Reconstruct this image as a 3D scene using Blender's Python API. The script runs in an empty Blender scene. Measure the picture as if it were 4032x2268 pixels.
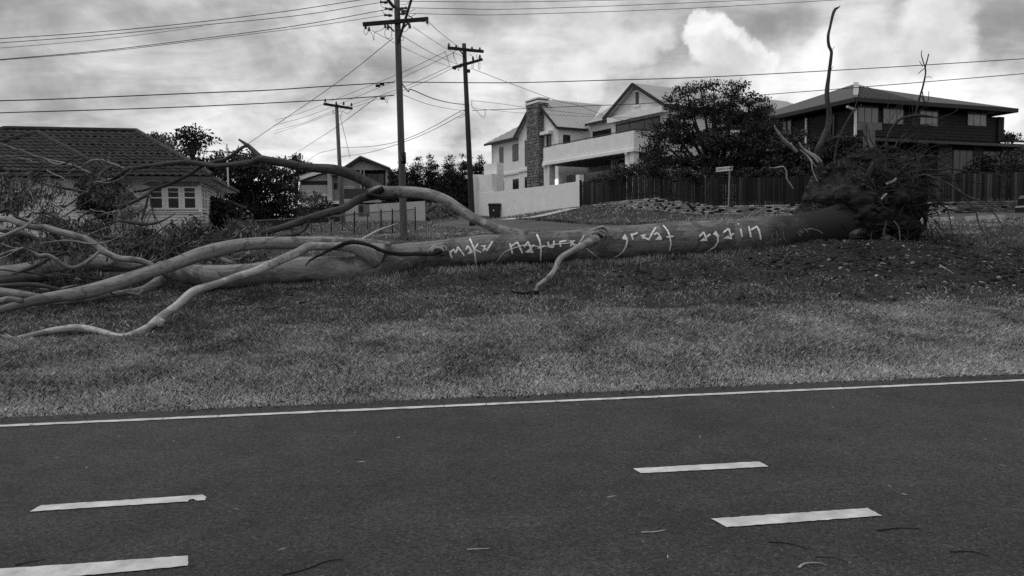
import bpy, math, random
import numpy as np
from mathutils import Vector, Matrix
from mathutils.bvhtree import BVHTree
random.seed(7)
rng = np.random.default_rng(11)
scene = bpy.context.scene
COL = scene.collection

# ------------------------------------------------------------------ camera
IMW, IMH, FPX = 4032.0, 2268.0, 3046.0
EYE = np.array([0.0, 0.0, 1.6])
PITCH, ROLL = math.radians(3.64), math.radians(0.7)
cam_d = bpy.data.cameras.new('camera')
cam = bpy.data.objects.new('camera', cam_d)
COL.objects.link(cam)
cam_d.sensor_width = 36.0
cam_d.lens = 36.0 * FPX / IMW
cam_d.clip_start, cam_d.clip_end = 0.05, 4000.0
FWD = np.array([0.0, math.cos(PITCH), -math.sin(PITCH)])
UP0 = np.array([0.0, math.sin(PITCH), math.cos(PITCH)])
RT0 = np.array([1.0, 0.0, 0.0])
# the picture's content leans a little counter-clockwise: the camera is rolled clockwise
RT = RT0 * math.cos(ROLL) - UP0 * math.sin(ROLL)
UP = UP0 * math.cos(ROLL) + RT0 * math.sin(ROLL)
cam.matrix_world = Matrix(((RT[0], UP[0], -FWD[0], EYE[0]), (RT[1], UP[1], -FWD[1], EYE[1]),
                           (RT[2], UP[2], -FWD[2], EYE[2]), (0, 0, 0, 1)))
scene.camera = cam

def ray(px, py):
    d = FWD + RT * ((px - IMW / 2) / FPX) - UP * ((py - IMH / 2) / FPX)
    return d / np.linalg.norm(d)

def W(px, py, dep):
    """point at ground distance dep (along +Y) seen at a pixel of the photograph"""
    d = ray(px, py)
    return EYE + d * (dep / d[1])

def on_plane(px, py, p0, n):
    d = ray(px, py)
    k = np.dot(np.asarray(p0) - EYE, n) / np.dot(d, n)
    return EYE + d * k

# ------------------------------------------------------------------ world and sun
scene.view_settings.view_transform = 'Standard'
scene.view_settings.look = 'None'
scene.view_settings.exposure = 0.2
scene.view_settings.gamma = 1.0
scene.view_settings.use_curve_mapping = False
SUN_EL, SUN_AZ = math.radians(66), math.radians(-92)   # azimuth from +Y towards +X
world = bpy.data.worlds.new('World')
scene.world = world
world.use_nodes = True
wt = world.node_tree
wt.nodes.clear()

class NT:
    """small helper to write node trees"""
    def __init__(s, tree): s.t = tree
    def n(s, typ, **kw):
        nd = s.t.nodes.new(typ)
        for k, v in kw.items():
            if hasattr(nd, k): setattr(nd, k, v)
        return nd
    def link(s, a, b): s.t.links.new(a, b)
    def math(s, op, a, b=None, clamp=False):
        nd = s.n('ShaderNodeMath', operation=op); nd.use_clamp = clamp
        for i, v in enumerate((a, b)):
            if v is None: continue
            if hasattr(v, 'links'): s.link(v, nd.inputs[i])
            else: nd.inputs[i].default_value = v
        return nd.outputs[0]
    def vmath(s, op, a, b=None):
        nd = s.n('ShaderNodeVectorMath', operation=op)
        for i, v in enumerate((a, b)):
            if v is None: continue
            if hasattr(v, 'links'): s.link(v, nd.inputs[i])
            else: nd.inputs[i].default_value = v
        return nd.outputs['Value'] if op in ('LENGTH', 'DISTANCE', 'DOT_PRODUCT') else nd.outputs[0]
    def noise(s, vec, scale, detail=4.0, rough=0.55, dist=0.0, col=False):
        nd = s.n('ShaderNodeTexNoise')
        nd.inputs['Scale'].default_value = scale; nd.inputs['Detail'].default_value = detail
        nd.inputs['Roughness'].default_value = rough; nd.inputs['Distortion'].default_value = dist
        if vec is not None: s.link(vec, nd.inputs['Vector'])
        return nd.outputs['Color'] if col else nd.outputs[0]
    def maprange(s, v, a, b, c, d, smooth=False):
        nd = s.n('ShaderNodeMapRange')
        if smooth: nd.interpolation_type = 'SMOOTHSTEP'
        s.link(v, nd.inputs[0])
        for i, x in enumerate((a, b, c, d)): nd.inputs[i + 1].default_value = x
        return nd.outputs[0]
    def mix(s, f, a, b):
        nd = s.n('ShaderNodeMix', data_type='FLOAT')
        for i, v in zip((0, 2, 3), (f, a, b)):
            if hasattr(v, 'links'): s.link(v, nd.inputs[i])
            else: nd.inputs[i].default_value = v
        return nd.outputs[0]

w = NT(wt)
geo = w.n('ShaderNodeTexCoord').outputs['Generated']      # view direction
dirn = w.vmath('NORMALIZE', geo)
sep = w.n('ShaderNodeSeparateXYZ'); w.link(dirn, sep.inputs[0])
zc = w.math('ADD', w.math('MAXIMUM', sep.outputs[2], -0.08), 0.22)
flat = w.n('ShaderNodeCombineXYZ')                        # clouds lie on a flat layer overhead
w.link(w.math('DIVIDE', sep.outputs[0], zc), flat.inputs[0])
w.link(w.math('DIVIDE', sep.outputs[1], zc), flat.inputs[1])
n1 = w.noise(flat.outputs[0], 1.0, 3.0, 0.5, 0.3)
n2 = w.noise(flat.outputs[0], 3.0, 9.0, 0.60, 0.9)
sq = w.vmath('MULTIPLY', dirn, (1.0, 1.0, 1.5))
n3 = w.noise(sq, 7.5, 12.0, 0.62, 0.12)
n4 = w.noise(sq, 4.2, 12.0, 0.58, 0.25)
strk = w.n('ShaderNodeMapping'); strk.inputs['Rotation'].default_value = (0, 0, math.radians(24)); strk.inputs['Scale'].default_value = (0.8, 3.6, 1)
w.link(flat.outputs[0], strk.inputs['Vector'])
wisp = w.noise(strk.outputs[0], 1.9, 9.0, 0.60, 0.5)
half = lambda n, k: w.math('MULTIPLY', w.math('SUBTRACT', n, 0.5), k)
v = w.math('ADD', half(n1, .40), half(n2, .60))
v = w.math('ADD', v, half(wisp, .36))
v = w.math('ADD', v, 0.495)
v = w.math('ADD', v, w.math('MULTIPLY', w.math('SUBTRACT', w.maprange(n4, .42, .62, 0.0, 1.0, True), .5), .20))
# paler towards the horizon, as overcast skies are
hor = w.maprange(sep.outputs[2], 0.0, 0.26, 0.12, 0.0, True)
v = w.math('ADD', v, hor)
# individual cloud masses: (photo x, photo y, radius px, brightness, edge)
def warped(scale, amp):
    c = w.noise(dirn, scale, 8.0, 0.62, 0.0, True); s_ = w.vmath('SCALE', w.vmath('SUBTRACT', c, (0.5, 0.5, 0.5))); s_.node.inputs['Scale'].default_value = amp
    return w.vmath('ADD', dirn, s_)
wd_big, wd_small = warped(6.0, 0.13), warped(17.0, 0.060)
CLOUDS = [(230, 130, 480, .56, 1.0), (560, 200, 300, .50, 1.0), (1200, 300, 330, .50, 1.0), (700, 470, 520, .54, 1.0), (1480, 690, 300, 1.0, .9), (1000, 560, 220, .70, .9), (1180, 620, 200, .72, .9), (60, 500, 260, .36, 1.),
          (1740, 560, 130, .42, .8), (1960, 620, 140, .88, .8), (1440, 560, 150, .42, .7), (1700, 380, 120, .55, .7), (1850, 280, 90, .60, .7),
          (2240, 275, 75, .66, .6), (2330, 245, 75, .72, .6), (2430, 198, 75, .74, .6), (2530, 168, 70, .72, .6), (2620, 143, 60, .70, .6), (2290, 335, 85, .78, .5), (2130, 350, 80, .72, .5), (2360, 90, 80, .62, .6),
          (2660, 60, 190, .40, .8), (2600, 330, 160, .46, .8), (3100, 120, 150, .44, .8),
          (2792, 100, 64, .84, .3), (2846, 128, 60, .82, .3), (2896, 160, 62, .82, .3), (2944, 205, 62, .80, .3), (2988, 250, 60, .78, .35), (2762, 155, 58, .78, .3), (2772, 205, 46, .68, .4),
          (2822, 195, 70, .56, .4), (2868, 240, 84, .52, .4), (2925, 290, 90, .52, .45), (2820, 260, 60, .50, .5),
          (3330, 110, 130, .80, .5), (3250, 220, 90, .74, .5), (3560, 130, 150, .44, .6), (3420, 225, 110, .44, .6), (3700, 60, 110, .68, .5), (3900, 90, 210, .38, .7), (3960, 260, 170, .40, .6),
          (3560, 320, 190, .90, .7), (3820, 360, 130, .95, .6), (3760, 200, 80, .76, .5), (3660, 190, 110, .46, .5), (3990, 520, 110, .62, .6), (3920, 470, 80, .86, .5), (3140, 320, 150, .86, .8), (3020, 330, 60, .8, .6)]
for (cx, cy, r, val, edge) in CLOUDS:
    c = ray(cx, cy); rr = r / FPX
    dist = w.vmath('DISTANCE', wd_big if r > 125 else wd_small, tuple(c))
    f = w.maprange(dist, rr * (1.0 + 0.45 * edge), rr * (1.0 - 0.8 * edge), 0.0, 0.66, True)
    v = w.mix(f, v, val) if r <= 125 else w.math('ADD', v, w.math('MULTIPLY', f, (val - .55) * .85))
v = w.math('ADD', v, half(n3, .75))
v = w.maprange(v, 0.09, 1.02, 0.26, 1.0, True)
sky = w.n('ShaderNodeTexSky', sky_type='NISHITA')
sky.sun_disc = False
sky.sun_elevation = SUN_EL
sky.sun_rotation = SUN_AZ
bw = w.n('ShaderNodeRGBToBW'); w.link(sky.outputs[0], bw.inputs[0])
v10 = w.math('MULTIPLY', v, 10.0)
tot = w.mix(0.93, bw.outputs[0], v10)                      # thin cloud over the clear sky, no colour in this photograph
bgn = w.n('ShaderNodeBackground'); w.link(tot, bgn.inputs[0]); bgn.inputs[1].default_value = 0.10
wo = w.n('ShaderNodeOutputWorld'); w.link(bgn.outputs[0], wo.inputs[0])
try:
    world.cycles.sampling_method = 'MANUAL'; world.cycles.sample_map_resolution = 512
except Exception: pass

sun_d = bpy.data.lights.new('sun', 'SUN')
sun_d.energy = 1.25
sun_d.angle = math.radians(34)
sun = bpy.data.objects.new('sun', sun_d); COL.objects.link(sun)
sdir = np.array([math.cos(SUN_EL) * math.sin(SUN_AZ), math.cos(SUN_EL) * math.cos(SUN_AZ), math.sin(SUN_EL)])
sun.rotation_euler = Vector(sdir).to_track_quat('Z', 'Y').to_euler()
scene.cycles.use_denoising = False
scene.cycles.max_bounces = 6
scene.cycles.diffuse_bounces = 3
scene.cycles.transparent_max_bounces = 8
scene.cycles.sample_clamp_indirect = 4.0

# ------------------------------------------------------------------ materials
MATS = {}
def mat(name, lo, hi=None, scale=3.0, rough=0.9, bump=0.0, bscale=None, detail=5.0, space='Object', spec=0.25, rand=0.0, stretch=None, metal=0.0):
    if name in MATS: return MATS[name]
    hi = lo if hi is None else hi
    m = bpy.data.materials.new(name); m.use_nodes = True
    t = NT(m.node_tree); b = m.node_tree.nodes['Principled BSDF']
    b.inputs['Roughness'].default_value = rough; b.inputs['Metallic'].default_value = metal
    b.inputs['Specular IOR Level'].default_value = spec
    if space == 'World': vec = t.n('ShaderNodeNewGeometry').outputs['Position']
    elif space == 'UV': vec = t.n('ShaderNodeTexCoord').outputs['UV']
    else: vec = t.n('ShaderNodeTexCoord').outputs['Object']
    if stretch:
        mp = t.n('ShaderNodeMapping'); mp.inputs['Scale'].default_value = stretch
        t.link(vec, mp.inputs['Vector']); vec = mp.outputs[0]
    n1 = t.noise(vec, scale, detail, 0.6, 0.2)
    val = t.maprange(n1, 0.3, 0.7, lo, hi)
    if rand:
        r = t.n('ShaderNodeObjectInfo').outputs['Random']
        val = t.math('MULTIPLY', val, t.maprange(r, 0, 1, 1 - rand, 1 + rand))
    t.link(val, b.inputs['Base Color'])
    if bump:
        bn = t.n('ShaderNodeBump'); bn.inputs['Strength'].default_value = bump; bn.inputs['Distance'].default_value = 0.02
        t.link(t.noise(vec, bscale or scale * 4, 6.0, 0.65), bn.inputs['Height'])
        t.link(bn.outputs[0], b.inputs['Normal'])
    MATS[name] = m
    return m

def glass_mat(name, base, rough=0.05, spec=0.5):
    if name in MATS: return MATS[name]
    m = mat(name, base, base * 1.3, 2.0, rough, spec=spec)
    return m

def emit_mat(name, val):
    m = bpy.data.materials.new(name); m.use_nodes = True
    b = m.node_tree.nodes['Principled BSDF']
    b.inputs['Base Color'].default_value = (.8, .8, .8, 1)
    b.inputs['Emission Color'].default_value = (1, 1, 1, 1); b.inputs['Emission Strength'].default_value = val
    return m

def bark_mat(name, lo, hi, patch_lo=None, patch_amt=0.5, bump=0.5, streak=1.0, soil=None):
    """bark: UV.x runs along the limb in metres, UV.y round it"""
    m = bpy.data.materials.new(name); m.use_nodes = True
    t = NT(m.node_tree); b = m.node_tree.nodes['Principled BSDF']
    b.inputs['Roughness'].default_value = 0.85; b.inputs['Specular IOR Level'].default_value = 0.2
    uv = t.n('ShaderNodeTexCoord').outputs['UV']; ob = t.n('ShaderNodeTexCoord').outputs['Object']
    mp = t.n('ShaderNodeMapping'); mp.inputs['Scale'].default_value = (1.2, 9.0, 1.0); t.link(uv, mp.inputs['Vector'])
    s1 = t.noise(mp.outputs[0], 1.6, 8.0, 0.65, 0.6)
    s2 = t.noise(mp.outputs[0], 9.0, 5.0, 0.7, 0.3)
    bl = t.noise(ob, 1.5, 5.0, 0.6, 0.8)
    val = t.maprange(s1, 0.32, 0.68, lo, hi)
    sm = t.maprange(s2, 0.42, 0.68, 1.08, 1.0 - 0.58 * streak)
    val = t.math('MULTIPLY', val, sm)
    pt = t.maprange(bl, 0.50, 0.56, 1.0, 1.0 - patch_amt, True)
    val = t.math('MULTIPLY', val, pt)
    # dark scars and knots
    vo = t.n('ShaderNodeTexVoronoi'); vo.inputs['Scale'].default_value = 2.6
    mp2 = t.n('ShaderNodeMapping'); mp2.inputs['Scale'].default_value = (1.0, 2.2, 1.0); t.link(uv, mp2.inputs['Vector']); t.link(mp2.outputs[0], vo.inputs['Vector'])
    kn = t.maprange(t.math('ADD', vo.outputs['Distance'], t.math('MULTIPLY', t.math('SUBTRACT', s2, .5), .12)), 0.05, 0.11, 0.35, 1.0, True)
    val = t.math('MULTIPLY', val, kn)
    if soil:                                                # earth still stuck to the root end
        su = t.n('ShaderNodeSeparateXYZ'); t.link(uv, su.inputs[0])
        x = t.math('ADD', su.outputs[0], t.math('MULTIPLY', t.math('SUBTRACT', t.noise(ob, 2.2, 6.0, .65), .5), 3.2))
        f = t.maprange(x, soil[0] - .3, soil[0] + soil[1], 0.0, 1.0, True); val = t.mix(f, val, t.maprange(s2, .3, .7, .010, .032))
    t.link(val, b.inputs['Base Color'])
    bn = t.n('ShaderNodeBump'); bn.inputs['Strength'].default_value = bump; bn.inputs['Distance'].default_value = 0.03
    h = t.math('ADD', t.math('MULTIPLY', s1, .7), t.math('MULTIPLY', s2, .5))
    t.link(t.math('ADD', h, t.math('MULTIPLY', kn, .3)), bn.inputs['Height']); t.link(bn.outputs[0], b.inputs['Normal'])
    MATS[name] = m
    return m

def tone_mat(name, stops, rough=0.8, big=0.0, spec=0.15, trans=0.0):
    """foliage/grass whose per-blade tone is stored in the mesh (attribute 'tone')"""
    m = bpy.data.materials.new(name); m.use_nodes = True
    t = NT(m.node_tree); b = m.node_tree.nodes['Principled BSDF']
    b.inputs['Roughness'].default_value = rough; b.inputs['Specular IOR Level'].default_value = spec
    a = t.n('ShaderNodeAttribute'); a.attribute_name = 'tone'
    val = a.outputs['Fac']
    if big:
        pos = t.n('ShaderNodeNewGeometry').outputs['Position']
        val = t.math('ADD', val, t.math('MULTIPLY', t.math('SUBTRACT', t.noise(pos, 0.9, 4.0, 0.6), 0.5), big))
    cr = t.n('ShaderNodeValToRGB'); e = cr.color_ramp.elements
    e[0].position = 0.0; e[0].color = (stops[0],) * 3 + (1,); e[1].position = 1.0; e[1].color = (stops[-1],) * 3 + (1,)
    for i, s in enumerate(stops[1:-1]):
        x = e.new((i + 1) / (len(stops) - 1)); x.color = (s, s, s, 1)
    t.link(val, cr.inputs[0]); t.link(cr.outputs[0], b.inputs['Base Color'])
    MATS[name] = m
    return m

# ------------------------------------------------------------------ mesh helpers
class MB:
    def __init__(s): s.v, s.f, s.uv = [], [], None
    def add(s, vs, fs):
        o = len(s.v); s.v.extend([tuple(map(float, x)) for x in vs]); s.f.extend([tuple(i + o for i in f) for f in fs]); return s
    def quad(s, a, b, c, d): return s.add([a, b, c, d], [(0, 1, 2, 3)])
    def poly(s, pts): return s.add(pts, [tuple(range(len(pts)))])
    def hexa(s, p):            # 8 points: bottom 4, top 4
        return s.add(p, [(0, 3, 2, 1), (4, 5, 6, 7), (0, 1, 5, 4), (1, 2, 6, 5), (2, 3, 7, 6), (3, 0, 4, 7)])
    def box(s, lo, hi):
        (a, b, c), (d, e, f) = lo, hi
        return s.hexa([(a, b, c), (d, b, c), (d, e, c), (a, e, c), (a, b, f), (d, b, f), (d, e, f), (a, e, f)])
    def prism(s, poly, ext):   # polygon (3-D) extruded along a vector
        n = len(poly); p = [np.asarray(x, float) for x in poly]; q = [x + np.asarray(ext, float) for x in p]
        return s.add(p + q, [tuple(range(n))[::-1], tuple(range(n, 2 * n))] + [(i, (i + 1) % n, n + (i + 1) % n, n + i) for i in range(n)])
    def bar(s, a, b, r, r2=None, sides=6):
        return s.tube([a, b], [r, r if r2 is None else r2], sides)
    def beam(s, a, b, wd, ht):  # rectangular bar with its long side upright
        a, b = np.asarray(a, float), np.asarray(b, float); d = b - a; d /= np.linalg.norm(d)
        up = np.array([0, 0, 1.0])
        if abs(d[2]) > .95: up = np.array([0, 1.0, 0])
        sd = np.cross(d, up); sd /= np.linalg.norm(sd); up = np.cross(sd, d)
        c = lambda p, i, j: p + sd * wd / 2 * i + up * ht / 2 * j
        return s.hexa([c(a, -1, -1), c(a, 1, -1), c(b, 1, -1), c(b, -1, -1), c(a, -1, 1), c(a, 1, 1), c(b, 1, 1), c(b, -1, 1)])
    def tube(s, pts, rad, sides=8, lump=0.0, seed=0, uv=False, caps=True, flat_=1.0):
        P = np.asarray(pts, float); n = len(P); R = np.asarray(rad, float)
        T = np.gradient(P, axis=0) if n > 2 else np.repeat((P[1:] - P[:1]), n, 0)
        T /= np.linalg.norm(T, axis=1)[:, None] + 1e-12
        up = np.array([0, 0, 1.0]) if abs(T[0][2]) < .9 else np.array([1.0, 0, 0])
        N = up - T[0] * np.dot(up, T[0]); N /= np.linalg.norm(N)
        vs, uvs = [], []; L = 0.0
        ang = np.linspace(0, 2 * math.pi, sides, endpoint=False)
        for i in range(n):
            if i: L += np.linalg.norm(P[i] - P[i - 1])
            N = N - T[i] * np.dot(N, T[i]); N /= np.linalg.norm(N); B = np.cross(T[i], N)
            k = np.ones(sides)
            if lump:
                k += lump * (np.sin(ang * 2 + L * 2.1 / max(R[i], .05) * .12 + seed) * .6 + np.sin(ang * 3 - L * 1.3 + seed * 2.3) * .5 + np.sin(ang + L * 2.7 + seed * 1.7) * .7)
            vs += [P[i] + R[i] * k[j] * (N * math.cos(ang[j]) + B * math.sin(ang[j])) for j in range(sides)]
            uvs += [(L + seed, ang[j] * max(R[i], .02)) for j in range(sides)]
        fs = [(i * sides + j, i * sides + (j + 1) % sides, (i + 1) * sides + (j + 1) % sides, (i + 1) * sides + j) for i in range(n - 1) for j in range(sides)]
        if caps: fs += [tuple(range(sides))[::-1], tuple((n - 1) * sides + j for j in range(sides))]
        if uv:
            if s.uv is None: s.uv = [(0, 0)] * len(s.v)
            s.uv += uvs
        return s.add(vs, fs)
    def ico(s, c, r, sub=2, amp=0.25, seed=0, freq=2.2):
        import bmesh
        bm = bmesh.new(); bmesh.ops.create_icosphere(bm, subdivisions=sub, radius=1.0)
        vs = np.array([v.co[:] for v in bm.verts]); fs = [tuple(v.index for v in f.verts) for f in bm.faces]; bm.free()
        k = 1 + amp * vnoise(vs * freq + seed) + amp * .55 * vnoise(vs * freq * 2.7 + seed + 9) + amp * .35 * vnoise(vs * freq * 6 + seed + 3)
        return s.add(vs * k[:, None] * np.asarray(r) + np.asarray(c), fs)
    def build(s, name, m, parent=None, smooth=False):
        me = bpy.data.meshes.new(name); me.from_pydata(s.v, [], s.f)
        if s.uv is not None and len(s.uv) == len(s.v):
            ul = me.uv_layers.new(name='UVMap'); li = np.empty(len(me.loops), np.int32); me.loops.foreach_get('vertex_index', li)
            ul.data.foreach_set('uv', np.asarray(s.uv, np.float32)[li].ravel())
        if smooth: me.polygons.foreach_set('use_smooth', [True] * len(me.polygons))
        me.update()
        return link(name, me, m, parent)

def link(name, me, m, parent=None):
    if m is not None and not me.materials: me.materials.append(m)
    o = bpy.data.objects.new(name, me); COL.objects.link(o)
    if parent is not None: adopt(o, parent)
    return o

def wloc(o):
    p = Vector((0, 0, 0))
    while o is not None: p = p + o.location; o = o.parent
    return p

def adopt(o, parent):
    base = wloc(parent)
    o.parent = parent
    o.location = o.location - base

def vnoise(p):
    """cheap smooth value noise in -1..1 for an (n,3) array"""
    p = np.asarray(p, float)
    return (np.sin(p[:, 0] * 1.7 + 1.3 * np.sin(p[:, 1] * 1.1 + .4)) * np.cos(p[:, 1] * 1.9 + 1.1 * np.sin(p[:, 2] * 1.3)) + np.sin(p[:, 2] * 2.1 + np.sin(p[:, 0] * .9 + 2))) * .5

def tag(o, label, cat, group=None):
    o['label'] = label; o['category'] = cat
    if group: o['group'] = group
    return o
def thing(name, label, cat, loc, group=None):
    o = bpy.data.objects.new(name, None); COL.objects.link(o); o.location = tuple(map(float, loc)); o.empty_display_size = .2
    return tag(o, label, cat, group)
def struct(o): o['kind'] = 'structure'; return o
def stuff(o): o['kind'] = 'stuff'; return o

def smooth_path(pts, sub=5):
    """Catmull-Rom through rows of any width"""
    P = np.asarray(pts, float)
    if len(P) < 3: return P
    Q = np.vstack([2 * P[0] - P[1], P, 2 * P[-1] - P[-2]]); out = []
    for i in range(1, len(Q) - 2):
        p0, p1, p2, p3 = Q[i - 1], Q[i], Q[i + 1], Q[i + 2]
        for k in range(sub):
            t = k / sub
            out.append(.5 * (2 * p1 + (p2 - p0) * t + (2 * p0 - 5 * p1 + 4 * p2 - p3) * t * t + (3 * p1 - p0 - 3 * p2 + p3) * t ** 3))
    out.append(P[-1])
    return np.array(out)

def fast_mesh(name, V, F, m, tone=None, parent=None):
    """triangles from numpy arrays"""
    V = np.asarray(V, np.float32); F = np.asarray(F, np.int32)
    me = bpy.data.meshes.new(name); k = F.shape[1]
    me.vertices.add(len(V)); me.vertices.foreach_set('co', V.ravel())
    me.loops.add(F.size); me.loops.foreach_set('vertex_index', F.ravel())
    me.polygons.add(len(F)); me.polygons.foreach_set('loop_start', np.arange(0, F.size, k, dtype=np.int32))
    try: me.polygons.foreach_set('loop_total', np.full(len(F), k, np.int32))
    except Exception: pass
    if tone is not None:
        a = me.attributes.new('tone', 'FLOAT', 'POINT'); a.data.foreach_set('value', np.asarray(tone, np.float32))
    me.update(calc_edges=True); me.validate()
    return link(name, me, m, parent)

def leaves(C, L, Wd, D, rngl):
    """pointed leaves: centres C, length L, width Wd, axis D -> kite quads"""
    n = len(C); R = rngl.normal(size=(n, 3)); S = np.cross(D, R); S /= np.linalg.norm(S, axis=1)[:, None] + 1e-9
    L = np.asarray(L).reshape(-1, 1); Wd = np.asarray(Wd).reshape(-1, 1)
    V = np.stack([C, C + D * L * .45 + S * Wd * .5, C + D * L, C + D * L * .45 - S * Wd * .5], 1).reshape(-1, 3)
    F = np.arange(4 * n).reshape(n, 4)
    return V, F
# ------------------------------------------------------------------ the lie of the land
RD = math.radians(8.7)
RDIR = np.array([math.cos(RD), math.sin(RD)]); RNRM = np.array([-math.sin(RD), math.cos(RD)])   # along / across the road
U_EDGE = 7.72                                               # the bitumen stops here, the verge begins
CTRL = [  # photo x, y and distance of points on the ground
    (600, 1152, 16.7), (560, 1195, 14.3), (757, 1138, 16.9), (1000, 1134, 16.9), (1250, 1108, 17.1), (1500, 1086, 17.3), (1800, 1060, 17.6), (2190, 1030, 18.0), (2700, 1004, 18.5), (3050, 990, 18.9), (200, 1150, 16.2), (0, 1160, 15.8), (3560, 960, 18.5), (4000, 1010, 17.5),
    (2070, 1158, 14.2), (60, 1345, 11.0), (3500, 1060, 15.6), (4000, 1120, 15.0), (3330, 935, 17.7), (3440, 948, 17.4), (3240, 962, 17.6), (3560, 955, 17.6), (3350, 1040, 16.2), (3150, 1030, 16.6), (3700, 1000, 17.2), (700, 1260, 12.6),
    (1590, 944, 26.0), (900, 935, 31), (1400, 931, 38), (200, 935, 31.0), (700, 928, 33.0), (1100, 915, 45), (1345, 880, 55), (1640, 898, 46), (1850, 900, 40),
    (1935, 856, 59), (2040, 864, 55), (1880, 849, 61), (2282, 814, 49), (2400, 884, 38), (2560, 832, 42), (2809, 846, 38), (3100, 846, 37.8), (3500, 843, 37), (4005, 836, 36.2),
    (2870, 866, 32), (3740, 868, 30), (3950, 863, 29), (3950, 902, 22), (4030, 930, 20), (2500, 905, 28)]
cp = np.array([W(*c) for c in CTRL])
ex = [(-40, 20, 1.0), (-40, 34, 2.0), (-30, 60, 2.6), (0, 75, 4.2), (30, 75, 5.0), (60, 45, 4.4), (60, 20, 1.9), (-70, 100, 4), (0, 120, 5.5), (80, 110, 6), (-80, 10, .5), (80, 22, 1.9),
      (25, 50, 3.8), (16, 55, 4.0), (-14, 45, 2.1), (-12, 70, 3.2)]
for k in range(-8, 9):
    q = RDIR * k * 6 + RNRM * 8.0; ex.append((q[0], q[1], 0.06))
cp = np.vstack([cp, np.array(ex, float)])
def _phi(r): return np.sqrt(r * r + 9.0)
_n = len(cp); _A = np.zeros((_n + 3, _n + 3)); _d = np.linalg.norm(cp[:, None, :2] - cp[None, :, :2], axis=2)
_A[:_n, :_n] = _phi(_d) - np.eye(_n) * 0.25
_A[:_n, _n] = 1; _A[:_n, _n + 1:] = cp[:, :2]; _A[_n, :_n] = 1; _A[_n + 1:, :_n] = cp[:, :2].T
_s = np.linalg.solve(_A, np.concatenate([cp[:, 2], [0, 0, 0]]))
def sstep(a, b, x):
    t = np.clip((x - a) / (b - a), 0, 1); return t * t * (3 - 2 * t)
def ground(X, Y):
    X = np.asarray(X, float); Y = np.asarray(Y, float); sh = X.shape; X = X.ravel(); Y = Y.ravel()
    r = np.hypot(X, Y); k = np.minimum(1, 110.0 / np.maximum(r, 1e-6))      # level off far away
    Xc, Yc = X * k, Y * k
    out = np.empty(len(X))
    for i in range(0, len(X), 20000):
        d = np.hypot(Xc[i:i + 20000, None] - cp[None, :, 0], Yc[i:i + 20000, None] - cp[None, :, 1])
        out[i:i + 20000] = _phi(d) @ _s[:_n] + _s[_n] + Xc[i:i + 20000] * _s[_n + 1] + Yc[i:i + 20000] * _s[_n + 2]
    u = X * RNRM[0] + Y * RNRM[1]
    f = sstep(U_EDGE - .1, U_EDGE + 1.6, u)
    out = np.maximum(out, 0.0) * f + (1 - f) * (0.03 * sstep(U_EDGE - .12, U_EDGE + .1, u) - 0.03)
    hump = 0.035 * np.sin(X * 1.3 + np.sin(Y * .9)) * np.sin(Y * 1.7 + .5) + .02 * np.sin(X * 3.1 + Y * 2.3)
    out = out + hump * sstep(U_EDGE + .4, U_EDGE + 3, u) * (u < 30)
    return out.reshape(sh)
def gz(x, y): return float(ground(np.array([x]), np.array([y]))[0])
def on_ground(px, py, dmin=3.0, dmax=140.0):
    """where the ray through a pixel of the photograph meets the ground"""
    d = ray(px, py); y = np.linspace(dmin, dmax, 1400); P = EYE + d[None, :] * (y / d[1])[:, None]
    h = P[:, 2] - ground(P[:, 0], P[:, 1]); i = np.argmax(h < 0)
    if h[i] >= 0: i = len(y) - 1
    return np.array([P[i, 0], P[i, 1], ground(P[i:i + 1, 0], P[i:i + 1, 1])[0]])

def fbm2(X, Y, s, seed=0): return .6 * vnoise(np.stack([X * s + seed, Y * s - seed, X * 0 + seed], 1)) + .4 * vnoise(np.stack([X * s * 2.7 + seed, Y * s * 2.7, X * 0 - seed], 1))
def dirt_mask(X, Y):
    """1 where the verge is torn up and stony, round the root plate"""
    c = W(3500, 1040, 16.6); a = np.exp(-(((X - c[0]) / 4.0) ** 2 + ((Y - c[1]) / 2.2) ** 2)); c = W(2900, 1080, 15.4); b = np.exp(-(((X - c[0]) / 3.6) ** 2 + ((Y - c[1]) / 1.2) ** 2)) * .62
    c = W(3950, 1090, 15.3); e = np.exp(-(((X - c[0]) / 2.6) ** 2 + ((Y - c[1]) / 1.6) ** 2)) * .9
    return np.clip(np.maximum(np.maximum(a, b), e) * 1.2 + .45 * fbm2(X, Y, 1.6, 3) * (a + b + e > .10), 0, 1)
M_SOIL = mat('soil', 0.018, 0.06, 1.2, 0.95, 0.6, 9.0, 8.0, 'World')
uu = np.concatenate([[-400, -150, -60, -20, -10, 2, 6, 7.3], np.arange(7.56, 9.5, .12), np.arange(9.5, 20, .3), np.arange(20, 64, .8), np.linspace(65, 130, 16), [160, 220, 320, 480, 700, 1100]])
ww = np.concatenate([[-1100, -600, -350, -200, -120, -80], np.arange(-55, -16, 1.2), np.arange(-16, 18, .35), np.arange(18, 60, 1.2), [70, 90, 130, 200, 350, 600, 1100]])
UU, WW = np.meshgrid(uu, ww, indexing='ij')
GX = UU * RNRM[0] + WW * RDIR[0]; GY = UU * RNRM[1] + WW * RDIR[1]; GZ = ground(GX, GY)
nu, nw = UU.shape
idx = np.arange(nu * nw).reshape(nu, nw)
F = np.stack([idx[:-1, :-1].ravel(), idx[:-1, 1:].ravel(), idx[1:, 1:].ravel(), idx[1:, :-1].ravel()], 1)[:, ::-1]
M_GROUND = bpy.data.materials.new('earth'); M_GROUND.use_nodes = True
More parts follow.
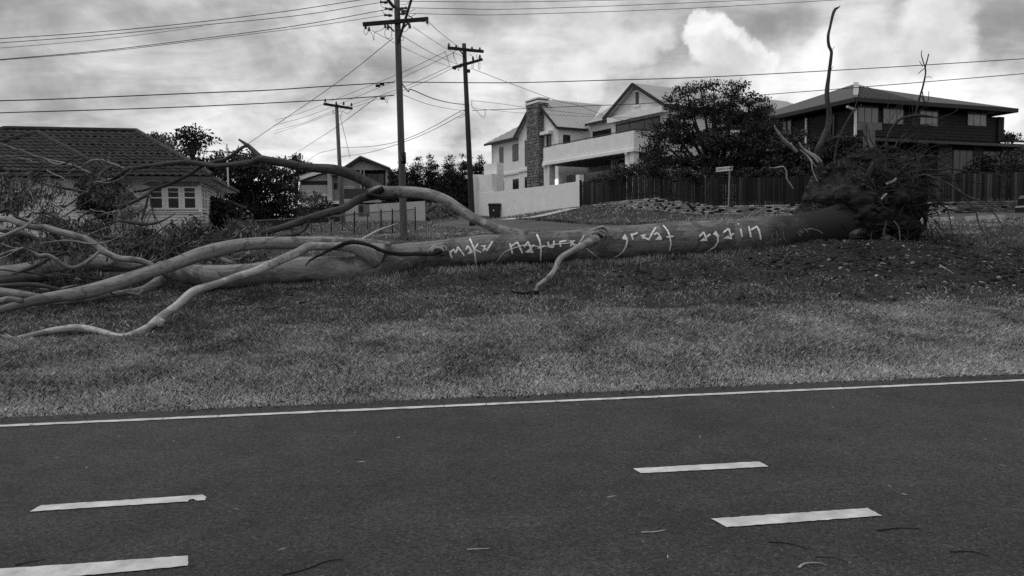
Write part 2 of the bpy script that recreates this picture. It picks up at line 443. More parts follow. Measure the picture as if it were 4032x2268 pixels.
t = NT(M_GROUND.node_tree); b = M_GROUND.node_tree.nodes['Principled BSDF']; b.inputs['Roughness'].default_value = .97; b.inputs['Specular IOR Level'].default_value = .1
pos = t.n('ShaderNodeNewGeometry').outputs['Position']; at_ = t.n('ShaderNodeAttribute'); at_.attribute_name = 'tone'
nz = t.math('ADD', t.math('MULTIPLY', t.noise(pos, 1.3, 6., .65), .5), t.math('MULTIPLY', t.noise(pos, 14., 6., .7), .5))
val = t.mix(at_.outputs['Fac'], t.maprange(nz, .35, .65, .020, .065), t.maprange(nz, .36, .64, .005, .040)); t.link(val, b.inputs['Base Color'])
bn = t.n('ShaderNodeBump'); bn.inputs['Strength'].default_value = 1.; bn.inputs['Distance'].default_value = .05; t.link(t.noise(pos, 16., 7., .7), bn.inputs['Height']); t.link(bn.outputs[0], b.inputs['Normal'])
gdm = dirt_mask(GX.ravel(), GY.ravel()); GZ = GZ + (.05 * fbm2(GX.ravel(), GY.ravel(), 3.3, 2) * gdm).reshape(GZ.shape)
g = fast_mesh('ground', np.stack([GX, GY, GZ], 2).reshape(-1, 3), F, M_GROUND, gdm); struct(g)
g.data.polygons.foreach_set('use_smooth', [True] * len(g.data.polygons))

# ------------------------------------------------------------------ road and its markings
def asphalt(name, lo, hi):
    m = bpy.data.materials.new(name); m.use_nodes = True; t = NT(m.node_tree); b = m.node_tree.nodes['Principled BSDF']
    b.inputs['Roughness'].default_value = 0.82; b.inputs['Specular IOR Level'].default_value = 0.3
    pos = t.n('ShaderNodeNewGeometry').outputs['Position']
    vo = t.n('ShaderNodeTexVoronoi'); vo.inputs['Scale'].default_value = 95.0; t.link(pos, vo.inputs['Vector'])
    sepc = t.n('ShaderNodeSeparateColor'); t.link(vo.outputs['Color'], sepc.inputs[0])
    agg = t.maprange(sepc.outputs[0], 0, 1, 0.38, 1.66)
    spk = t.maprange(sepc.outputs[1], 0.955, 0.99, 0.0, 0.05)
    bigm = t.math('ADD', t.math('MULTIPLY', t.noise(pos, .45, 4.0, .6), .5), t.math('MULTIPLY', t.noise(pos, 2.2, 5.0, .65), .5))
    val = t.math('MULTIPLY', t.maprange(bigm, .38, .62, lo * .9, hi * 1.08), agg)
    val = t.math('MULTIPLY', val, t.maprange(t.noise(pos, 24.0, 4.0, .8), .3, .7, .65, 1.35))
    val = t.math('ADD', val, spk)
    # worn, slightly polished wheel tracks run along the road
    mp = t.n('ShaderNodeMapping'); mp.inputs['Rotation'].default_value = (0, 0, -RD); t.link(pos, mp.inputs['Vector'])
    mp2 = t.n('ShaderNodeMapping'); mp2.inputs['Scale'].default_value = (.05, .55, 1); t.link(mp.outputs[0], mp2.inputs['Vector'])
    val = t.math('MULTIPLY', val, t.maprange(t.noise(mp2.outputs[0], 1.0, 3.0, .5), .35, .65, .86, 1.16))
    t.link(val, b.inputs['Base Color'])
    bn = t.n('ShaderNodeBump'); bn.inputs['Strength'].default_value = 0.9; bn.inputs['Distance'].default_value = 0.012
    hgt = t.math('ADD', vo.outputs['Distance'], t.math('MULTIPLY', t.noise(pos, 130.0, 3.0, .7), .5))
    t.link(hgt, bn.inputs['Height']); t.link(bn.outputs[0], b.inputs['Normal'])
    return m
M_ROAD = asphalt('asphalt', 0.027, 0.043)
def road_pt(u, w_, z): q = RNRM * u + RDIR * w_; return (q[0], q[1], z)
mb = MB(); ws = np.concatenate([[-900, -300, -90, -40], np.arange(-20, 22, .25), [40, 90, 300, 900]])
near = [road_pt(-7.5, a, 0.004) for a in ws]
far = [road_pt(U_EDGE + .03 * math.sin(a * 3.3) + .025 * math.sin(a * 7.9 + 1) + .02 * random.uniform(-1, 1), a, 0.004) for a in ws]
nn = len(ws); mb.add(near + far, [(i, i + 1, nn + i + 1, nn + i) for i in range(nn - 1)])
struct(mb.build('road', M_ROAD))

M_LINE = mat('road_paint', 0.34, 0.62, 7.0, 0.75, 0.5, 60.0, 8.0, 'World')
def flat_at(px, py, z): return on_plane(px, py, (0, 0, z), np.array([0, 0, 1.0]))
def marking(name, pix, rag=0.004, z=0.010):
    pts = [flat_at(x, y, z) for x, y in pix]; out = []
    for a, b in zip(pts, pts[1:] + pts[:1]):
        n = max(2, int(np.linalg.norm(b - a) / .03))
        for k in range(n):
            p = a + (b - a) * k / n; out.append((p[0] + random.uniform(-rag, rag), p[1] + random.uniform(-rag, rag), z))
    m = MB(); m.poly(out); return struct(m.build(name, M_LINE))
z3 = lambda pts: [(x / 1.278, 1300 + y / 1.278) for x, y in pts]
z4 = lambda pts: [(2016 + x / 1.278, 1300 + y / 1.278) for x, y in pts]
marking('lane_dash', z3([(150, 912), (590, 884), (945, 861), (955, 851), (975, 849), (990, 858), (1032, 855), (1040, 838), (1020, 827), (608, 855), (208, 880)]))
marking('lane_dash', z3([(-120, 1270), (370, 1238), (945, 1184), (945, 1133), (500, 1166), (-120, 1208)]))
marking('lane_dash', z4([(648, 719), (1288, 686), (1245, 660), (610, 695)]))
marking('lane_dash', z4([(1080, 990), (1862, 933), (1790, 894), (1003, 948)]))
# the edge line, cracked into pieces where the old bitumen has opened
ua = np.mean([np.dot(flat_at(x, y, 0.01)[:2], RNRM) for x, y in z3([(0, 478), (1200, 421)]) + z4([(400, 336), (2500, 257)])])
ub = ua - 0.085
cuts = sorted([-30, 60, -3.95, -3.2, -2.75, -2.1, -1.62, -.55, .45, .86, 1.55, 2.6, 3.05, 3.4, 4.6, 5.6, -6, -8, 8, 11])
for a, b in zip(cuts, cuts[1:]):
    m = MB(); n = max(3, int((b - a) / .06)) if b - a < 12 else 12
    up, lo_ = [], []
    for k in range(n + 1):
        t = a + .003 + (b - a - .006) * k / n
        up.append(road_pt(ua + random.uniform(-.008, .005), t + random.uniform(-.004, .004), .0105)); lo_.append(road_pt(ub + random.uniform(-.007, .010), t, .0105))
    m.add(lo_ + up, [(i, i + 1, n + 2 + i, n + 1 + i) for i in range(n)])
    struct(m.build('edge_line', M_LINE))

# side street that climbs past the corner block, draped on the land
M_STREET = asphalt('street_asphalt', 0.060, 0.085)
farp = [(1780, 868, 0), (1900, 866, 0), (2040, 864, 0), (2200, 873, 0), (2400, 884, 0), (2700, 886, 0), (3000, 868, 0), (3300, 853, 0), (3700, 846, 0), (4100, 838, 0), (4400, 832, 0)]
nearp = [(1700, 890, 0), (1820, 900, 0), (1950, 908, 0), (2150, 914, 0), (2500, 916, 0), (2800, 908, 0), (3100, 898, 0), (3400, 884, 0), (3700, 870, 0), (4100, 861, 0), (4400, 854, 0)]
fa = np.array([on_ground(x, y)[:2] for x, y, _ in farp]); na = np.array([on_ground(x, y)[:2] for x, y, _ in nearp])
fa, na = smooth_path(fa, 8), smooth_path(na, 8); KA = 14
P2 = np.stack([na + (fa - na) * k / KA for k in range(KA + 1)], 1)
Z2 = ground(P2[..., 0], P2[..., 1]) + 0.03
idx = np.arange(Z2.size).reshape(Z2.shape)
F = np.stack([idx[:-1, :-1].ravel(), idx[1:, :-1].ravel(), idx[1:, 1:].ravel(), idx[:-1, 1:].ravel()], 1)
STREET_FAR, STREET_NEAR = fa, na
struct(fast_mesh('side_street', np.concatenate([P2, Z2[..., None]], 2).reshape(-1, 3), F, M_STREET))
from mathutils.geometry import intersect_point_line
def in_street(X, Y):
    """mask of points lying on the side street"""
    poly = np.vstack([na, fa[::-1]]); ins = np.zeros(len(X), bool); j = len(poly) - 1
    for i in range(len(poly)):
        c = ((poly[i, 1] > Y) != (poly[j, 1] > Y)) & (X < (poly[j, 0] - poly[i, 0]) * (Y - poly[i, 1]) / (poly[j, 1] - poly[i, 1] + 1e-12) + poly[i, 0])
        ins ^= c; j = i
    return ins
M_CONC = mat('concrete', 0.30, 0.50, 4.0, 0.9, 0.3, 20.0)
for (xa, ya, xb, yb) in [(3615, 876, 3690, 872.5), (3708, 872, 3740, 870.5), (3800, 868, 3955, 862.5)]:
    m = MB(); a, b = on_ground(xa, ya), on_ground(xb, yb); n = 6; pl = [a + (b - a) * k / n for k in range(n + 1)]
    for p in pl: p[2] = gz(p[0], p[1])
    for p, q in zip(pl, pl[1:]): m.beam(p + [0, 0, .07], q + [0, 0, .07], .3, .16)
    struct(m.build('kerb', M_CONC))
# pale concrete path in front of the white wall
pp = [((2010, 868), (2150, 838)), ((2080, 866), (2190, 834)), ((2150, 855), (2230, 826)), ((2225, 838), (2262, 818)), ((2262, 827), (2285, 816))]
pa = smooth_path([on_ground(*(p[0]))[:2] for p in [((1985, 866), 0), ((2060, 862), 0), ((2130, 852), 0), ((2200, 836), 0), ((2262, 822), 0)]], 5)
m = MB(); w2 = .9; L_, R_ = [], []
for i, p in enumerate(pa):
    d = pa[min(i + 1, len(pa) - 1)] - pa[max(i - 1, 0)]; d /= np.linalg.norm(d); s = np.array([-d[1], d[0]]) * w2 / 2
    for lst, q in ((L_, p - s), (R_, p + s)): lst.append((q[0], q[1], gz(*q) + .05))
k = len(pa); m.add(L_ + R_, [(i, i + 1, k + i + 1, k + i) for i in range(k - 1)]); struct(m.build('footpath', M_CONC))
# ------------------------------------------------------------------ building frame helper
class Frame:
    """local frame of a building: s along the front, t into the house, z up"""
    def __init__(s, o, ang):
        s.o = np.array([o[0], o[1]]); s.u = np.array([math.cos(ang), math.sin(ang)]); s.v = np.array([-math.sin(ang), math.cos(ang)])
    def p(s, a, t, z): q = s.o + s.u * a + s.v * t; return np.array([q[0], q[1], z])
    def front(s, px, py, t=0.0):      # (s, z) of a pixel on the plane t
        q = on_plane(px, py, s.p(0, t, 0), np.array([s.v[0], s.v[1], 0])); return float(np.dot(q[:2] - s.o, s.u)), float(q[2])
    def side(s, px, py, a=0.0):       # (t, z) of a pixel on the plane s = a
        q = on_plane(px, py, s.p(a, 0, 0), np.array([s.u[0], s.u[1], 0])); return float(np.dot(q[:2] - s.o, s.v)), float(q[2])
    def box(s, m, a0, a1, t0, t1, z0, z1):
        return m.hexa([s.p(a0, t0, z0), s.p(a1, t0, z0), s.p(a1, t1, z0), s.p(a0, t1, z0), s.p(a0, t0, z1), s.p(a1, t0, z1), s.p(a1, t1, z1), s.p(a0, t1, z1)])

M_WHITE = mat('white_render', 0.66, 0.76, 1.6, 0.9, 0.15, 30.0)
M_WTRIM = mat('white_trim', 0.70, 0.78, 3.0, 0.7)
M_WROOF = mat('pale_sheet_roof', 0.34, 0.40, 1.0, 0.6, spec=.4)
M_DFRAME = mat('dark_frame', 0.012, 0.02, 5.0, 0.5, spec=.4)
M_GLASS = glass_mat('dark_glass', 0.012, 0.12, 0.5)
M_FASCIA = mat('dark_fascia', 0.02, 0.03, 2.0, 0.6)
M_DARKIN = mat('dark_interior', 0.03, 0.05, 2.0, 0.9)
M_STONE = mat('chimney_stone', 0.05, 0.27, 3.4, 0.9, 0.5, 14.0, rand=.0)
M_CURT = mat('curtain', 0.05, 0.14, 14.0, 0.9, stretch=(6, 6, .2))

def window(parent, fr, a0, a1, z0, z1, t, mf=None, bars=0, dep=.10, fw=.07, glass=None, out=-1, midrail=False, name='window', sill=True, axis='front', plane=0.0):
    """a window: frame with pane(s) inside; axis front -> plane t, axis side -> plane s"""
    mf = mf or M_DFRAME; glass = glass or M_GLASS
    if axis == 'front': B = lambda m, x0, x1, d0, d1, y0, y1: fr.box(m, x0, x1, t + d0, t + d1, y0, y1)
    else: B = lambda m, x0, x1, d0, d1, y0, y1: fr.box(m, t - d0, t - d1, x0, x1, y0, y1)
    m = MB(); e = .012
    B(m, a0, a0 + fw, -e, dep, z0, z1); B(m, a1 - fw, a1, -e, dep, z0, z1)
    B(m, a0 + fw, a1 - fw, -e, dep, z1 - fw, z1); B(m, a0 + fw, a1 - fw, -e, dep, z0, z0 + fw)
    for k in range(bars):
        x = a0 + (a1 - a0) * (k + 1) / (bars + 1); B(m, x - fw * .4, x + fw * .4, -e + .004, dep, z0 + fw, z1 - fw)
    if midrail:
        y = z0 + (z1 - z0) * .52; B(m, a0 + fw, a1 - fw, -e + .002, dep, y - fw * .35, y + fw * .35)
    w_ = m.build(name, mf, parent)
    p = MB(); B(p, a0 + fw * .9, a1 - fw * .9, -.004, .03, z0 + fw * .9, z1 - fw * .9); q = p.build('pane', glass, w_)
    return w_

# ================================================================== big white rendered house
wo_ = W(2495, 600, 55.0)
WH = Frame(wo_[:2], math.radians(-59.1))      # front runs from far left to near right
if WH.v[1] < 0: raise RuntimeError
TB, TG2, TL, TR, TG1 = 0.0, 2.0, 2.6, 5.2, 2.4
house = thing('white_house', 'large white rendered two storey house with pale ribbed metal roof and stone chimney', 'house', WH.p(-10, 6, gz(*WH.p(-10, 6, 0)[:2])))
ZB = 2.6
def Fz(px, py, t): return WH.front(1750 + px / 2.415, 300 + py / 2.415, t)
def Fs(px, py, a): return WH.side(1750 + px / 2.415, 300 + py / 2.415, a)
# left block
sL, zeL = Fz(450, 640, TL); sG2l, _ = Fz(705, 580, TG2); sG2r, zeG2 = Fz(1080, 480, TG2)
sR0, zeR = Fz(1235, 488, TR)
sG1l, z_a = Fz(1580, 388, TG1); sG1r, zeG1 = Fz(2100, 268, TG1); sAp, zAp = Fz(1835, 72, TG1)
m = MB(); WH.box(m, sL, sG2l + .3, TL, TL + 7.5, ZB, zeL); m.build('wall', M_WHITE, house)
m = MB(); WH.box(m, sG2l, sG2r, TG2, TR + 4, ZB, zeG2 + .0)
sA2 = (sG2l + sG2r) / 2; zA2 = zeG2 + (sG2r - sG2l) / 2 * .86
m.prism([WH.p(sG2l, TG2, zeG2), WH.p(sG2r, TG2, zeG2), WH.p(sA2, TG2, zA2)], np.append(WH.v * 5.0, 0)); m.build('wall', M_WHITE, house)
m = MB(); WH.box(m, sG2r - .2, sG1l + 2.0, TR, TR + 7, ZB, zeR - .05); m.build('wall', M_WHITE, house)

zmid = (z_a + zeG1) / 2; zeG1 = zmid
LEN1 = 19.0
m = MB(); WH.box(m, sG1l + .15, sG1r, TG1, TG1 + LEN1, ZB, zeG1)
m.prism([WH.p(sG1l + .15, TG1, zeG1), WH.p(sG1r, TG1, zeG1), WH.p(sAp, TG1, zAp - .12)], np.append(WH.v * (LEN1 - 3), 0)); m.build('wall', M_WHITE, house)

def ribbed(parent, a, b, c, d, gap=.42, rib=.05, mat_=None, name='roof', thick=.07):
    """sheet roof plane a-b (eave) c-d (ridge above b, a) with raised ribs running up the slope"""
    a, b, c, d = [np.asarray(x, float) for x in (a, b, c, d)]
    nrm = np.cross(b - a, d - a); nrm /= np.linalg.norm(nrm)
    if nrm[2] < 0: nrm = -nrm
    m = MB(); m.hexa([a - nrm * thick, b - nrm * thick, c - nrm * thick, d - nrm * thick, a, b, c, d])
    ro = m.build(name, mat_ or M_WROOF, parent)
    n = int(max(np.linalg.norm(b - a), np.linalg.norm(c - d)) / gap); r = MB()
    ed = (b - a) / np.linalg.norm(b - a); up = (d - a) - ed * np.dot(d - a, ed); H = np.linalg.norm(up); up /= H
    Lb = np.linalg.norm(b - a); d0 = np.dot(d - a, ed); c0 = np.dot(c - a, ed)
    lo_, hi_ = min(0, d0), max(Lb, c0)
    for k in range(1, int((hi_ - lo_) / gap)):
        x = lo_ + k * gap
        y0, y1 = 0.02, H - .02               # clip the rib to the sloping plane's outline
        if x < d0: y1 = min(y1, H * (x - 0) / d0 if d0 > 1e-6 else y1)
        if x < 0: y0 = max(y0, H * x / d0 if d0 < -1e-6 else y0)
        if x > c0: y1 = min(y1, H * (Lb - x) / (Lb - c0) if Lb - c0 > 1e-6 else y1)
        if x > Lb: y0 = max(y0, H * (x - Lb) / (c0 - Lb) if c0 - Lb > 1e-6 else y0)
        if y1 - y0 < .15: continue
        p, q = a + ed * x + up * y0 + nrm * .015, a + ed * x + up * y1 + nrm * .015
        r.beam(p, q, rib, rib)
    if r.v: stuff(r.build('roof_rib', mat_ or M_WROOF, ro))
    return ro
def gutter(parent, a, b, mat_=None, h=.2, wd=.13):
    m = MB(); m.beam(np.asarray(a) - [0, 0, h / 2], np.asarray(b) - [0, 0, h / 2], wd, h); return m.build('gutter', mat_ or M_FASCIA, parent)
ov = .45
# left block hipped roof
sh, zh = Fz(640, 468, TL + 3.6)
e0, e1 = WH.p(sL - .7, TL - ov, zeL), WH.p(sG2l, TL - ov, zeL)
r0, r1 = WH.p(sL + 3.2, TL + 3.7, zeL + 2.6), WH.p(sG2l + 1.5, TL + 3.7, zeL + 2.6)
ribbed(house, e0, e1, r1, r0); gutter(house, e0, e1)
be0 = WH.p(sL - .7, TL + 8, zeL)
m = MB(); m.hexa([e0 - [0, 0, .08], r0 - [0, 0, .08], r0 - [0, 0, .08], be0 - [0, 0, .08], e0, r0, r0 + [0, 0, .01], be0]); m.build('roof', M_WROOF, house)
# gable over the chimney: right slope and left slope
ap0, ap1 = WH.p(sA2, TG2 - .3, zA2 + .12), WH.p(sA2, TR + 4.0, zA2 + .12)
ribbed(house, WH.p(sG2r + .25, TG2 - .3, zeG2 - .1), WH.p(sG2r + .25, TR - .35, zeG2 - .1), ap1, ap0, gap=.38)
ribbed(house, WH.p(sG2l - .25, TG2 - .3, zeG2 - .1), WH.p(sG2l - .25, TR, zeG2 - .1), ap1, ap0)
gutter(house, WH.p(sG2r + .3, TG2 - .3, zeG2 - .05), WH.p(sG2r + .3, TR - .35, zeG2 - .05))
for sa, sb in ((sG2l - .3, sA2), (sG2r + .3, sA2)):
    m = MB(); m.beam(WH.p(sa, TG2 - .34, zeG2 - .16), WH.p(sb, TG2 - .34, zA2 + .06), .08, .22); m.build('barge_board', M_FASCIA, house)
# recessed slope between the gables
e0, e1 = WH.p(sG2r + .1, TR - .4, zeR), WH.p(sG1l + .2, TR - .4, zeR)
ribbed(house, e0, e1, WH.p(sG1l + .2, TR + 3.4, zeR + 2.0), WH.p(sG2r - 1.2, TR + 3.4, zeR + 2.0), gap=.6, rib=.02); gutter(house, e0, e1)
# big gable on the right with its long roof
a0_, a1_ = WH.p(sAp, TG1 - .45, zAp), WH.p(sAp, TG1 + LEN1 - 2.5, zAp)
ribbed(house, WH.p(sG1r + .45, TG1 - .45, zeG1 - .1), WH.p(sG1r + .45, TG1 + LEN1, zeG1 - .1), a1_, a0_, gap=.40)
ribbed(house, WH.p(sG1l - .3, TG1 - .45, zeG1 - .1), WH.p(sG1l - .3, TG1 + LEN1, zeG1 - .1), a1_, a0_, gap=.5)
gutter(house, WH.p(sG1r + .5, TG1 - .45, zeG1 - .05), WH.p(sG1r + .5, TG1 + LEN1, zeG1 - .05), h=.24)
for sa in (sG1l - .35, sG1r + .5):
    m = MB(); m.beam(WH.p(sa, TG1 - .5, zeG1 - .18), WH.p(sAp, TG1 - .5, zAp - .08), .08, .24); m.build('barge_board', M_FASCIA, house)
# chimney of rubble stone with a banded cap
sc0, _ = Fz(781, 400, TG2 - .5); 
sc1 = sc0 + 2.0; zc = Fz(781, 300, TG2 - .5)[1]
m = MB(); WH.box(m, sc0, sc1, TG2 - .5, TG2 + .45, ZB, zc); ch = m.build('chimney', mat('chimney_mortar', .05, .08, 4., .95), house)
m = MB(); r2 = random.Random(3)
def stones(face):
    z = ZB + 3.0
    while z < zc - .1:
        h = r2.uniform(.16, .30); a = 0; Lf = 2.0 if face == 'f' else .95
        while a < Lf - .05:
            wd = min(r2.uniform(.18, .46), Lf - a); pr = r2.uniform(.02, .07); g_ = .018
            if face == 'f': WH.box(m, sc0 + a + g_, sc0 + a + wd - g_, TG2 - .5 - pr, TG2 - .49, z + g_, min(z + h * r2.uniform(.85, 1.1), zc) - g_)
            else: WH.box(m, sc1 - .01, sc1 + pr, TG2 - .5 + a + g_, TG2 - .5 + a + wd - g_, z + g_, min(z + h * r2.uniform(.85, 1.1), zc) - g_)
            a += wd
        z += h
stones('f'); stones('s'); stuff(m.build('stone', M_STONE, ch))
for k, (dz, o_) in enumerate([(0, .04), (.18, .10), (.36, .04), (.50, .12)]):
    m = MB(); WH.box(m, sc0 - o_, sc1 + o_, TG2 - .5 - o_, TG2 + .45 + o_, zc + dz, zc + dz + (.175 if k < 3 else .12)); m.build('cap_course', M_WTRIM if k % 2 else M_STONE, ch)
# windows of the left block
for (x0, x1, y0, y1) in ((522, 562, 680, 822), (648, 704, 652, 800), (526, 568, 1000, 1094), (651, 707, 982, 1080)):
    a0, za = Fz(x0, y0, TL); a1, zb = Fz(x1, y1, TL)
    window(house, WH, a0, a1, min(zb, za), max(za, zb) , TL - .02, bars=1)
a0, za = Fz(765, 612, TG2); window(house, WH, a0, sc0 + .1, Fz(770, 855, TG2)[1], za, TG2 - .02)
a0, za = Fz(765, 960, TG2); window(house, WH, a0, sc0 + .1, Fz(770, 1065, TG2)[1], za, TG2 - .02)
# string course, hoods, downpipes
m = MB(); zs_ = Fz(560, 935, TL)[1]; WH.box(m, sL - .05, sG2l - .2, TL - .1, TL + .01, zs_ - .12, zs_ + .12); m.build('string_course', M_WTRIM, house)
m = MB(); zs_ = Fz(745, 895, TG2)[1]; WH.box(m, sG2l, sc0, TG2 - .1, TG2 + .01, zs_ - .12, zs_ + .12); m.build('string_course', M_WTRIM, house)
m = MB(); q = Fz(455, 700, TL)[0]; m.tube([WH.p(q + .12, TL - .1, zeL - .1), WH.p(q + .12, TL - .1, ZB)], [.05, .05], 6); m.build('downpipe', M_WTRIM, house)
m = MB(); q = Fz(1232, 600, TR)[0]; m.tube([WH.p(q + .12, TR - .1, zeR - .1), WH.p(q + .12, TR - .1, zeR - 3)], [.06, .06], 6); m.build('downpipe', M_WTRIM, house)
# window on the chimney gable and its hood, windows of the recess
a0, za = Fz(973, 565, TG2); a1, zb = Fz(1017, 655, TG2); window(house, WH, a0, a1, zb - .5, za, TG2 - .02)
m = MB(); q0, zq = Fz(942, 558, TG2); WH.box(m, q0, a1 + .25, TG2 - .45, TG2 + .01, za + .05, za + .32); m.build('window_hood', M_WHITE, house)
for (x0, x1, y0) in ((1260, 1352, 548), (1410, 1585, 512)):
    a0, za = Fz(x0, y0, TR); a1, _ = Fz(x1, y0, TR); za = Fz((x0 + x1) / 2, y0 , TR)[1]
    window(house, WH, a0, a1, za - 1.9, za, TR - .02, bars=1)
q0, zq = Fs(1128, 556, sG2r); q1, _ = Fs(1195, 556, sG2r)
window(house, WH, q0, q1, zq - 1.9, zq, sG2r + .02, axis='side')
# big window band in the right gable under a deep hood, attic slot window
a0, za = Fz(1632, 470, TG1); a1, _ = Fz(2050, 380, TG1); zt = (Fz(1632, 462, TG1)[1] + Fz(2050, 372, TG1)[1]) / 2
window(house, WH, a0, a1, zt - 2.0, zt, TG1 - .02, bars=2, fw=.13)
m = MB(); h0 = Fz(1555, 445, TG1 - .6)[0]; h1 = Fz(2075, 340, TG1 - .6)[0]; WH.box(m, h0, h1, TG1 - .7, TG1 + .01, zt + .08, zt + .50); m.build('window_hood', M_WHITE, house)
a0, za = Fz(1820, 158, TG1); a1, zb = Fz(1848, 268, TG1); window(house, WH, a0, a1, zb, za, TG1 - .02, fw=.06)
m = MB(); WH.box(m, a0 - .2, a1 + .2, TG1 - .12, TG1 + .01, za + .02, za + .16); m.build('lintel', M_WTRIM, house)
m = MB(); WH.box(m, a0 - .2, a1 + .2, TG1 - .14, TG1 + .01, zb - .14, zb - .02); m.build('sill', M_WTRIM, house)
q0, zq = Fs(2135, 362, sG1r); q1, _ = Fs(2208, 362, sG1r); window(house, WH, q0, q1 + .4, zq - 1.9, zq, sG1r + .02, axis='side')
m = MB(); q = Fs(2245, 300, sG1r)[0]; m.tube([WH.p(sG1r + .1, q, zeG1 - .1), WH.p(sG1r + .1, q, zeG1 - 3.5)], [.06, .06], 6); m.build('downpipe', M_WTRIM, house)
# balcony: solid parapet, string moulds, soffit, handrail
sb0, zb_ = Fz(940, 682, TB); sb1, zb1 = Fz(1800, 518, TB); zbt = (zb_ + zb1) / 2
zbb = (Fz(945, 800, TB)[1] + Fz(1800, 662, TB)[1]) / 2
LB = 9.0
bal = MB(); WH.box(bal, sb0, sb1, TB, TB + .18, zbb, zbt); WH.box(bal, sb1 - .18, sb1, TB + .18, TB + LB, zbb, zbt)
balc = bal.build('balcony', M_WHITE, house)
for dz0, dz1, o_ in ((-.02, -.20, .06), (-.205, -.42, .14)):
    m = MB(); WH.box(m, sb0 - .02, sb1 + o_, TB - o_, TB + .3, zbb + dz1, zbb + dz0); WH.box(m, sb1 - .3, sb1 + o_, TB + .303, TB + LB, zbb + dz1, zbb + dz0); m.build('moulding', M_WTRIM, balc)
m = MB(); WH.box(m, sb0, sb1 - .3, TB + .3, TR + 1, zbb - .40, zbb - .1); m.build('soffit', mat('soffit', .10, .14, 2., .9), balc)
m = MB(); m.bar(WH.p(sb0 + .1, TB + .1, zbt + .12), WH.p(sb1 - .05, TB + .1, zbt + .12), .035); m.bar(WH.p(sb1 - .08, TB + .1, zbt + .12), WH.p(sb1 - .08, TB + LB, zbt + .12), .035)
for k in range(9):
    x = sb0 + .15 + (sb1 - sb0 - .3) * k / 8; m.bar(WH.p(x, TB + .1, zbt - .02), WH.p(x, TB + .1, zbt + .12), .02, sides=4)
m.build('handrail', M_DFRAME, balc)
for k in range(2):
    m = MB(); x = Fz(1745 if k else 960, 705, TB)[0]; m.box((-.08, -.08, -.08), (.08, .1, .08)); o = m.build('floodlight', M_WTRIM, balc); o.location = Vector(WH.p(x, TB - .2, zbb - .5)) - wloc(balc)
# piers that carry the balcony
def pier(x0, x1, side=1.0):
    m = MB(); q0, q1 = Fz(x0, 900, TB)[0], Fz(x1, 900, TB)[0]; WH.box(m, q0, q1, TB + .02, TB + side, ZB, zbb - .41); m.build('pier', M_WHITE, house)
pier(942, 995, .6)
s_p0, s_p1 = Fz(1715, 750, TB)[0], sb1 - .05
m = MB(); WH.box(m, s_p0, s_p1, TB + .02, TB + .5, ZB, zbb - .41)
q0, zq = Fs(1820, 712, sb1); q1, zq1 = Fs(1820, 795, sb1)
WH.box(m, s_p0 + 1.1, s_p1, TB + .503, TB + 5, ZB, zq1 ); m.build('pier', M_WHITE, house)
# ground floor behind the balcony: back wall, doors, lantern, glass balustrade
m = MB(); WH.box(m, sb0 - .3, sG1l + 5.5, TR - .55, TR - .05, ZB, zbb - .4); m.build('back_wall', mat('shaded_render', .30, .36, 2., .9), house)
for (x0, x1) in ((1255, 1340), (1420, 1590)):
    a0 = Fz(x0, 850, TR - .6)[0]; a1 = Fz(x1, 850, TR - .6)[0]; window(house, WH, a0, a1, ZB + .3, zbb - .9, TR - .58, bars=3, name='glass_door')
a0 = Fz(1650, 800, TG1)[0]; a1 = Fz(1712, 800, TG1)[0]
m = MB(); q0 = Fz(1585, 800, TG1)[0]; WH.box(m, q0, s_p0 + 1, TG1, TG1 + .3, ZB, zbb - .4); m.build('wall', M_WHITE, house); window(house, WH, a0, a1, ZB + .2, Fz(1680, 800, TG1)[1], TG1 - .02, name='door')
m = MB(); q0 = Fz(1010, 900, TG2)[0]; q1 = Fz(1075, 900, TG2 + .5)[0]; WH.box(m, q0, q1, TG2 + .3, TG2 + 1.2, ZB, zbb - .4); m.build('wall', M_WHITE, house)
m = MB(); m.tube([WH.p(q1 + .1, TG2 + .2, ZB), WH.p(q1 + .1, TG2 + .2, zbb - .4)], [.07, .07], 8); m.build('downpipe', M_WTRIM, house)
g_ = MB(); a0, zg0 = Fz(1160, 950, TB + .5); a1, zg1 = Fz(1700, 870, TB + .5); zg = (zg0 + zg1) / 2
for k in range(6):
    x0 = a0 + (a1 - a0) * k / 6; WH.box(g_, x0 + .03, a0 + (a1 - a0) * (k + 1) / 6 - .03, TB + .5, TB + .515, zg - 1.0, zg)
g_.build('balustrade_glass', mat('balustrade_glass', .05, .08, 2., .15, spec=.5), house)
lan = MB(); q = WH.front(2190, 716, TG2 - .3); c = WH.p(q[0], TG2 - .3, q[1]); lan.tube([c - [0, 0, .2], c - [0, 0, .12], c + [0, 0, .12], c + [0, 0, .22]], [.08, .12, .10, .04], 8)
lo = lan.build('lantern', emit_mat('lamp_glow', 4.0)); tag(lo, 'small lit wall lantern under the white balcony', 'lamp')
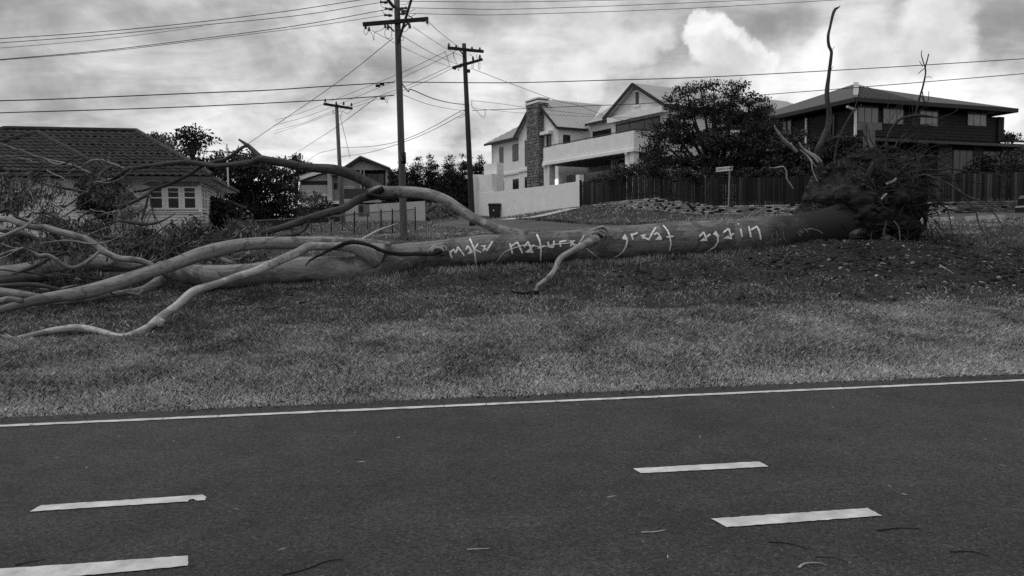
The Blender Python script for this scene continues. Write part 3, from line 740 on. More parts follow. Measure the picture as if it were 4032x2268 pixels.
# painted word on the balcony's end, half hidden by the tree
def text_mesh(body, size, m_, mw, name, parent, ext=.004):
    cu = bpy.data.curves.new('txt', 'FONT'); cu.body = body; cu.size = size; cu.extrude = ext; cu.align_x = 'CENTER'; cu.align_y = 'CENTER'
    o = bpy.data.objects.new('txt', cu); COL.objects.link(o); dg = bpy.context.evaluated_depsgraph_get(); me = bpy.data.meshes.new_from_object(o.evaluated_get(dg))
    bpy.data.objects.remove(o); me.transform(mw); me.materials.clear(); return link(name, me, m_, parent)
def text_frame(c, right, up=(0, 0, 1)):
    r = Vector(right).normalized(); u_ = Vector(up); u_ = (u_ - r * u_.dot(r)).normalized(); n_ = r.cross(u_)
    return Matrix(((r[0], u_[0], n_[0], c[0]), (r[1], u_[1], n_[1], c[1]), (r[2], u_[2], n_[2], c[2]), (0, 0, 0, 1)))

# ================================================================== white garden wall, with entry portal
GWt = float(np.dot(W(2274, 714, 50.0)[:2] - WH.o, WH.v))
gw = thing('garden_wall', 'long low white rendered garden wall beside the wheelie bin', 'wall', W(2200, 830, 52))
top = [WH.front(x, y, GWt) for x, y in ((1926, 759.6), (2222, 722), (2274, 714))]
zt_ = np.mean([q[1] for q in top[:3]]); g0, g1, g2 = top[0][0], top[1][0], top[2][0]
m = MB(); WH.box(m, g0 - 2.2, g1 - .01, GWt, GWt + .22, 2.4, zt_); m.build('wall_panel', M_WHITE, gw)
m = MB(); WH.box(m, g1 + .01, g2 - .12, GWt - .03, GWt + .22, 2.4, zt_ + .02); m.build('wall_panel', M_WHITE, gw)
m = MB(); WH.box(m, g2 - .10, g2 + .28, GWt - .06, GWt + .3, 2.4, zt_ + .45); m.build('end_pier', M_WHITE, gw)
ptl = thing('entry_portal', 'tall white entry portal with dark letter slot behind the second power pole', 'portal', WH.p(g0 - 4, GWt, gz(*WH.p(g0 - 4, GWt, 0)[:2])))
p0, pz0 = WH.front(1800, 696, GWt - .3); p1, _ = WH.front(1862, 690, GWt - .3); p2, _ = WH.front(1926, 688, GWt)
zpt = WH.front(1845, 690, GWt - .3)[1]
m = MB(); WH.box(m, p0, p0 + .25, GWt - .5, GWt + .6, 2.2, zpt); WH.box(m, p1 - .1, p1 + .2, GWt - .5, GWt + .6, 2.2, zpt); WH.box(m, p0 + .25, p1 - .1, GWt - .5, GWt + .6, zpt - .3, zpt - .005); m.build('portal_frame', M_WHITE, ptl)
m = MB(); WH.box(m, p0 + .25, p1 - .1, GWt - .2, GWt + .2, 2.2, zpt - .302); plt_ = m.build('panel', mat('portal_panel', .5, .56, 2., .9), ptl)
m = MB(); WH.box(m, p1 + .2, p2 + .35, GWt + .04, GWt + .5, 2.2, WH.front(1900, 690, GWt)[1]); m.build('side_wall', M_WHITE, ptl)
m = MB(); WH.box(m, p1 + .2, p2 + .15, GWt + .6, GWt + 1.2, 2.2, WH.front(1890, 652, GWt + .6)[1]); m.build('back_wall', M_WHITE, ptl)
c = WH.p(*((WH.front(1828, 776, GWt - .22)[0]), GWt - .215, WH.front(1828, 776, GWt - .22)[1])); text_mesh('70', .34, M_DFRAME, text_frame(c, (WH.u[0], WH.u[1], 0)), 'house_number', ptl)
q = WH.front(1825, 788, GWt - .22); m = MB(); WH.box(m, q[0] - .36, q[0] + .36, GWt - .23, GWt - .19, q[1] - .18, q[1] + .06); m.build('letter_slot', M_DFRAME, ptl)

# ================================================================== wheelie bin
bp = on_ground(1947, 857); M_BIN = mat('bin_plastic', 0.014, 0.022, 5., .5, spec=.4)
bn_ = thing('wheelie_bin', 'dark plastic wheelie bin standing against the white garden wall', 'bin', bp)
def B3(m, x0, x1, y0, y1, z0, z1, tx=0, ty=0):
    c = bp; return m.hexa([c + v for v in np.array([(x0 + tx, y0 + ty, z0), (x1 - tx, y0 + ty, z0), (x1 - tx, y1 - ty, z0), (x0 + tx, y1 - ty, z0), (x0, y0, z1), (x1, y0, z1), (x1, y1, z1), (x0, y1, z1)])])
m = MB(); B3(m, -.44, .44, -.3, .3, .05, .93, .06, .06); m.build('body', M_BIN, bn_)
m = MB(); B3(m, -.50, .50, -.36, .36, .935, 1.0); B3(m, -.42, .50, -.3, .36, 1.0, 1.06); B3(m, .46, .62, -.2, .2, .98, 1.04); m.build('lid', M_BIN, bn_)
for k in (-1, 1):
    m = MB(); m.tube([bp + [.28, .3 * k - .05, .1], bp + [.28, .3 * k + .05, .1]], [.1, .1], 12); m.build('wheel', mat('rubber', .01, .015), bn_)
m = MB(); B3(m, -.10, -.02, -.315, -.302, .48, .58); m.build('sticker', M_WTRIM, bn_)
m = MB(); hp = on_ground(2035, 842); m.ico(hp + [0, 0, -.05], (1.1, .7, .55), 3, .2, 2); tag(m.build('soil_heap', M_SOIL, None, True), 'low heap of dark soil and weeds beside the wheelie bin', 'soil heap')
# ================================================================== weatherboard house with tiled hip roof
LHD = 33.0
c0 = W(790, 831, LHD)
LH = Frame(c0[:2], math.radians(13.0))
def L1(px, py, t): return LH.front(px / 2.415, 450 + py / 2.415, t)
def L1s(px, py, a): return LH.side(px / 2.415, 450 + py / 2.415, a)
M_BOARD = mat('weatherboard', 0.62, 0.74, 1.5, 0.8, 0.15, 25.0, stretch=(.4, 4, 4), rand=.05)
M_TILE = mat('roof_tile', 0.018, 0.062, 4.0, 0.9, 0.5, 26.0, rand=.28)
M_BATTEN = mat('roof_underlay', .02, .03, 3., .9)
lh = thing('weatherboard_house', 'pale weatherboard house with dark tiled hip roof behind the fallen branches', 'house', LH.p(-8, 4, gz(*LH.p(-8, 4, 0)[:2])))
zsill = L1(1700, 920, 0)[1]; zhead = L1(1700, 690, 0)[1]; zsof = L1(1700, 612, -.6)[1]
s_win0 = L1(1420, 800, 0)[0]
zbase = L1(1750, 1160, 0)[1]
OVH = .65
s_e = L1(2020, 604, -OVH)[0]; ze = L1(2020, 604, -OVH)[1]; zsof = ze - .12
SL = -13.5
m = MB(); LH.box(m, SL, -.02, .02, 7.5, zbase - .7, zsof); m.build('wall', mat('wall_backing', .3, .34, 3., .9), lh)
# boards, one by one, on the front and the right-hand side
bh = .135; n_b = int((zsof - zbase) / bh) + 1
for k in range(n_b):
    z0 = zbase + k * bh; z1 = min(z0 + bh + .012, zsof)
    if z1 <= z0 + .02: continue
    segs = [(SL, s_win0 - .10), (.0, .0)] if (z0 > zsill - .14 and z0 < zhead + .05) else [(SL, -.005)]
    for a, b in segs:
        if b - a < .2: continue
        m = MB(); m.hexa([LH.p(a, -.042, z0), LH.p(b, -.042, z0), LH.p(b, .022, z0), LH.p(a, .022, z0), LH.p(a, -.012, z1), LH.p(b, -.012, z1), LH.p(b, .022, z1), LH.p(a, .022, z1)]); m.build('weatherboard', M_BOARD, lh)
    t0 = 1.55 if (z0 > zsill - .14 and z0 < zhead + .05) else .02
    m = MB(); m.hexa([LH.p(-.022, t0, z0), LH.p(.042, t0, z0), LH.p(.042, 7.5, z0), LH.p(-.022, 7.5, z0), LH.p(-.022, t0, z1), LH.p(.012, t0, z1), LH.p(.012, 7.5, z1), LH.p(-.022, 7.5, z1)]); m.build('weatherboard', M_BOARD, lh)
# strip above windows, its colour darkened for the shade under the eave
m = MB(); LH.box(m, s_win0 - .2, .03, -.055, -.043, zhead + .06, zsof - .001); m.build('eave_shade_strip', mat('eave_shade', .20, .26, 2., .8), lh)
M_SASH = mat('sash_paint', .68, .78, 3., .6)
M_PANE = mat('house_pane', .004, .028, 9.0, .15, stretch=(7, 7, .4), spec=.2)
def sash_window(x0, x1, y0, y1, t, parent, side=None):
    if side is None:
        a0, a1 = L1(x0, (y0 + y1) / 2, t)[0], L1(x1, (y0 + y1) / 2, t)[0]; B = lambda m, p, q, d0, d1, r, s: LH.box(m, p, q, t + d0, t + d1, r, s)
    else:
        a0, a1 = x0, x1; B = lambda m, p, q, d0, d1, r, s: LH.box(m, side - d1, side - d0, p, q, r, s)
    z0, z1 = zsill + .06, zhead
    f = MB(); fw = .055
    B(f, a0 - .06, a0 + fw, -.07, .02, z0, z1); B(f, a1 - fw, a1 + .06, -.07, .02, z0, z1); B(f, a0 + fw, a1 - fw, -.07, .02, z1 - fw, z1); B(f, a0 + fw, a1 - fw, -.07, .02, z0, z0 + .07)
    w_ = f.build('window', M_SASH, parent)
    zm = z0 + (z1 - z0) * .52
    for zz, h in ((zm, .05), (zm + (z1 - zm) * .52, .025)):
        m = MB(); B(m, a0 + fw + .001, a1 - fw - .001, -.062, .015, zz - h / 2, zz + h / 2); m.build('glazing_bar', M_SASH, w_)
    m = MB(); B(m, a0 + fw * .8, a1 - fw * .8, -.03, -.024, z0 + .03, z1 - .03); m.build('pane', M_PANE, w_)
for x0, x1 in ((1425, 1555), (1590, 1712), (1745, 1870)): sash_window(x0, x1, 690, 905, 0.0, lh)
sash_window(.16, .70, 0, 0, 0, lh, side=.0); sash_window(.86, 1.42, 0, 0, 0, lh, side=.0)
for (a, b) in ((s_win0 - .10, L1(1425, 800, 0)[0] - .062), (L1(1555, 800, 0)[0] + .062, L1(1590, 800, 0)[0] - .062), (L1(1712, 800, 0)[0] + .062, L1(1745, 800, 0)[0] - .062), (L1(1870, 800, 0)[0] + .062, .06)):
    m = MB(); LH.box(m, a, b, -.052, .02, zsill + .0, zhead + .05); m.build('window_post', M_SASH, lh)
m = MB(); LH.box(m, s_win0 - .2, .10, -.14, .02, zsill - .05, zsill + .0); LH.box(m, s_win0 - .2, .07, -.09, .02, zsill - .13, zsill - .052); m.build('window_sill', M_SASH, lh)
m = MB(); LH.box(m, .02, .10, .1, 1.5, zsill - .05, zsill); m.build('window_sill', M_SASH, lh)
# soffit, gutter, fascia
m = MB(); LH.box(m, SL, s_e - .02, -OVH + .02, .02, zsof, zsof + .03); LH.box(m, .02, s_e - .02, .021, 8.1, zsof, zsof + .03); m.build('soffit', M_SASH, lh)
gm = mat('old_gutter', .05, .09, 3., .6)
m = MB(); LH.box(m, SL, s_e, -OVH - .1, -OVH + .02, ze - .10, ze + .04); m.build('gutter', gm, lh)
m = MB(); LH.box(m, s_e - .02, s_e + .1, -OVH - .1, 8.2, ze - .10, ze + .04); m.build('gutter', gm, lh)
m = MB(); q = L1s(2105, 700, s_e)
m.tube([LH.p(s_e + .12, 3.4, ze - .1), LH.p(s_e + .12, 3.4, ze + 1.9)], [.035, .035], 6); m.build('vent_pipe', M_SASH, lh)
# roof: eaves to ridge
pitch = .52
def roofz(d): return ze + .06 + d * pitch                   # height above eave line, d = distance in from the eave
HALF = 5.0
zr = None
# ridge height from the photograph
q = L1(1000, 165, -OVH + HALF); HALF = HALF
for _ in range(12):
    zz = L1(1000, 165, -OVH + HALF)[1]; HALF += (zz - roofz(HALF)) / pitch * .5
s_r1 = L1(1300, 170, -OVH + HALF)[0]; s_r0 = L1(45, 150, -OVH + HALF)[0]
zr = roofz(HALF)
sl = s_r0 - (s_e - s_r1)
m = MB(); dz = np.array([0, 0, -.07])
E = [LH.p(sl, -OVH, ze + .06), LH.p(s_e, -OVH, ze + .06), LH.p(s_e, -OVH + 2 * HALF, ze + .06), LH.p(sl, -OVH + 2 * HALF, ze + .06)]; Rr = [LH.p(s_r0, -OVH + HALF, zr), LH.p(s_r1, -OVH + HALF, zr)]
m.add([x + dz for x in E + Rr], [(0, 1, 5, 4), (1, 2, 5), (2, 3, 4, 5), (3, 0, 4), (3, 2, 1, 0)]); rf = m.build('roof', M_BATTEN, lh)
# one curved tile, reused
def tile_mesh():
    m = MB(); prof = [(-.5, .0), (-.42, .035), (-.22, .050), (-.04, .02), (.12, .004), (.36, .004), (.5, .02)]; wd, ln, th = .30, .40, .022
    vs = []
    for yy, lift in ((0, .055), (1, 0)):
        vs += [(x * wd, yy * ln, h + lift) for x, h in prof]
    vs += [(x * wd, 0, h + .055 - .05) for x, h in prof]
    n = len(prof); fs = [(i, i + 1, n + i + 1, n + i) for i in range(n - 1)] + [(2 * n + i, 2 * n + i + 1, i + 1, i) for i in range(n - 1)]
    m.add(vs, fs); me = bpy.data.meshes.new('tile'); me.from_pydata(m.v, [], m.f); me.polygons.foreach_set('use_smooth', [True] * len(me.polygons)); me.update(); me.materials.append(M_TILE); return me
TILE = tile_mesh()
def tile_slope(e0, e1, up_dir, slen, left, right, parent, limit):
    """rows of tiles between the lines left(d), right(d) (distance along the eave at d up the slope)"""
    e0, e1 = np.asarray(e0), np.asarray(e1); ed = (e1 - e0) / np.linalg.norm(e1 - e0); up_dir = np.asarray(up_dir) / np.linalg.norm(up_dir); nr = np.cross(ed, up_dir)
    rows = []
    for r in range(int(slen / .335)):
        d = r * .335; a, b = left(d + .15), right(d + .15); n = int((b - a) / .30)
        for k in range(n): rows.append((e0 + ed * (a + .15 + k * .30 + (b - a - n * .3) / 2) + up_dir * (d - .03) + nr * .01))
    rows.sort(key=lambda p: (p[1] - p[0] * .05) )
    rot = np.stack([ed, up_dir, nr], 1); rest = MB()
    tv = [v.co[:] for v in TILE.vertices]; tf = [tuple(p.vertices) for p in TILE.polygons]
    for i, p in enumerate(rows):
        jit = np.array([random.uniform(-.008, .008), random.uniform(-.012, .012), random.uniform(-.006, .010)])
        if i < limit:
            o = bpy.data.objects.new('tile', TILE); COL.objects.link(o); M = np.eye(4); M[:3, :3] = rot; M[:3, 3] = p + rot @ jit - np.array(wloc(parent)); o.parent = parent; o.matrix_local = Matrix(M.tolist())
        else:
            rest.add([p + rot @ (np.array(v) + jit) for v in tv], tf)
    if rest.v: stuff(rest.build('tile', M_TILE, parent, True))
slp = math.hypot(HALF, HALF * pitch); Lw = s_e - sl
tile_slope(E[0], E[1], Rr[1] - LH.p(s_r1, -OVH, ze + .06), slp, lambda d: max((s_r0 - sl) * d / slp, 0) if s_r0 - sl > 0 else 0, lambda d: Lw - (s_e - s_r1) * d / slp, rf, 200)
for a, b in ((E[1], Rr[1]), (E[0], Rr[0]), (Rr[0], Rr[1])):
    n = int(np.linalg.norm(b - a) / .42); d_ = (b - a) / n
    m = MB()
    for k in range(n): p = a + d_ * k + [0, 0, .05]; m.tube([p, p + d_ * 1.02 + [0, 0, .02]], [.13, .11], 8)
    stuff(m.build('ridge_cap', M_TILE, rf))
# projecting wing with its own hip
TW = -1.6
q0, zq = L1(360, 205, -OVH + TW + 4.2)
wz = zq; wing_half = (wz - ze - .06) / pitch; qs, _ = L1(360, 205, TW - OVH + wing_half)
we0, we1 = LH.p(qs - wing_half, TW - OVH, ze + .06), LH.p(qs + wing_half, TW - OVH, ze + .06); wap = LH.p(qs, TW - OVH + wing_half, ze + .06 + wing_half * pitch)
back = LH.p(qs, -OVH + HALF * .97, wap[2]); bk1 = LH.p(qs + wing_half, -OVH, ze + .06); bk0 = LH.p(qs - wing_half, -OVH, ze + .06)
m = MB(); m.add([x + dz for x in (we0, we1, wap, back, bk1, bk0)], [(0, 1, 2), (1, 4, 3, 2), (5, 0, 2, 3)]); wr = m.build('roof', M_BATTEN, lh)
wl = math.hypot(wing_half, wing_half * pitch)
tile_slope(we0, we1, wap - LH.p(qs, TW - OVH, ze + .06), wl, lambda d: wing_half * d / wl, lambda d: 2 * wing_half - wing_half * d / wl, wr, 60)
for a, b in ((we0, wap), (we1, wap)):
    n = int(np.linalg.norm(b - a) / .42); d_ = (b - a) / n; m = MB()
    for k in range(n): p = a + d_ * k + [0, 0, .05]; m.tube([p, p + d_ * 1.02 + [0, 0, .02]], [.13, .11], 8)
    stuff(m.build('ridge_cap', M_TILE, wr))
w1 = qs + wing_half - OVH
m = MB(); LH.box(m, SL, w1, TW + .02, .0, zbase - .7, zsof); m.build('wall', mat('wall_backing2', .3, .34, 3., .9), lh)
wz0 = L1(150, 895, TW)[1]; wz1 = L1(150, 720, TW)[1]
for k in range(n_b):
    z0 = zbase + k * bh; z1 = min(z0 + bh + .012, zsof)
    if z1 <= z0 + .02: continue
    b = w1
    m = MB(); m.hexa([LH.p(SL, TW - .042, z0), LH.p(b, TW - .042, z0), LH.p(b, TW + .022, z0), LH.p(SL, TW + .022, z0), LH.p(SL, TW - .012, z1), LH.p(b, TW - .012, z1), LH.p(b, TW + .022, z1), LH.p(SL, TW + .022, z1)]); m.build('weatherboard', M_BOARD, lh)
m = MB(); LH.box(m, SL, w1 + OVH, TW - OVH - .1, TW - OVH + .02, ze - .1, ze + .04); m.build('gutter', gm, lh)
for (x0, x1) in ((-60, 75), (110, 250)):
    a0, a1 = L1(x0, 850, TW - .06)[0], L1(x1, 850, TW - .06)[0]; window(lh, LH, a0, a1, wz0, wz1, TW - .06, mf=M_SASH, fw=.09, glass=M_PANE)
m = MB(); LH.box(m, SL, L1(275, 900, TW)[0], TW - .15, TW - .0421, wz0 - .06, wz0); m.build('window_sill', M_SASH, lh)
# white stair with slanting rails up to the door
m0 = MB(); st = thing('porch_stair', 'white timber porch stair with slanting rails in front of the weatherboard house', 'stair', LH.p(L1(930, 1150, -1.2)[0], -1.2, zbase - .5))
pz0, pz1 = L1(985, 1150, -1.2), L1(840, 1010, -1.2)
for dz_ in (0, -.28, -.56):
    m = MB(); m.beam(LH.p(pz0[0], -1.2, pz0[1] + dz_), LH.p(pz1[0], -1.2, pz1[1] + dz_), .05, .11); m.build('rail', M_SASH, st)
for k in range(7):
    m = MB(); t = k / 6; z_ = pz0[1] + (pz1[1] - pz0[1]) * t; x_ = pz0[0] + (pz1[0] - pz0[0]) * t; LH.box(m, x_ - .05, x_ + .2, -1.15, -.1, z_ - .62, z_ - .57); m.build('tread', M_SASH, st)
lp = MB(); q = L1(970, 712, -.15); c = LH.p(q[0], -.15, q[1]); lp.ico(c, (.05, .05, .06), 1, 0); tag(lp.build('porch_lamp', emit_mat('porch_glow', 6.0)), 'small bright porch lamp glowing through the branches on the weatherboard house', 'lamp')

# ================================================================== dark weatherboard house on the corner
dc = W(3369, 440, 46.0)
DH = Frame(dc[:2], math.radians(-90 + 69 + 0.0))          # front recedes towards the far right
DH = Frame(dc[:2], math.pi / 2 - math.radians(69.0))
def D5(px, py, t=0.0): return DH.front(3000 + px / 2.2297, 250 + py / 2.2297, t)
def D6(px, py, t=0.0): return DH.front(3050 + px / 4.293, 300 + py / 4.293, t)
def D6s(px, py, a=0.0): return DH.side(3050 + px / 4.293, 300 + py / 4.293, a)
M_DBOARD = mat('dark_weatherboard', 0.012, 0.022, 2., .75, .1, 20., rand=.1)
M_DROOF = mat('dark_sheet_roof', 0.030, 0.042, 1.2, .55, spec=.4)
M_BRICKD = mat('old_brick', .06, .14, 4., .95, rand=.35)
M_SKYGLASS = mat('pale_reflecting_glass', .07, .10, .8, .12, spec=.8)
dh = thing('dark_house', 'dark boarded two storey house with hipped sheet roof on a brick ground floor', 'house', DH.p(6, 5, 3.0))
ov_ = .8
zed = D6(1330, 354, -ov_)[1]
s_end = D5(2100, 560)[0]; s_eend = D5(2245, 395, -ov_)[0]
zf = (D5(2100, 690)[1])
zw = zed - .45
m = MB(); DH.box(m, 0, s_end, 0, 11, 1.5, zw); m.build('wall', mat('dark_backing', .012, .016, 2., .9), dh)
nbd = int((zw - zf) / .19)
for k in range(nbd + 1):
    z0 = zf + k * .19; z1 = min(z0 + .20, zw)
    if z1 - z0 < .03: continue
    m = MB(); m.hexa([DH.p(.03, -.05, z0), DH.p(s_end, -.05, z0), DH.p(s_end, .01, z0), DH.p(.03, .01, z0), DH.p(.03, -.015, z1), DH.p(s_end, -.015, z1), DH.p(s_end, .01, z1), DH.p(.03, .01, z1)]); m.build('weatherboard', M_DBOARD, dh)
    m = MB(); m.hexa([DH.p(-.05, .03, z0), DH.p(.01, .03, z0), DH.p(.01, 11, z0), DH.p(-.05, 11, z0), DH.p(-.015, .03, z1), DH.p(.01, .03, z1), DH.p(.01, 11, z1), DH.p(-.015, 11, z1)]); m.build('weatherboard', M_DBOARD, dh)
# roof: hip with a short ridge
za_p = D6(1380, 120, 4.6)
apz = za_p[1]; rr_ = 4.6
s_apx = za_p[0]
m = MB()
Ez = zed
e = [DH.p(-ov_, -ov_, Ez), DH.p(s_eend, -ov_, Ez), DH.p(s_eend, 12, Ez), DH.p(-ov_, 12, Ez)]
ap1 = DH.p(s_apx, 4.6, apz); ap2 = DH.p(max(s_apx + 1.0, s_eend - 9.0), 5.4, apz)
apL = DH.p(s_apx + .3, 7.0, apz)
th = np.array([0, 0, -.10])
m.add(e + [ap1, ap2], [(0, 1, 5, 4), (1, 2, 5), (2, 3, 4, 5), (3, 0, 4)]); m.add([x + th for x in e], [(3, 2, 1, 0)]); drf = m.build('roof', M_DROOF, dh)
for a, b in ((e[0], e[1]), (e[0], e[3]), (e[1], e[2])):
    m = MB(); m.beam(a + [0, 0, -.12], b + [0, 0, -.12], .14, .24); m.build('fascia', M_FASCIA if False else mat('grey_fascia', .022, .03, 2., .6), dh)
pn = np.cross(e[1] - e[0], ap1 - e[0]); pn /= np.linalg.norm(pn); r = MB()
for k in range(1, 34):
    x = -ov_ + k * .45; t_ = 1.0
    if x < s_apx: t_ = (x + ov_) / (s_apx + ov_)
    elif x > s_eend - 9.5: continue
    if t_ < .05: continue
    b_ = DH.p(x, -ov_, Ez); tt = DH.p(x, -ov_ + (4.6 + ov_) * t_, Ez + (apz - Ez) * t_); r.beam(b_ + pn * .0, tt + pn * .0, .04, .04)
stuff(r.build('roof_rib', M_DROOF, drf))
m = MB(); c1, c2 = D6(1322, 350, -ov_ + .2), D6(1352, 130, 3.9)
h0, h1 = e[0] + (ap1 - e[0]) * .05, e[0] + (ap1 - e[0]) * .97; sidev = np.append(DH.u, 0); 
pl = []
for b_, wd in ((h0, .42), (h1, .42)): pl += [b_ - sidev * wd * .5 + [0, 0, .10], b_ + sidev * wd * .5 + [0, 0, .10]]
m.hexa([pl[0] - [0, 0, .12], pl[1] - [0, 0, .12], pl[3] - [0, 0, .12], pl[2] - [0, 0, .12], pl[0], pl[1], pl[3], pl[2]]); m.build('hip_cap', mat('pale_cap', .30, .36, 3., .5), drf)
# windows: tall strips
zt0, zt1 = D6(1700, 500)[1], D6(1700, 805)[1]
for xs in ((1385, 1490, 1505, 1615, 1635, 1745), (1812, 1925, 1940, 2045, 2063, 2170)):
    a0, a1 = D6(xs[0], 640)[0], D6(xs[-1], 640)[0]; window(dh, DH, a0, a1, zt1, zt0, -.07, bars=2, fw=.06, glass=M_SKYGLASS)
for x0, x1 in ((1375, 1540), (1795, 1965)):
    a0, a1 = D5(x0, 480)[0], D5(x1, 480)[0]; window(dh, DH, a0, a1, D5(x0, 550)[1], D5(x0, 405)[1], -.07, bars=2, fw=.06, glass=mat('mottled_glass', .02, .16, 2.5, .15, spec=.8))
q0, zq0 = D6s(315, 720, 0); q1, zq1 = D6s(130, 740, 0); window(dh, DH, min(q0, q1), max(q0, q1), zq0 - 1.6, zq0, -.05, bars=1, axis='side', glass=M_SKYGLASS, fw=.06)
q0, zq0 = D6s(1045, 640, 0); q1, zq1 = D6s(975, 660, 0); window(dh, DH, min(q0, q1), max(q0, q1), zq0 - 1.4, zq0, -.05, bars=0, axis='side', glass=M_GLASS, fw=.06)
q1, zq1 = D6s(560, 640, 0); m = MB(); m.tube([DH.p(-.12, q1, zw), DH.p(-.12, q1, zf - .2)], [.07, .07], 6); m.build('downpipe', M_WTRIM, dh)
m = MB(); m.tube(smooth_path([DH.p(-.75, -.1, zw + .05), DH.p(-.55, -.12, zw - .02), DH.p(-.2, -.15, zw - .12), DH.p(-.12, -.12, zw - .3), DH.p(-.12, -.12, zf - .4)]), [.085] * 21, 8); m.build('downpipe', M_WTRIM, dh)
m = MB(); DH.box(m, s_end - .45, s_end + .06, -.16, .3, zf, zw); m.build('corner_board', M_DBOARD, dh)
# skirt roof and brick ground floor
m = MB(); zk = zf - .05; s2 = D5(2301, 700)[0] + 2
m.hexa([DH.p(-1.2, -1.3, zk - .42), DH.p(s2 + 4, -1.3, zk - .42), DH.p(s2 + 4, .1, zk - .1), DH.p(-1.2, .1, zk - .1), DH.p(-1.2, -1.3, zk - .30), DH.p(s2 + 4, -1.3, zk - .30), DH.p(s2 + 4, .1, zk), DH.p(-1.2, .1, zk)]); m.build('skirt_roof', M_DROOF, dh)
m = MB(); q = D6s(460, 960, -2.2); DH.box(m, -3.2, -.06, 2.2, 9.5, zk - .95, zk - .75); 
m.v = []; m.f = []
m.hexa([DH.p(-3.4, 1.0, zk - .95), DH.p(-.06, 1.0, zk - .62), DH.p(-.06, 9.5, zk - .62), DH.p(-3.4, 9.5, zk - .95), DH.p(-3.4, 1.0, zk - .83), DH.p(-.06, 1.0, zk - .5), DH.p(-.06, 9.5, zk - .5), DH.p(-3.4, 9.5, zk - .83)]); m.build('porch_roof', mat('porch_roof', .10, .13, 2., .6), dh)
def brick_panel(fr, a0, a1, t, z0, z1, parent):
    """coursed brick facing, joined (too small to pick apart at this distance)"""
    m = MB(); r = 0; z = z0
    while z < z1 - .04:
        a = a0 - (.12 if r % 2 else 0)
        while a < a1 - .03:
            p, q = max(a, a0), min(a + .23, a1)
            if q - p > .03: o_ = random.uniform(0, .012); fr.box(m, p, q, t - .03 - o_, t, z, z + .076)
            a += .24
        z += .086; r += 1
    return stuff(m.build('brick', M_BRICKW, parent))
def brick_mat(name):
    m = bpy.data.materials.new(name); m.use_nodes = True; t = NT(m.node_tree); b = m.node_tree.nodes['Principled BSDF']; b.inputs['Roughness'].default_value = .95
    g = t.n('ShaderNodeNewGeometry'); val = t.maprange(g.outputs['Random Per Island'], 0, 1, .05, .17); ob = t.n('ShaderNodeTexCoord').outputs['Object']
    val = t.math('MULTIPLY', val, t.maprange(t.noise(ob, 14., 4.), .3, .7, .7, 1.3)); t.link(val, b.inputs['Base Color']); MATS[name] = m; return m
M_BRICKW = brick_mat('facing_brick')
zg_ = gz(*DH.p(6, 0, 0)[:2]) - .3
segs = [(1540, 1665), (1855, 1925), (2095, 2301)]
for x0, x1 in segs:
    a0, a1 = D5(x0, 830, -.02)[0], D5(x1, 830, -.02)[0]; m = MB(); DH.box(m, a0, a1, -.05, 0, zg_, zk - .12); o = m.build('brick_wall', mat('mortar', .10, .14, 5., .95), dh); brick_panel(DH, a0, a1, -.05, max(zg_, zk - 2.6), zk - .14, o)
for x0, x1 in ((1665, 1855), (1925, 2095)):
    a0, a1 = D5(x0, 830)[0], D5(x1, 830)[0]; window(dh, DH, a0 + .05, a1 - .05, zk - 2.4, zk - .35, -.05, bars=2, fw=.07)
# the low roof going on to the right
m = MB(); q = D5(2110, 660, .5); m.hexa([DH.p(s_end + .1, -.8, zk - .02), DH.p(s_end + 14, -.8, zk - .02), DH.p(s_end + 14, 5, zk + .9), DH.p(s_end + .1, 5, zk + .9), DH.p(s_end + .1, -.8, zk + .1), DH.p(s_end + 14, -.8, zk + .1), DH.p(s_end + 14, 5, zk + 1.0), DH.p(s_end + .1, 5, zk + 1.0)]); m.build('roof', mat('low_roof', .05, .07, 2., .6), dh)
m = MB(); DH.box(m, s_end + .1, s_end + 13.5, -.02, 5, 1.5, zk - .03); m.build('wall', M_BRICKD, dh)

# ================================================================== pale gabled house beyond the power poles
tp = W(1340, 760, 70.0)
TH = Frame(tp[:2], math.radians(6))
def T5(px, py, t=0.0): return TH.front(1100 + px / 3.623, 560 + py / 3.623, t)
tall = thing('gabled_house', 'pale two gabled house with dark balconies beyond the chain link fence', 'house', TH.p(0, 4, gz(*TH.p(0, 4, 0)[:2])))
M_TW = mat('pale_render', .36, .44, 2., .9)
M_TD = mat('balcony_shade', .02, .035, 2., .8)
zb = T5(600, 1240)[1] - 1
# left wing
a0, a1 = T5(290, 700)[0], T5(760, 700)[0]; ze_ = T5(330, 590)[1]
m = MB(); TH.box(m, a0, a1, 0, 8, zb, ze_)
zl, zr_ = T5(285, 545, -.3)[1], T5(740, 360, -.3)[1]
m.prism([TH.p(a0, 0, ze_), TH.p(a1, 0, ze_), TH.p(a1, 0, zr_ - .25), TH.p(a0, 0, max(zl - .3, ze_ + .01))], np.append(TH.v * 8, 0)); m.build('wall', M_TW, tall)
m = MB(); m.beam(TH.p(a0 - .4, -.5, zl), TH.p(a1 + .3, -.5, zr_), .2, .3); m.build('barge_board', M_WTRIM, tall)
m = MB(); q = np.append(TH.v * 8.5, 0); A, Bq = TH.p(a0 - .4, -.6, zl + .15), TH.p(a1 + .3, -.6, zr_ + .15); m.hexa([A, Bq, Bq + q, A + q, A + [0, 0, .1], Bq + [0, 0, .1], Bq + q + [0, 0, .1], A + q + [0, 0, .1]]); m.build('roof', mat('grey_roof', .22, .28, 1.5, .6), tall)
zt = T5(500, 600)[1]; zb1_ = T5(500, 870)[1]
m = MB(); TH.box(m, T5(310, 600)[0], T5(700, 600)[0], -.04, .01, zt - .05, zt + .30); m.build('shade_beam', M_TD, tall)
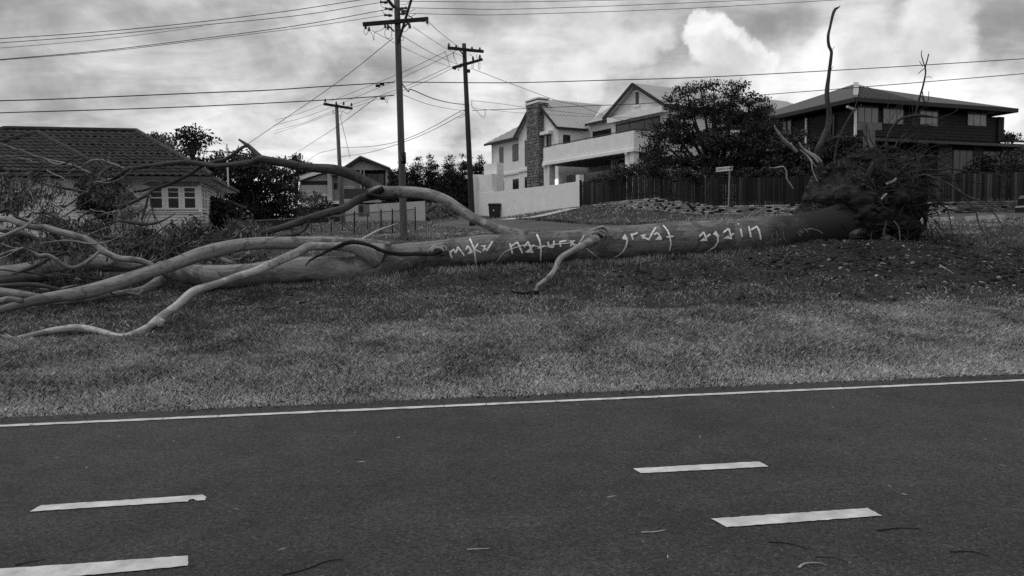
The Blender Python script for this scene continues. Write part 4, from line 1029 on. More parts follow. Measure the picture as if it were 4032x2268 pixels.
window(tall, TH, T5(398, 700)[0], T5(575, 700)[0], zb1_, zt - .9, -.06, mf=M_WTRIM, bars=1, fw=.1)
window(tall, TH, T5(580, 700)[0], T5(700, 700)[0], zb1_, zt - .9, -.06, mf=M_WTRIM, bars=1, fw=.1)
m = MB(); TH.box(m, T5(240, 900)[0], T5(720, 900)[0], -.9, .01, T5(500, 935)[1], T5(500, 880)[1]); m.build('balcony_slab', M_WTRIM, tall)
m = MB(); TH.box(m, T5(200, 1000)[0], T5(700, 1000)[0], -.03, .02, zb, T5(500, 940)[1]); m.build('undercroft_shade', M_TD, tall)
# column bay and middle wing
m = MB(); TH.box(m, T5(700, 700)[0], T5(762, 700)[0], -.5, .3, zb, T5(740, 415)[1]); m.build('column', M_TW, tall)
b0, b1 = T5(740, 700, 1.)[0], T5(1160, 700, 1.)[0]
m = MB(); TH.box(m, b0, b1, 1.0, 7, zb, T5(850, 455, 1.)[1]); m.build('wall', M_TW, tall)
m = MB(); TH.box(m, T5(745, 460)[0], T5(905, 460)[0], -.8, 1.6, T5(800, 480)[1], T5(800, 452)[1]); m.build('flat_roof', mat('grey_roof2', .12, .16, 2., .7), tall)
window(tall, TH, T5(768, 600, 1.)[0], T5(830, 600, 1.)[0], T5(800, 670, 1.)[1], T5(800, 585, 1.)[1], .95, fw=.08)
window(tall, TH, T5(925, 640, 1.)[0], T5(1075, 640, 1.)[0], T5(1000, 668, 1.)[1], T5(1000, 628, 1.)[1], .95, mf=M_WTRIM, fw=.1, bars=1)
m = MB(); TH.box(m, T5(712, 870)[0], T5(868, 870)[0], -1.0, 1.0, T5(780, 885)[1], T5(780, 845)[1]); m.build('balcony_slab', M_WTRIM, tall)
m = MB(); TH.box(m, T5(755, 900)[0], T5(870, 900)[0], .9, .99, zb, T5(780, 888)[1]); m.build('undercroft_shade', M_TD, tall)
# right gable with a deep shaded verandah
g0, zg0 = T5(895, 365, -.6); g1, zg1 = T5(1580, 392, -.6); gp, zgp = T5(1155, 207, -.6)
zge = (zg0 + zg1) / 2; gmid = (g0 + g1) / 2 if abs((g0 + g1) / 2 - gp) < 1.2 else gp
RL = 15.0
m = MB(); m.prism([TH.p(g0 + .4, 0, zge), TH.p(g1 - .3, 0, zge), TH.p(gp, 0, zgp - .25)], np.append(TH.v * .4, 0)); TH.box(m, g0 + .4, g1 - .3, 0, .4, T5(1200, 395)[1], zge - .001); m.build('gable', M_TW, tall)
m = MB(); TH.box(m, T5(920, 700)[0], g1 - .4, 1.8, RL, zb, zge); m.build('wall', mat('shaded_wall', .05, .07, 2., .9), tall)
for (p_, q_) in ((g0, gp), (g1, gp)):
    A, Bq = TH.p(p_, -.6, zge), TH.p(gp, -.6, zgp); v_ = np.append(TH.v * RL, 0)
    m = MB(); m.hexa([A, Bq, Bq + v_, A + v_, A + [0, 0, .12], Bq + [0, 0, .12], Bq + v_ + [0, 0, .12], A + v_ + [0, 0, .12]]); m.build('roof', mat('pale_gable_roof', .40, .46, 1.5, .6), tall)
    m = MB(); m.beam(A - [0, .04, .08], Bq - [0, .04, .08], .08, .22); m.build('barge_board', M_FASCIA, tall)
for x0, x1 in ((1148, 1172), (1200, 1216), (1515, 1550)):
    m = MB(); TH.box(m, T5(x0, 500)[0], T5(x1, 500)[0], .02, .35, T5(1200, 860)[1], T5(1200, 396)[1]); m.build('post', M_TW, tall)
m = MB(); TH.box(m, T5(922, 730)[0], g1 - .3, -.1, .01, T5(1200, 805)[1], T5(1200, 662)[1]); m.build('balustrade', mat('dark_panel', .02, .03, 3., .3, spec=.5), tall)
m = MB(); TH.box(m, T5(922, 830)[0], g1 - .3, -.12, 2, T5(1200, 862)[1], T5(1200, 807)[1]); m.build('balcony_slab', M_TW, tall)
m = MB(); TH.box(m, T5(1365, 880)[0], T5(1402, 880)[0], 0, .4, zb, T5(1300, 863)[1]); m.build('post', M_TW, tall)
window(tall, TH, T5(1200, 500, 1.8)[0], T5(1500, 500, 1.8)[0], T5(1300, 660, 1.8)[1], T5(1300, 440, 1.8)[1], 1.75, bars=2)
# its garden wall stepping up the street, and the two white gate pillars
yw = thing('street_wall', 'white rendered street wall behind the chain link fence', 'wall', W(1450, 860, 58))
pts = [(945, 905, 1165, 60), (1180, 895, 1160, 59.5), (1420, 880, 1140, 58.5), (1680, 862, 1115, 57.5), (2080, 838, 1090, 56)]
for (x0, t0, b0_, d0), (x1, t1, b1_, d1) in zip(pts, pts[1:]):
    P = [W(1100 + x / 3.623, 560 + y / 3.623, d) for x, y, d in ((x0, b0_, d0), (x1, b1_, d1), (x1, t1, d1), (x0, t0, d0))]
    for i in (0, 1): P[i][2] -= .5; P[3 - i][0], P[3 - i][1] = P[i][0], P[i][1]
    dn = np.array([0, .25, 0]); P[0] = P[0] + [.01, 0, 0]; P[3] = P[3] + [.01, 0, 0]
    m = MB(); m.hexa([P[0], P[1], P[1] + dn, P[0] + dn, P[3], P[2], P[2] + dn, P[3] + dn]); m.build('wall_panel', M_TW, yw)
mb_ = thing('meter_box', 'small grey meter box on the white street wall', 'box', W(1437, 832, 58.2)); m = MB(); m.box((-.4, -.2, -.4), (.4, .1, .5)); o = m.build('case', mat('grey_metal', .12, .18, 3., .5), mb_); o.location = (0, -.35, 0); m = MB(); m.box((-.32, -.22, -.3), (-.02, -.2, .4)); o = m.build('door', M_DFRAME, mb_); o.location = (0, -.35, 0)
for (x0, x1, y0, y1, lab) in ((118, 178, 1066, 1245, 'white gate pillar with cap, nearer the dark bushy tree'), (252, 314, 1056, 1235, 'white gate pillar with cap, nearer the chain link fence corner')):
    c = W(1100 + (x0 + x1) / 2 / 3.623, 560 + y1 / 3.623, 52.0); hh = (y1 - y0) / 3.623 * 52 / 3046; wd = (x1 - x0) / 3.623 * 52 / 3046 / 2
    gp_ = thing('gate_pillar', lab, 'pillar', c, 'gate pillars of the neighbouring drive'); m = MB(); m.box(c + [-wd * .85, 0, -.4], c + [wd * .85, wd * 1.7, hh - .1]); m.build('shaft', M_TW, gp_); m = MB(); m.box(c + [-wd, -wd * .15, hh - .1], c + [wd, wd * 1.85, hh]); m.build('cap', M_TW, gp_)
# rubble stone wall between the white walls
sw = thing('stone_wall', 'low rubble stone retaining wall between the two white walls', 'wall', W(1740, 860, 58)); m = MB(); core = MB()
P0, P1 = W(1672, 852, 56.5), W(1815, 858, 62.5); dd = (P1 - P0); Ls = np.linalg.norm(dd[:2]); dv = np.append(dd[:2] / Ls, 0); nv = np.array([dv[1], -dv[0], 0])
if nv[1] > 0: nv = -nv
zt0, zt1 = W(1672, 795, 56.5)[2], W(1815, 790, 62.5)[2]; zb0 = min(P0[2], P1[2]) - .5
core.hexa([P0 * [1, 1, 0] + [0, 0, zb0], P1 * [1, 1, 0] + [0, 0, zb0], P1 * [1, 1, 0] - nv * .3 + [0, 0, zb0], P0 * [1, 1, 0] - nv * .3 + [0, 0, zb0], P0 * [1, 1, 0] + [0, 0, zt0], P1 * [1, 1, 0] + [0, 0, zt1], P1 * [1, 1, 0] - nv * .3 + [0, 0, zt1], P0 * [1, 1, 0] - nv * .3 + [0, 0, zt0]]); core.build('wall_core', M_SOIL, sw)
rs = random.Random(5)
for k in range(170):
    a = rs.uniform(.1, Ls - .1); z = rs.uniform(zb0 + .3, zt0 - .1); q = np.append((P0 + dv * a + nv * .02)[:2], z); m.ico(q, (rs.uniform(.12, .24), .12, rs.uniform(.09, .17)), 1, .25, k)
stuff(m.build('stone', M_STONE, sw))
# ================================================================== brick retaining wall and paling fence round the corner block
M_MORTAR = mat('wall_mortar', .03, .05, 6., .95)
def brick_obj_mat():
    m = bpy.data.materials.new('pale_brick'); m.use_nodes = True; t = NT(m.node_tree); b = m.node_tree.nodes['Principled BSDF']; b.inputs['Roughness'].default_value = .95; b.inputs['Specular IOR Level'].default_value = .15
    r = t.n('ShaderNodeObjectInfo').outputs['Random']; cr = t.n('ShaderNodeValToRGB'); cr.color_ramp.interpolation = 'LINEAR'; e = cr.color_ramp.elements
    e[0].color = (.012,) * 3 + (1,); e[0].position = .10; e[1].color = (.48,) * 3 + (1,); e[1].position = 1.0
    for p_, c_ in ((.16, .14), (.5, .26), (.8, .36)): x = e.new(p_); x.color = (c_,) * 3 + (1,)
    t.link(r, cr.inputs[0]); ob = t.n('ShaderNodeTexCoord').outputs['Object']; n_ = t.maprange(t.noise(ob, 9., 5., .7), .3, .7, .72, 1.28)
    s = t.n('ShaderNodeSeparateColor'); t.link(cr.outputs[0], s.inputs[0]); t.link(t.math('MULTIPLY', s.outputs[0], n_), b.inputs['Base Color'])
    bn = t.n('ShaderNodeBump'); bn.inputs['Strength'].default_value = .5; bn.inputs['Distance'].default_value = .01; t.link(t.noise(ob, 40., 4.), bn.inputs['Height']); t.link(bn.outputs[0], b.inputs['Normal'])
    return m
M_BRICK = brick_obj_mat()
def brick_mesh():
    m = MB(); x, y, z, c = .113, .05, .037, .008
    m.hexa([(-x, -y + c, -z + c), (x, -y + c, -z + c), (x, y, -z), (-x, y, -z), (-x, -y + c, z - c), (x, -y + c, z - c), (x, y, z), (-x, y, z)])
    m.hexa([(-x + c, -y, -z + c), (x - c, -y, -z + c), (x, -y + c + .002, -z + .002), (-x, -y + c + .002, -z + .002), (-x + c, -y, z - c), (x - c, -y, z - c), (x, -y + c + .002, z - .002), (-x, -y + c + .002, z - .002)])
    me = bpy.data.meshes.new('brick'); me.from_pydata(m.v, [], m.f); me.update(); me.materials.append(M_BRICK); return me
BRICK = brick_mesh()
PALING_H = []
def wall_run(name, label, pts, limit, parent_extra=None):
    """pts: (photo x, top y, bottom y, distance)"""
    T = [W(x, a, d) for x, a, b, d in pts]; Bt = [W(x, b, d) for x, a, b, d in pts]
    w_ = thing(name, label, 'wall', Bt[len(Bt) // 2])
    xs = [0.0]
    for a, b in zip(T, T[1:]): xs.append(xs[-1] + np.linalg.norm((b - a)[:2]))
    tz = [p[2] for p in T]; bz = [p[2] for p in Bt]
    def at(s): i = min(np.searchsorted(xs, s, 'right') - 1, len(xs) - 2); f = (s - xs[i]) / (xs[i + 1] - xs[i]); return T[i][:2] + (T[i + 1][:2] - T[i][:2]) * f, i
    core = MB(); rows = []; z0 = min(bz) - .05; z1 = max(tz)
    for i in range(len(T) - 1):
        d = (T[i + 1] - T[i])[:2]; L = np.linalg.norm(d); d /= L; nrm = np.array([d[1], -d[0]]); nrm = nrm if nrm[1] < 0 else -nrm
        a, b = T[i][:2] - nrm * .055, T[i + 1][:2] - nrm * .055; a2, b2 = a - nrm * .2, b - nrm * .2
        core.hexa([(*a, z0 - .3), (*b, z0 - .3), (*b2, z0 - .3), (*a2, z0 - .3), (*a, tz[i] - .04), (*b, tz[i + 1] - .04), (*b2, tz[i + 1] - .04), (*a2, tz[i] - .04)])
    core.build('wall_core', M_MORTAR, w_)
    k = 0; z = z0
    while z < z1:
        s = -.12 if k % 2 else 0.0
        while s < xs[-1] - .12:
            m_ = s + .12; zt = np.interp(m_, xs, tz); zb = np.interp(m_, xs, bz)
            zt = math.floor((zt - z0) / .086 + .3) * .086 + z0
            if m_ > .05 and zb - .12 < z < zt - .05 and random.random() > .03:
                p, i = at(max(m_, 0.01)); d = (T[i + 1] - T[i])[:2]; d = d / np.linalg.norm(d); nrm = np.array([d[1], -d[0]]); ang = math.atan2(d[1], d[0])
                rows.append((p, z + .043, ang, zt - z < .1))
            s += .24
        k += 1; z += .086
    rows.sort(key=lambda r: math.hypot(*r[0]))
    rest = MB(); base = np.array(w_.location)
    bv = np.array([v.co[:] for v in BRICK.vertices]); bf = [tuple(p.vertices) for p in BRICK.polygons]
    for j, (p, z, ang, topc) in enumerate(rows):
        ang += random.uniform(-.01, .01); off = random.uniform(-.008, .008); tl = random.uniform(-.012, .012)
        n_ = np.array([math.sin(ang), -math.cos(ang)])
        q = np.array([p[0] + n_[0] * off, p[1] + n_[1] * off, z + random.uniform(-.003, .003)])
        M = Matrix.Rotation(ang, 4, 'Z') @ Matrix.Rotation(tl, 4, 'Y')
        if j < limit:
            o = bpy.data.objects.new('brick', BRICK); COL.objects.link(o); o.parent = w_; M.translation = Vector(q - base); o.matrix_local = M
        else:
            R3 = np.array(M.to_3x3()); rest.add(bv @ R3.T + q, bf)
    if rest.v: stuff(rest.build('brick', M_BRICKW, w_))
    return T, xs, tz
LRUN = [(2290, 808, 814, 48.9), (2400, 795, 819, 46.4), (2500, 784, 825, 44.0), (2580, 777, 829, 42.2), (2610, 781, 832, 41.6), (2700, 793, 838, 39.9), (2809, 808, 845, 38.0)]
RRUN = [(2809.5, 808, 845, 38.0), (3100, 806, 846, 37.6), (3500, 799, 842, 37.0), (3760, 792, 838, 36.6), (4090, 783, 835, 36.0)]
wall_run('brick_wall', 'low pale brick retaining wall rising along the street beneath the paling fence', LRUN, 300)
wall_run('brick_wall', 'low brick retaining wall at the corner behind the street sign and uprooted roots', RRUN, 300)
M_PALE = mat('old_paling', .008, .032, 3.0, .95, .4, 14., stretch=(3, 3, .25), rand=.55)
M_PALE2 = mat('weathered_paling', .018, .085, 3.0, .95, .4, 14., stretch=(3, 3, .25), rand=.6)
def paling_mesh(wd, m_):
    m = MB(); t = .01; m.prism([(-wd / 2, 0, 0), (wd / 2, 0, 0), (wd / 2, 0, .97), (wd / 2 - .02, 0, 1), (-wd / 2 + .02, 0, 1), (-wd / 2, 0, .97)], (0, .018, 0)); me = bpy.data.meshes.new('paling'); me.from_pydata(m.v, [], m.f); me.update(); me.materials.append(m_); return me
PM = [paling_mesh(x, M_PALE) for x in (.098, .112, .088)] + [paling_mesh(x, M_PALE2) for x in (.098, .11, .09)]
def paling_run(label, run, tops, pale_from=None):
    """tops: (photo x, y of the fence top, distance)"""
    f = thing('paling_fence', label, 'fence', W(run[len(run) // 2][0], run[len(run) // 2][1], run[len(run) // 2][3])); base = np.array(f.location)
    A = [W(x, a, d + .12) for x, a, b, d in run]; TT = [W(x, y, d + .12) for x, y, d in tops]
    xs = [0.0]
    for a, b in zip(A, A[1:]): xs.append(xs[-1] + np.linalg.norm((b - a)[:2]))
    txs = [0.0 + np.linalg.norm((t - A[0])[:2]) for t in TT]
    s = .06
    while s < xs[-1]:
        i = min(np.searchsorted(xs, s, 'right') - 1, len(xs) - 2); fr_ = (s - xs[i]) / (xs[i + 1] - xs[i]); p = A[i] + (A[i + 1] - A[i]) * fr_; d = (A[i + 1] - A[i])[:2]; ang = math.atan2(d[1], d[0])
        zt = np.interp(s, txs, [t[2] for t in TT]) + random.uniform(-.025, .03); zb = p[2] - .08
        if pale_from is None: kind = random.choice(PM[:3]) if random.random() < .93 else random.choice(PM[3:])
        else: kind = random.choice(PM[3:]) if random.random() < pale_from(s / xs[-1]) else random.choice(PM[:3])
        o = bpy.data.objects.new('paling', kind); COL.objects.link(o); o.parent = f
        M = Matrix.Rotation(ang, 4, 'Z') @ Matrix.Rotation(random.uniform(-.012, .012), 4, 'Y') @ Matrix.Diagonal((1, 1, zt - zb, 1)); M.translation = Vector(np.array([p[0] + random.uniform(-.006, .006), p[1] + random.uniform(-.008, .008), zb]) - base); o.matrix_local = M
        s += .118
    for fz in (.18, .8):
        m = MB()
        for i in range(len(A) - 1):
            t0, t1 = np.interp(xs[i], txs, [t[2] for t in TT]), np.interp(xs[i + 1], txs, [t[2] for t in TT])
            a, b = A[i].copy(), A[i + 1].copy(); a[2] += (t0 - a[2]) * fz; b[2] += (t1 - b[2]) * fz; a[1] += .06; b[1] += .06; m.beam(a, b, .05, .08)
        m.build('rail', M_PALE, f)
    m = MB(); m.box(A[0] + [-.12, 0, -.1], A[0] + [.02, .14, TT[0][2] - A[0][2] + .12]); m.build('post', M_PALE2, f)
    return f
paling_run('dark timber paling fence climbing the street beside the white garden wall', LRUN, [(2290, 716, 48.9), (2400, 701, 46.4), (2580, 682, 42.2), (2700, 690, 40), (2809, 699, 38.0)])
paling_run('dark timber paling fence at the corner with some grey palings behind the roots', RRUN, [(2809.5, 699, 38.0), (3100, 697, 37.6), (3500, 690, 37), (3760, 684, 36.6), (4090, 676, 36)], lambda f: .08 if f < .5 else .45)

# ================================================================== street signs
M_POLE_GALV = mat('galvanised', .16, .22, 6., .5, spec=.5)
sp = on_ground(2866, 864); sp = W(2866, 862, 32.0)
sg = thing('street_sign', 'white street name sign on a thin leaning post in front of the paling fence', 'street sign', sp)
t0 = W(2873, 663, 32.0)
m = MB(); m.tube([sp - [0, 0, .4], t0], [.032, .032], 8); m.build('post', M_POLE_GALV, sg)
q = [W(2817, 660, 31.6), W(2882, 654, 31.97), W(2881, 671, 31.97), W(2816, 677, 31.6)]
rt = q[1] - q[0]; upv = q[0] - q[3]; nb = np.cross(rt, upv); nb /= np.linalg.norm(nb); nb = nb if nb[1] < 0 else -nb
m = MB(); f4 = [p + nb * .05 for p in q]; m.prism(f4, -nb * .012); m.build('blade', mat('sign_white', .74, .80, 3., .5), sg)
cen = sum(q) / 4 + nb * .053
M_INK = mat('sign_ink', .012, .02, 3., .6)
text_mesh('DONITA AV', .135, M_INK, text_frame(cen - rt * .12, rt, upv), 'lettering', sg)
cc = cen + rt * .36; r_, u_ = rt / np.linalg.norm(rt), upv / np.linalg.norm(upv)
m = MB(); m.prism([cc + r_ * a * .04 + u_ * b * .045 + nb * .002 for a, b in ((-1, -1), (1, -1), (1, 1), (-1, 1))], nb * .004); m.build('emblem', M_INK, sg)
m = MB(); c = W(2877, 662, 31.95); m.box(c + [-.05, -.08, -.07], c + [.05, .02, .07]); m.build('bracket', M_POLE_GALV, sg)
# give way sign assembly seen from behind, above the root plate
sb_ = W(3425, 640, 25.0); sb_[2] = gz(sb_[0], sb_[1])
s2_ = thing('road_sign', 'grey back of a road sign with two stacked plates above the root plate', 'road sign', sb_)
M_SBACK = mat('sign_back', .10, .14, 5., .5, spec=.5)
for (x0, x1, y0, y1, nm, dd) in ((3374, 3473, 482, 511, 'name_plate', .0), (3399, 3446, 511, 587, 'lower_plate', .0)):
    a, b, c_, d_ = W(x0, y0, 24.9), W(x1, y0 + 1, 24.9), W(x1, y1 + 1, 24.9), W(x0, y1, 24.9); m = MB(); m.prism([a, b, c_, d_], (0, .006, 0)); m.build(nm, M_SBACK, s2_)
    for k in (.25, .75):
        if nm == 'name_plate': continue
for k, (x_, y0, y1) in enumerate(((3414, 579, 700), (3434, 579, 700))):
    a = W(x_, y0, 24.86); m = MB(); m.tube([np.array([a[0], a[1], sb_[2] - .2]), a], [.035, .035], 8); m.build('post_leg', M_TW, s2_)
a, b = W(3424, 484, 24.8), W(3424, 583, 24.8); m = MB(); m.beam(a, b, .10, .08); m.tube([W(3423, 455, 24.8), W(3424, 486, 24.8)], [.012, .02], 6); m.build('spine', M_SBACK, s2_)
for y in (566, 580): m = MB(); m.beam(W(3410, y, 24.78), W(3438, y, 24.78), .03, .05); m.build('clamp', M_POLE_GALV, s2_)

# ================================================================== chain link fence
M_WIRE = mat('fence_wire', .05, .09, 5., .6, spec=.4)
M_FPOST = mat('fence_post', .02, .04, 5., .8)
cf = thing('chain_link_fence', 'low chain link fence with thin dark posts behind the fallen limbs', 'fence', W(1395, 930, 38))
def C5(px, py, d): return W(1100 + px / 3.623, 560 + py / 3.623, d)
fp = [(-480, 1128, 1345, 32.0), (180, 1090, 1298, 36.0), (460, 1078, 1285, 37.5), (735, 1062, 1270, 38.6), (1070, 1030, 1350, 33.0)]
front = [(590, 1078, 1282, 40.0), (740, 1065, 1268, 40.6), (900, 1052, 1255, 41.2), (1258, 1022, 1245, 42.0), (1450, 1000, 1300, 36.0)]
P_ = [(-700, 1135, 1400, 34.0), (-150, 1112, 1385, 34.5), (185, 1090, 1372, 35.0), (460, 1078, 1366, 35.4), (740, 1056, 1358, 35.8), (1070, 1022, 1345, 36.2), (1450, 992, 1298, 38.0), (1612, 985, 1296, 38.4), (1938, 955, 1230, 41.5)]
tops = [C5(x, a, d) for x, a, b, d in P_]; bots = [C5(x, b, d) for x, a, b, d in P_]
for i, (a, b) in enumerate(zip(tops, bots)):
    b = np.array([b[0], b[1], min(b[2], gz(b[0], b[1])) - .1]); m = MB(); r_ = .035 if i in (5, 6, 7, 8) else .022; m.tube([b, a + [0, 0, .12]], [r_, r_], 6); m.build('post', M_FPOST, cf)
m = MB()
for a, b in zip(tops, tops[1:]): m.bar(a, b, .024, sides=5)
m.build('top_rail', M_WIRE, cf)
def wire_fill(m, a0, a1, b0, b1, gap=.11, r_=.0045):
    Lh = np.linalg.norm(a1 - a0); H = np.linalg.norm(a0 - b0); n = int((Lh + H) / gap)
    for sgn in (1, -1):
        for k in range(n):
            x0 = k * gap - H if sgn > 0 else k * gap; x1 = x0 + H * sgn
            u0, u1 = x0 / Lh, x1 / Lh
            P = lambda u, v: (b0 + (b1 - b0) * u) * (1 - v) + (a0 + (a1 - a0) * u) * v
            v0, v1 = 0., 1.
            if u0 < 0: v0 = -u0 / (u1 - u0); u0 = 0
            if u0 > 1: v0 = (u0 - 1) / (u0 - u1); u0 = 1
            if u1 > 1: v1 = 1 - (u1 - 1) / (u1 - u0) * (1 - v0); u1 = 1
            if u1 < 0: v1 = 1 - (0 - u1) / (u0 - u1) * (1 - v0); u1 = 0
            if v1 - v0 < .03: continue
            m.bar(P(u0, v0), P(u1, v1), r_, sides=3)
m = MB()
for i in range(len(tops) - 1):
    b0, b1 = [np.array([q[0], q[1], max(gz(q[0], q[1]) + .02, q[2])]) for q in (bots[i], bots[i + 1])]
    wire_fill(m, tops[i], tops[i + 1], b0, b1)
stuff(m.build('wire_mesh', M_WIRE, cf))
# a second line of thin posts set back, the side boundary
cf2 = thing('boundary_fence', 'second row of thin chain link posts set back behind the first fence', 'fence', C5(900, 1255, 44))
P_ = [(595, 1082, 1282, 45.0), (740, 1066, 1268, 45.0), (900, 1052, 1255, 45.0), (1258, 1018, 1245, 45.0)]
tops = [C5(x, a, d) for x, a, b, d in P_]; bots = [C5(x, b, d) for x, a, b, d in P_]
for a, b in zip(tops, bots): m = MB(); m.tube([np.array([b[0], b[1], gz(b[0], b[1]) - .1]), a], [.03, .03], 6); m.build('post', M_FPOST, cf2)
m = MB()
for a, b in zip(tops, tops[1:]): m.bar(a, b, .02, sides=5)
m.build('top_rail', M_WIRE, cf2)

# ================================================================== power poles
M_WOOD = mat('pole_timber', .055, .12, 2.2, .9, .5, 12., stretch=(5, 5, .35))
M_WOODD = mat('dark_pole_timber', .018, .05, 2.2, .9, .5, 12., stretch=(5, 5, .35))
M_ARM = mat('cross_arm_timber', .014, .035, 3., .9)
M_INS = mat('insulator', .02, .04, 3., .3, spec=.6)
M_CABLE = mat('cable', .010, .014, 3., .7)
def lathe(m, c, prof, sides=8):
    m.tube([np.asarray(c) + [0, 0, z] for r, z in prof], [r for r, z in prof], sides)
def insulator(c, par, s=1.0):
    m = MB(); lathe(m, c, [(.02 * s, 0), (.055 * s, .02 * s), (.03 * s, .05 * s), (.06 * s, .07 * s), (.03 * s, .10 * s), (.04 * s, .13 * s), (.01 * s, .16 * s)]); m.build('insulator', M_INS, par, True)
def Z8(x, y, d): return W(1200 + x / 2.415, y / 2.415, d)
def loop(par, pts, r=.008, d=26.0, Zf=None):
    m = MB(); P = smooth_path([(Zf or Z8)(x, y, d) for x, y in pts], 5); m.tube(P, [r] * len(P), 5); m.build('jumper_cable', M_CABLE, par)
D1 = 26.0
b1 = W(1591, 950, D1); t1 = W(1562, -22, D1)
p1 = thing('power_pole', 'tall pale timber power pole with a dark number band standing just behind the trunk', 'power pole', b1)
m = MB(); ax = [b1 - [0, 0, .5]] + [b1 + (t1 - b1) * k / 12 for k in range(13)]; m.tube(ax, [.128] + [.125 - .03 * k / 12 for k in range(13)], 16, lump=.012); m.build('shaft', M_WOOD, p1, True)
pb, pt_ = W(1585.5, 645, D1), W(1584, 600, D1)
m = MB(); m.tube([pb, pt_], [.121, .119], 16); m.build('number_band', mat('black_band', .006, .01, 3., .6), p1, True)
for k in range(5):
    m = MB(); c = W(1571 + k * 3.2, 606 + k * 6.2, D1 - .125); m.box(c + [-.016, -.012, -.02], c + [.016, .012, .02]); m.build('number_tag', M_POLE_GALV, p1)
m = MB(); a, b = Z8(552, 232, D1 - .18), Z8(1176, 180, D1 - .10); m.beam(a, b, .10, .12); m.build('cross_arm', M_ARM, p1)
for (x0, y0, x1, y1) in ((785, 235, 850, 300), (985, 215, 905, 300)): m = MB(); m.beam(Z8(x0, y0, D1 - .16), Z8(x1, y1, D1 - .13), .02, .05); m.build('brace', M_ARM, p1)
m = MB(); m.beam(Z8(1030, -60, D1 - .6), Z8(890, 405, D1 - .13), .05, .07); m.build('strut', M_ARM, p1)
m = MB(); m.beam(Z8(745, -60, D1 - .3), Z8(852, 75, D1 - .1), .05, .09); m.build('strut', M_ARM, p1)
m = MB(); m.beam(Z8(850, 60, D1 - .15), Z8(1080, 205, D1 - .3), .02, .03); m.build('strut', M_ARM, p1)
for x, y in ((762, 22), (810, 86), (803, 146), (943, 106), (937, 130), (925, 80)):
    c = Z8(x, y, D1 - .1); m = MB(); e_ = c + [(-.16 if x < 850 else .16), 0, .02]; m.tube([c - (e_ - c) * .6, c, c + (e_ - c) * .3, e_], [.03, .055, .03, .05], 8); m.build('insulator', M_INS, p1, True)
for x, y in ((580, 255), (612, 275), (765, 245), (790, 262), (990, 222), (1000, 250), (1166, 205)): insulator(Z8(x, y + 22, D1 - .15), p1, .9)
for pts in ([(570, 260), (563, 300), (580, 330), (600, 310), (598, 280)], [(610, 280), (640, 330), (658, 385), (665, 310), (720, 290), (765, 255)], [(770, 270), (760, 330), (795, 368), (825, 340), (825, 250), (815, 180)], [(925, 300), (960, 300), (985, 265), (990, 225)], [(1080, 205), (1150, 212), (1165, 238), (1190, 235)], [(720, 30), (735, 65), (790, 85), (845, 110)], [(730, 98), (760, 135), (800, 145), (840, 152)], [(925, 345), (940, 365), (930, 385), (915, 378)],
            [(1050, 85), (1000, 110), (950, 108)], [(1060, 130), (1000, 160), (945, 150)], [(1000, 20), (950, 45), (915, 40)], [(775, 935), (768, 965), (785, 978), (790, 940)]): loop(p1, pts)
for x, y in ((735, 800), (695, 815), (740, 936)): c = Z8(x, y, D1); m = MB(); m.box(c + [-.07, -.04, -.04], c + [.07, .04, .04]); m.build('cable_joint', M_CABLE, p1)
D2 = 42.0
b2 = W(1859, 858, D2); t2 = W(1827, 172, D2); t2b = b2 + (t2 - b2)
p2 = thing('power_pole', 'dark timber power pole with two crossed arms in front of the white portal', 'power pole', b2)
m = MB(); m.tube([b2 - [0, 0, .5], b2, (b2 + t2) / 2, t2], [.165, .16, .135, .11], 14); m.build('shaft', M_WOODD, p2, True)
for (x0, y0, x1, y1, da, db) in ((1363, 456, 1697, 490, -.9, .9), (1408, 645, 1686, 565, -.8, .8)): m = MB(); m.beam(Z8(x0, y0, D2 + da - .1), Z8(x1, y1, D2 + db - .1), .10, .15); m.build('cross_arm', M_ARM, p2)
for x, y in ((1370, 445), (1440, 460), (1590, 478), (1665, 485), (1430, 660), (1480, 640), (1600, 572), (1665, 555)): insulator(Z8(x, y + 4, D2 - .1), p2, 1.4)
m = MB(); m.beam(Z8(1475, 480, D2 - .3), Z8(1525, 545, D2 - .12), .03, .06); m.build('brace', M_ARM, p2)
for pts in ([(1330, 488), (1355, 540), (1368, 600), (1385, 630)], [(1415, 495), (1420, 540), (1445, 600), (1455, 612)], [(1440, 480), (1415, 500), (1418, 545)], [(1565, 515), (1600, 540), (1610, 575)], [(1640, 510), (1630, 545), (1660, 555)], [(1590, 590), (1590, 640), (1605, 640), (1600, 590)], [(1650, 585), (1650, 640), (1665, 660), (1665, 590)], [(1590, 955), (1590, 1010), (1640, 1060), (1690, 1115), (1715, 1100), (1715, 1050)], [(1455, 640), (1460, 675), (1470, 640)], [(1530, 1035), (1500, 1075), (1465, 1062)], [(1530, 1085), (1490, 1120), (1455, 1110)]): loop(p2, pts, .012, D2 - .2)
c = Z8(1558, 675, D2 - .3); m = MB(); m.box(c - .08, c + .08); m.build('junction_box', M_CABLE, p2)
D3 = 55.0
b3 = W(1349, 876, D3); t3 = W(1325, 416, D3)
p3 = thing('power_pole', 'thin distant power pole with a single short arm before the gabled house', 'power pole', b3)
m = MB(); m.tube([b3 - [0, 0, .5], b3, t3], [.17, .165, .12], 12); m.build('shaft', M_WOOD, p3, True)
m = MB(); m.beam(Z8(180, 988, D3 - .8), Z8(453, 1032, D3 + .4), .11, .17); m.build('cross_arm', M_ARM, p3)
for x, y in ((195, 972), (370, 1000), (445, 1012), (300, 998)): insulator(Z8(x, y, D3 - .2), p3, 1.6)
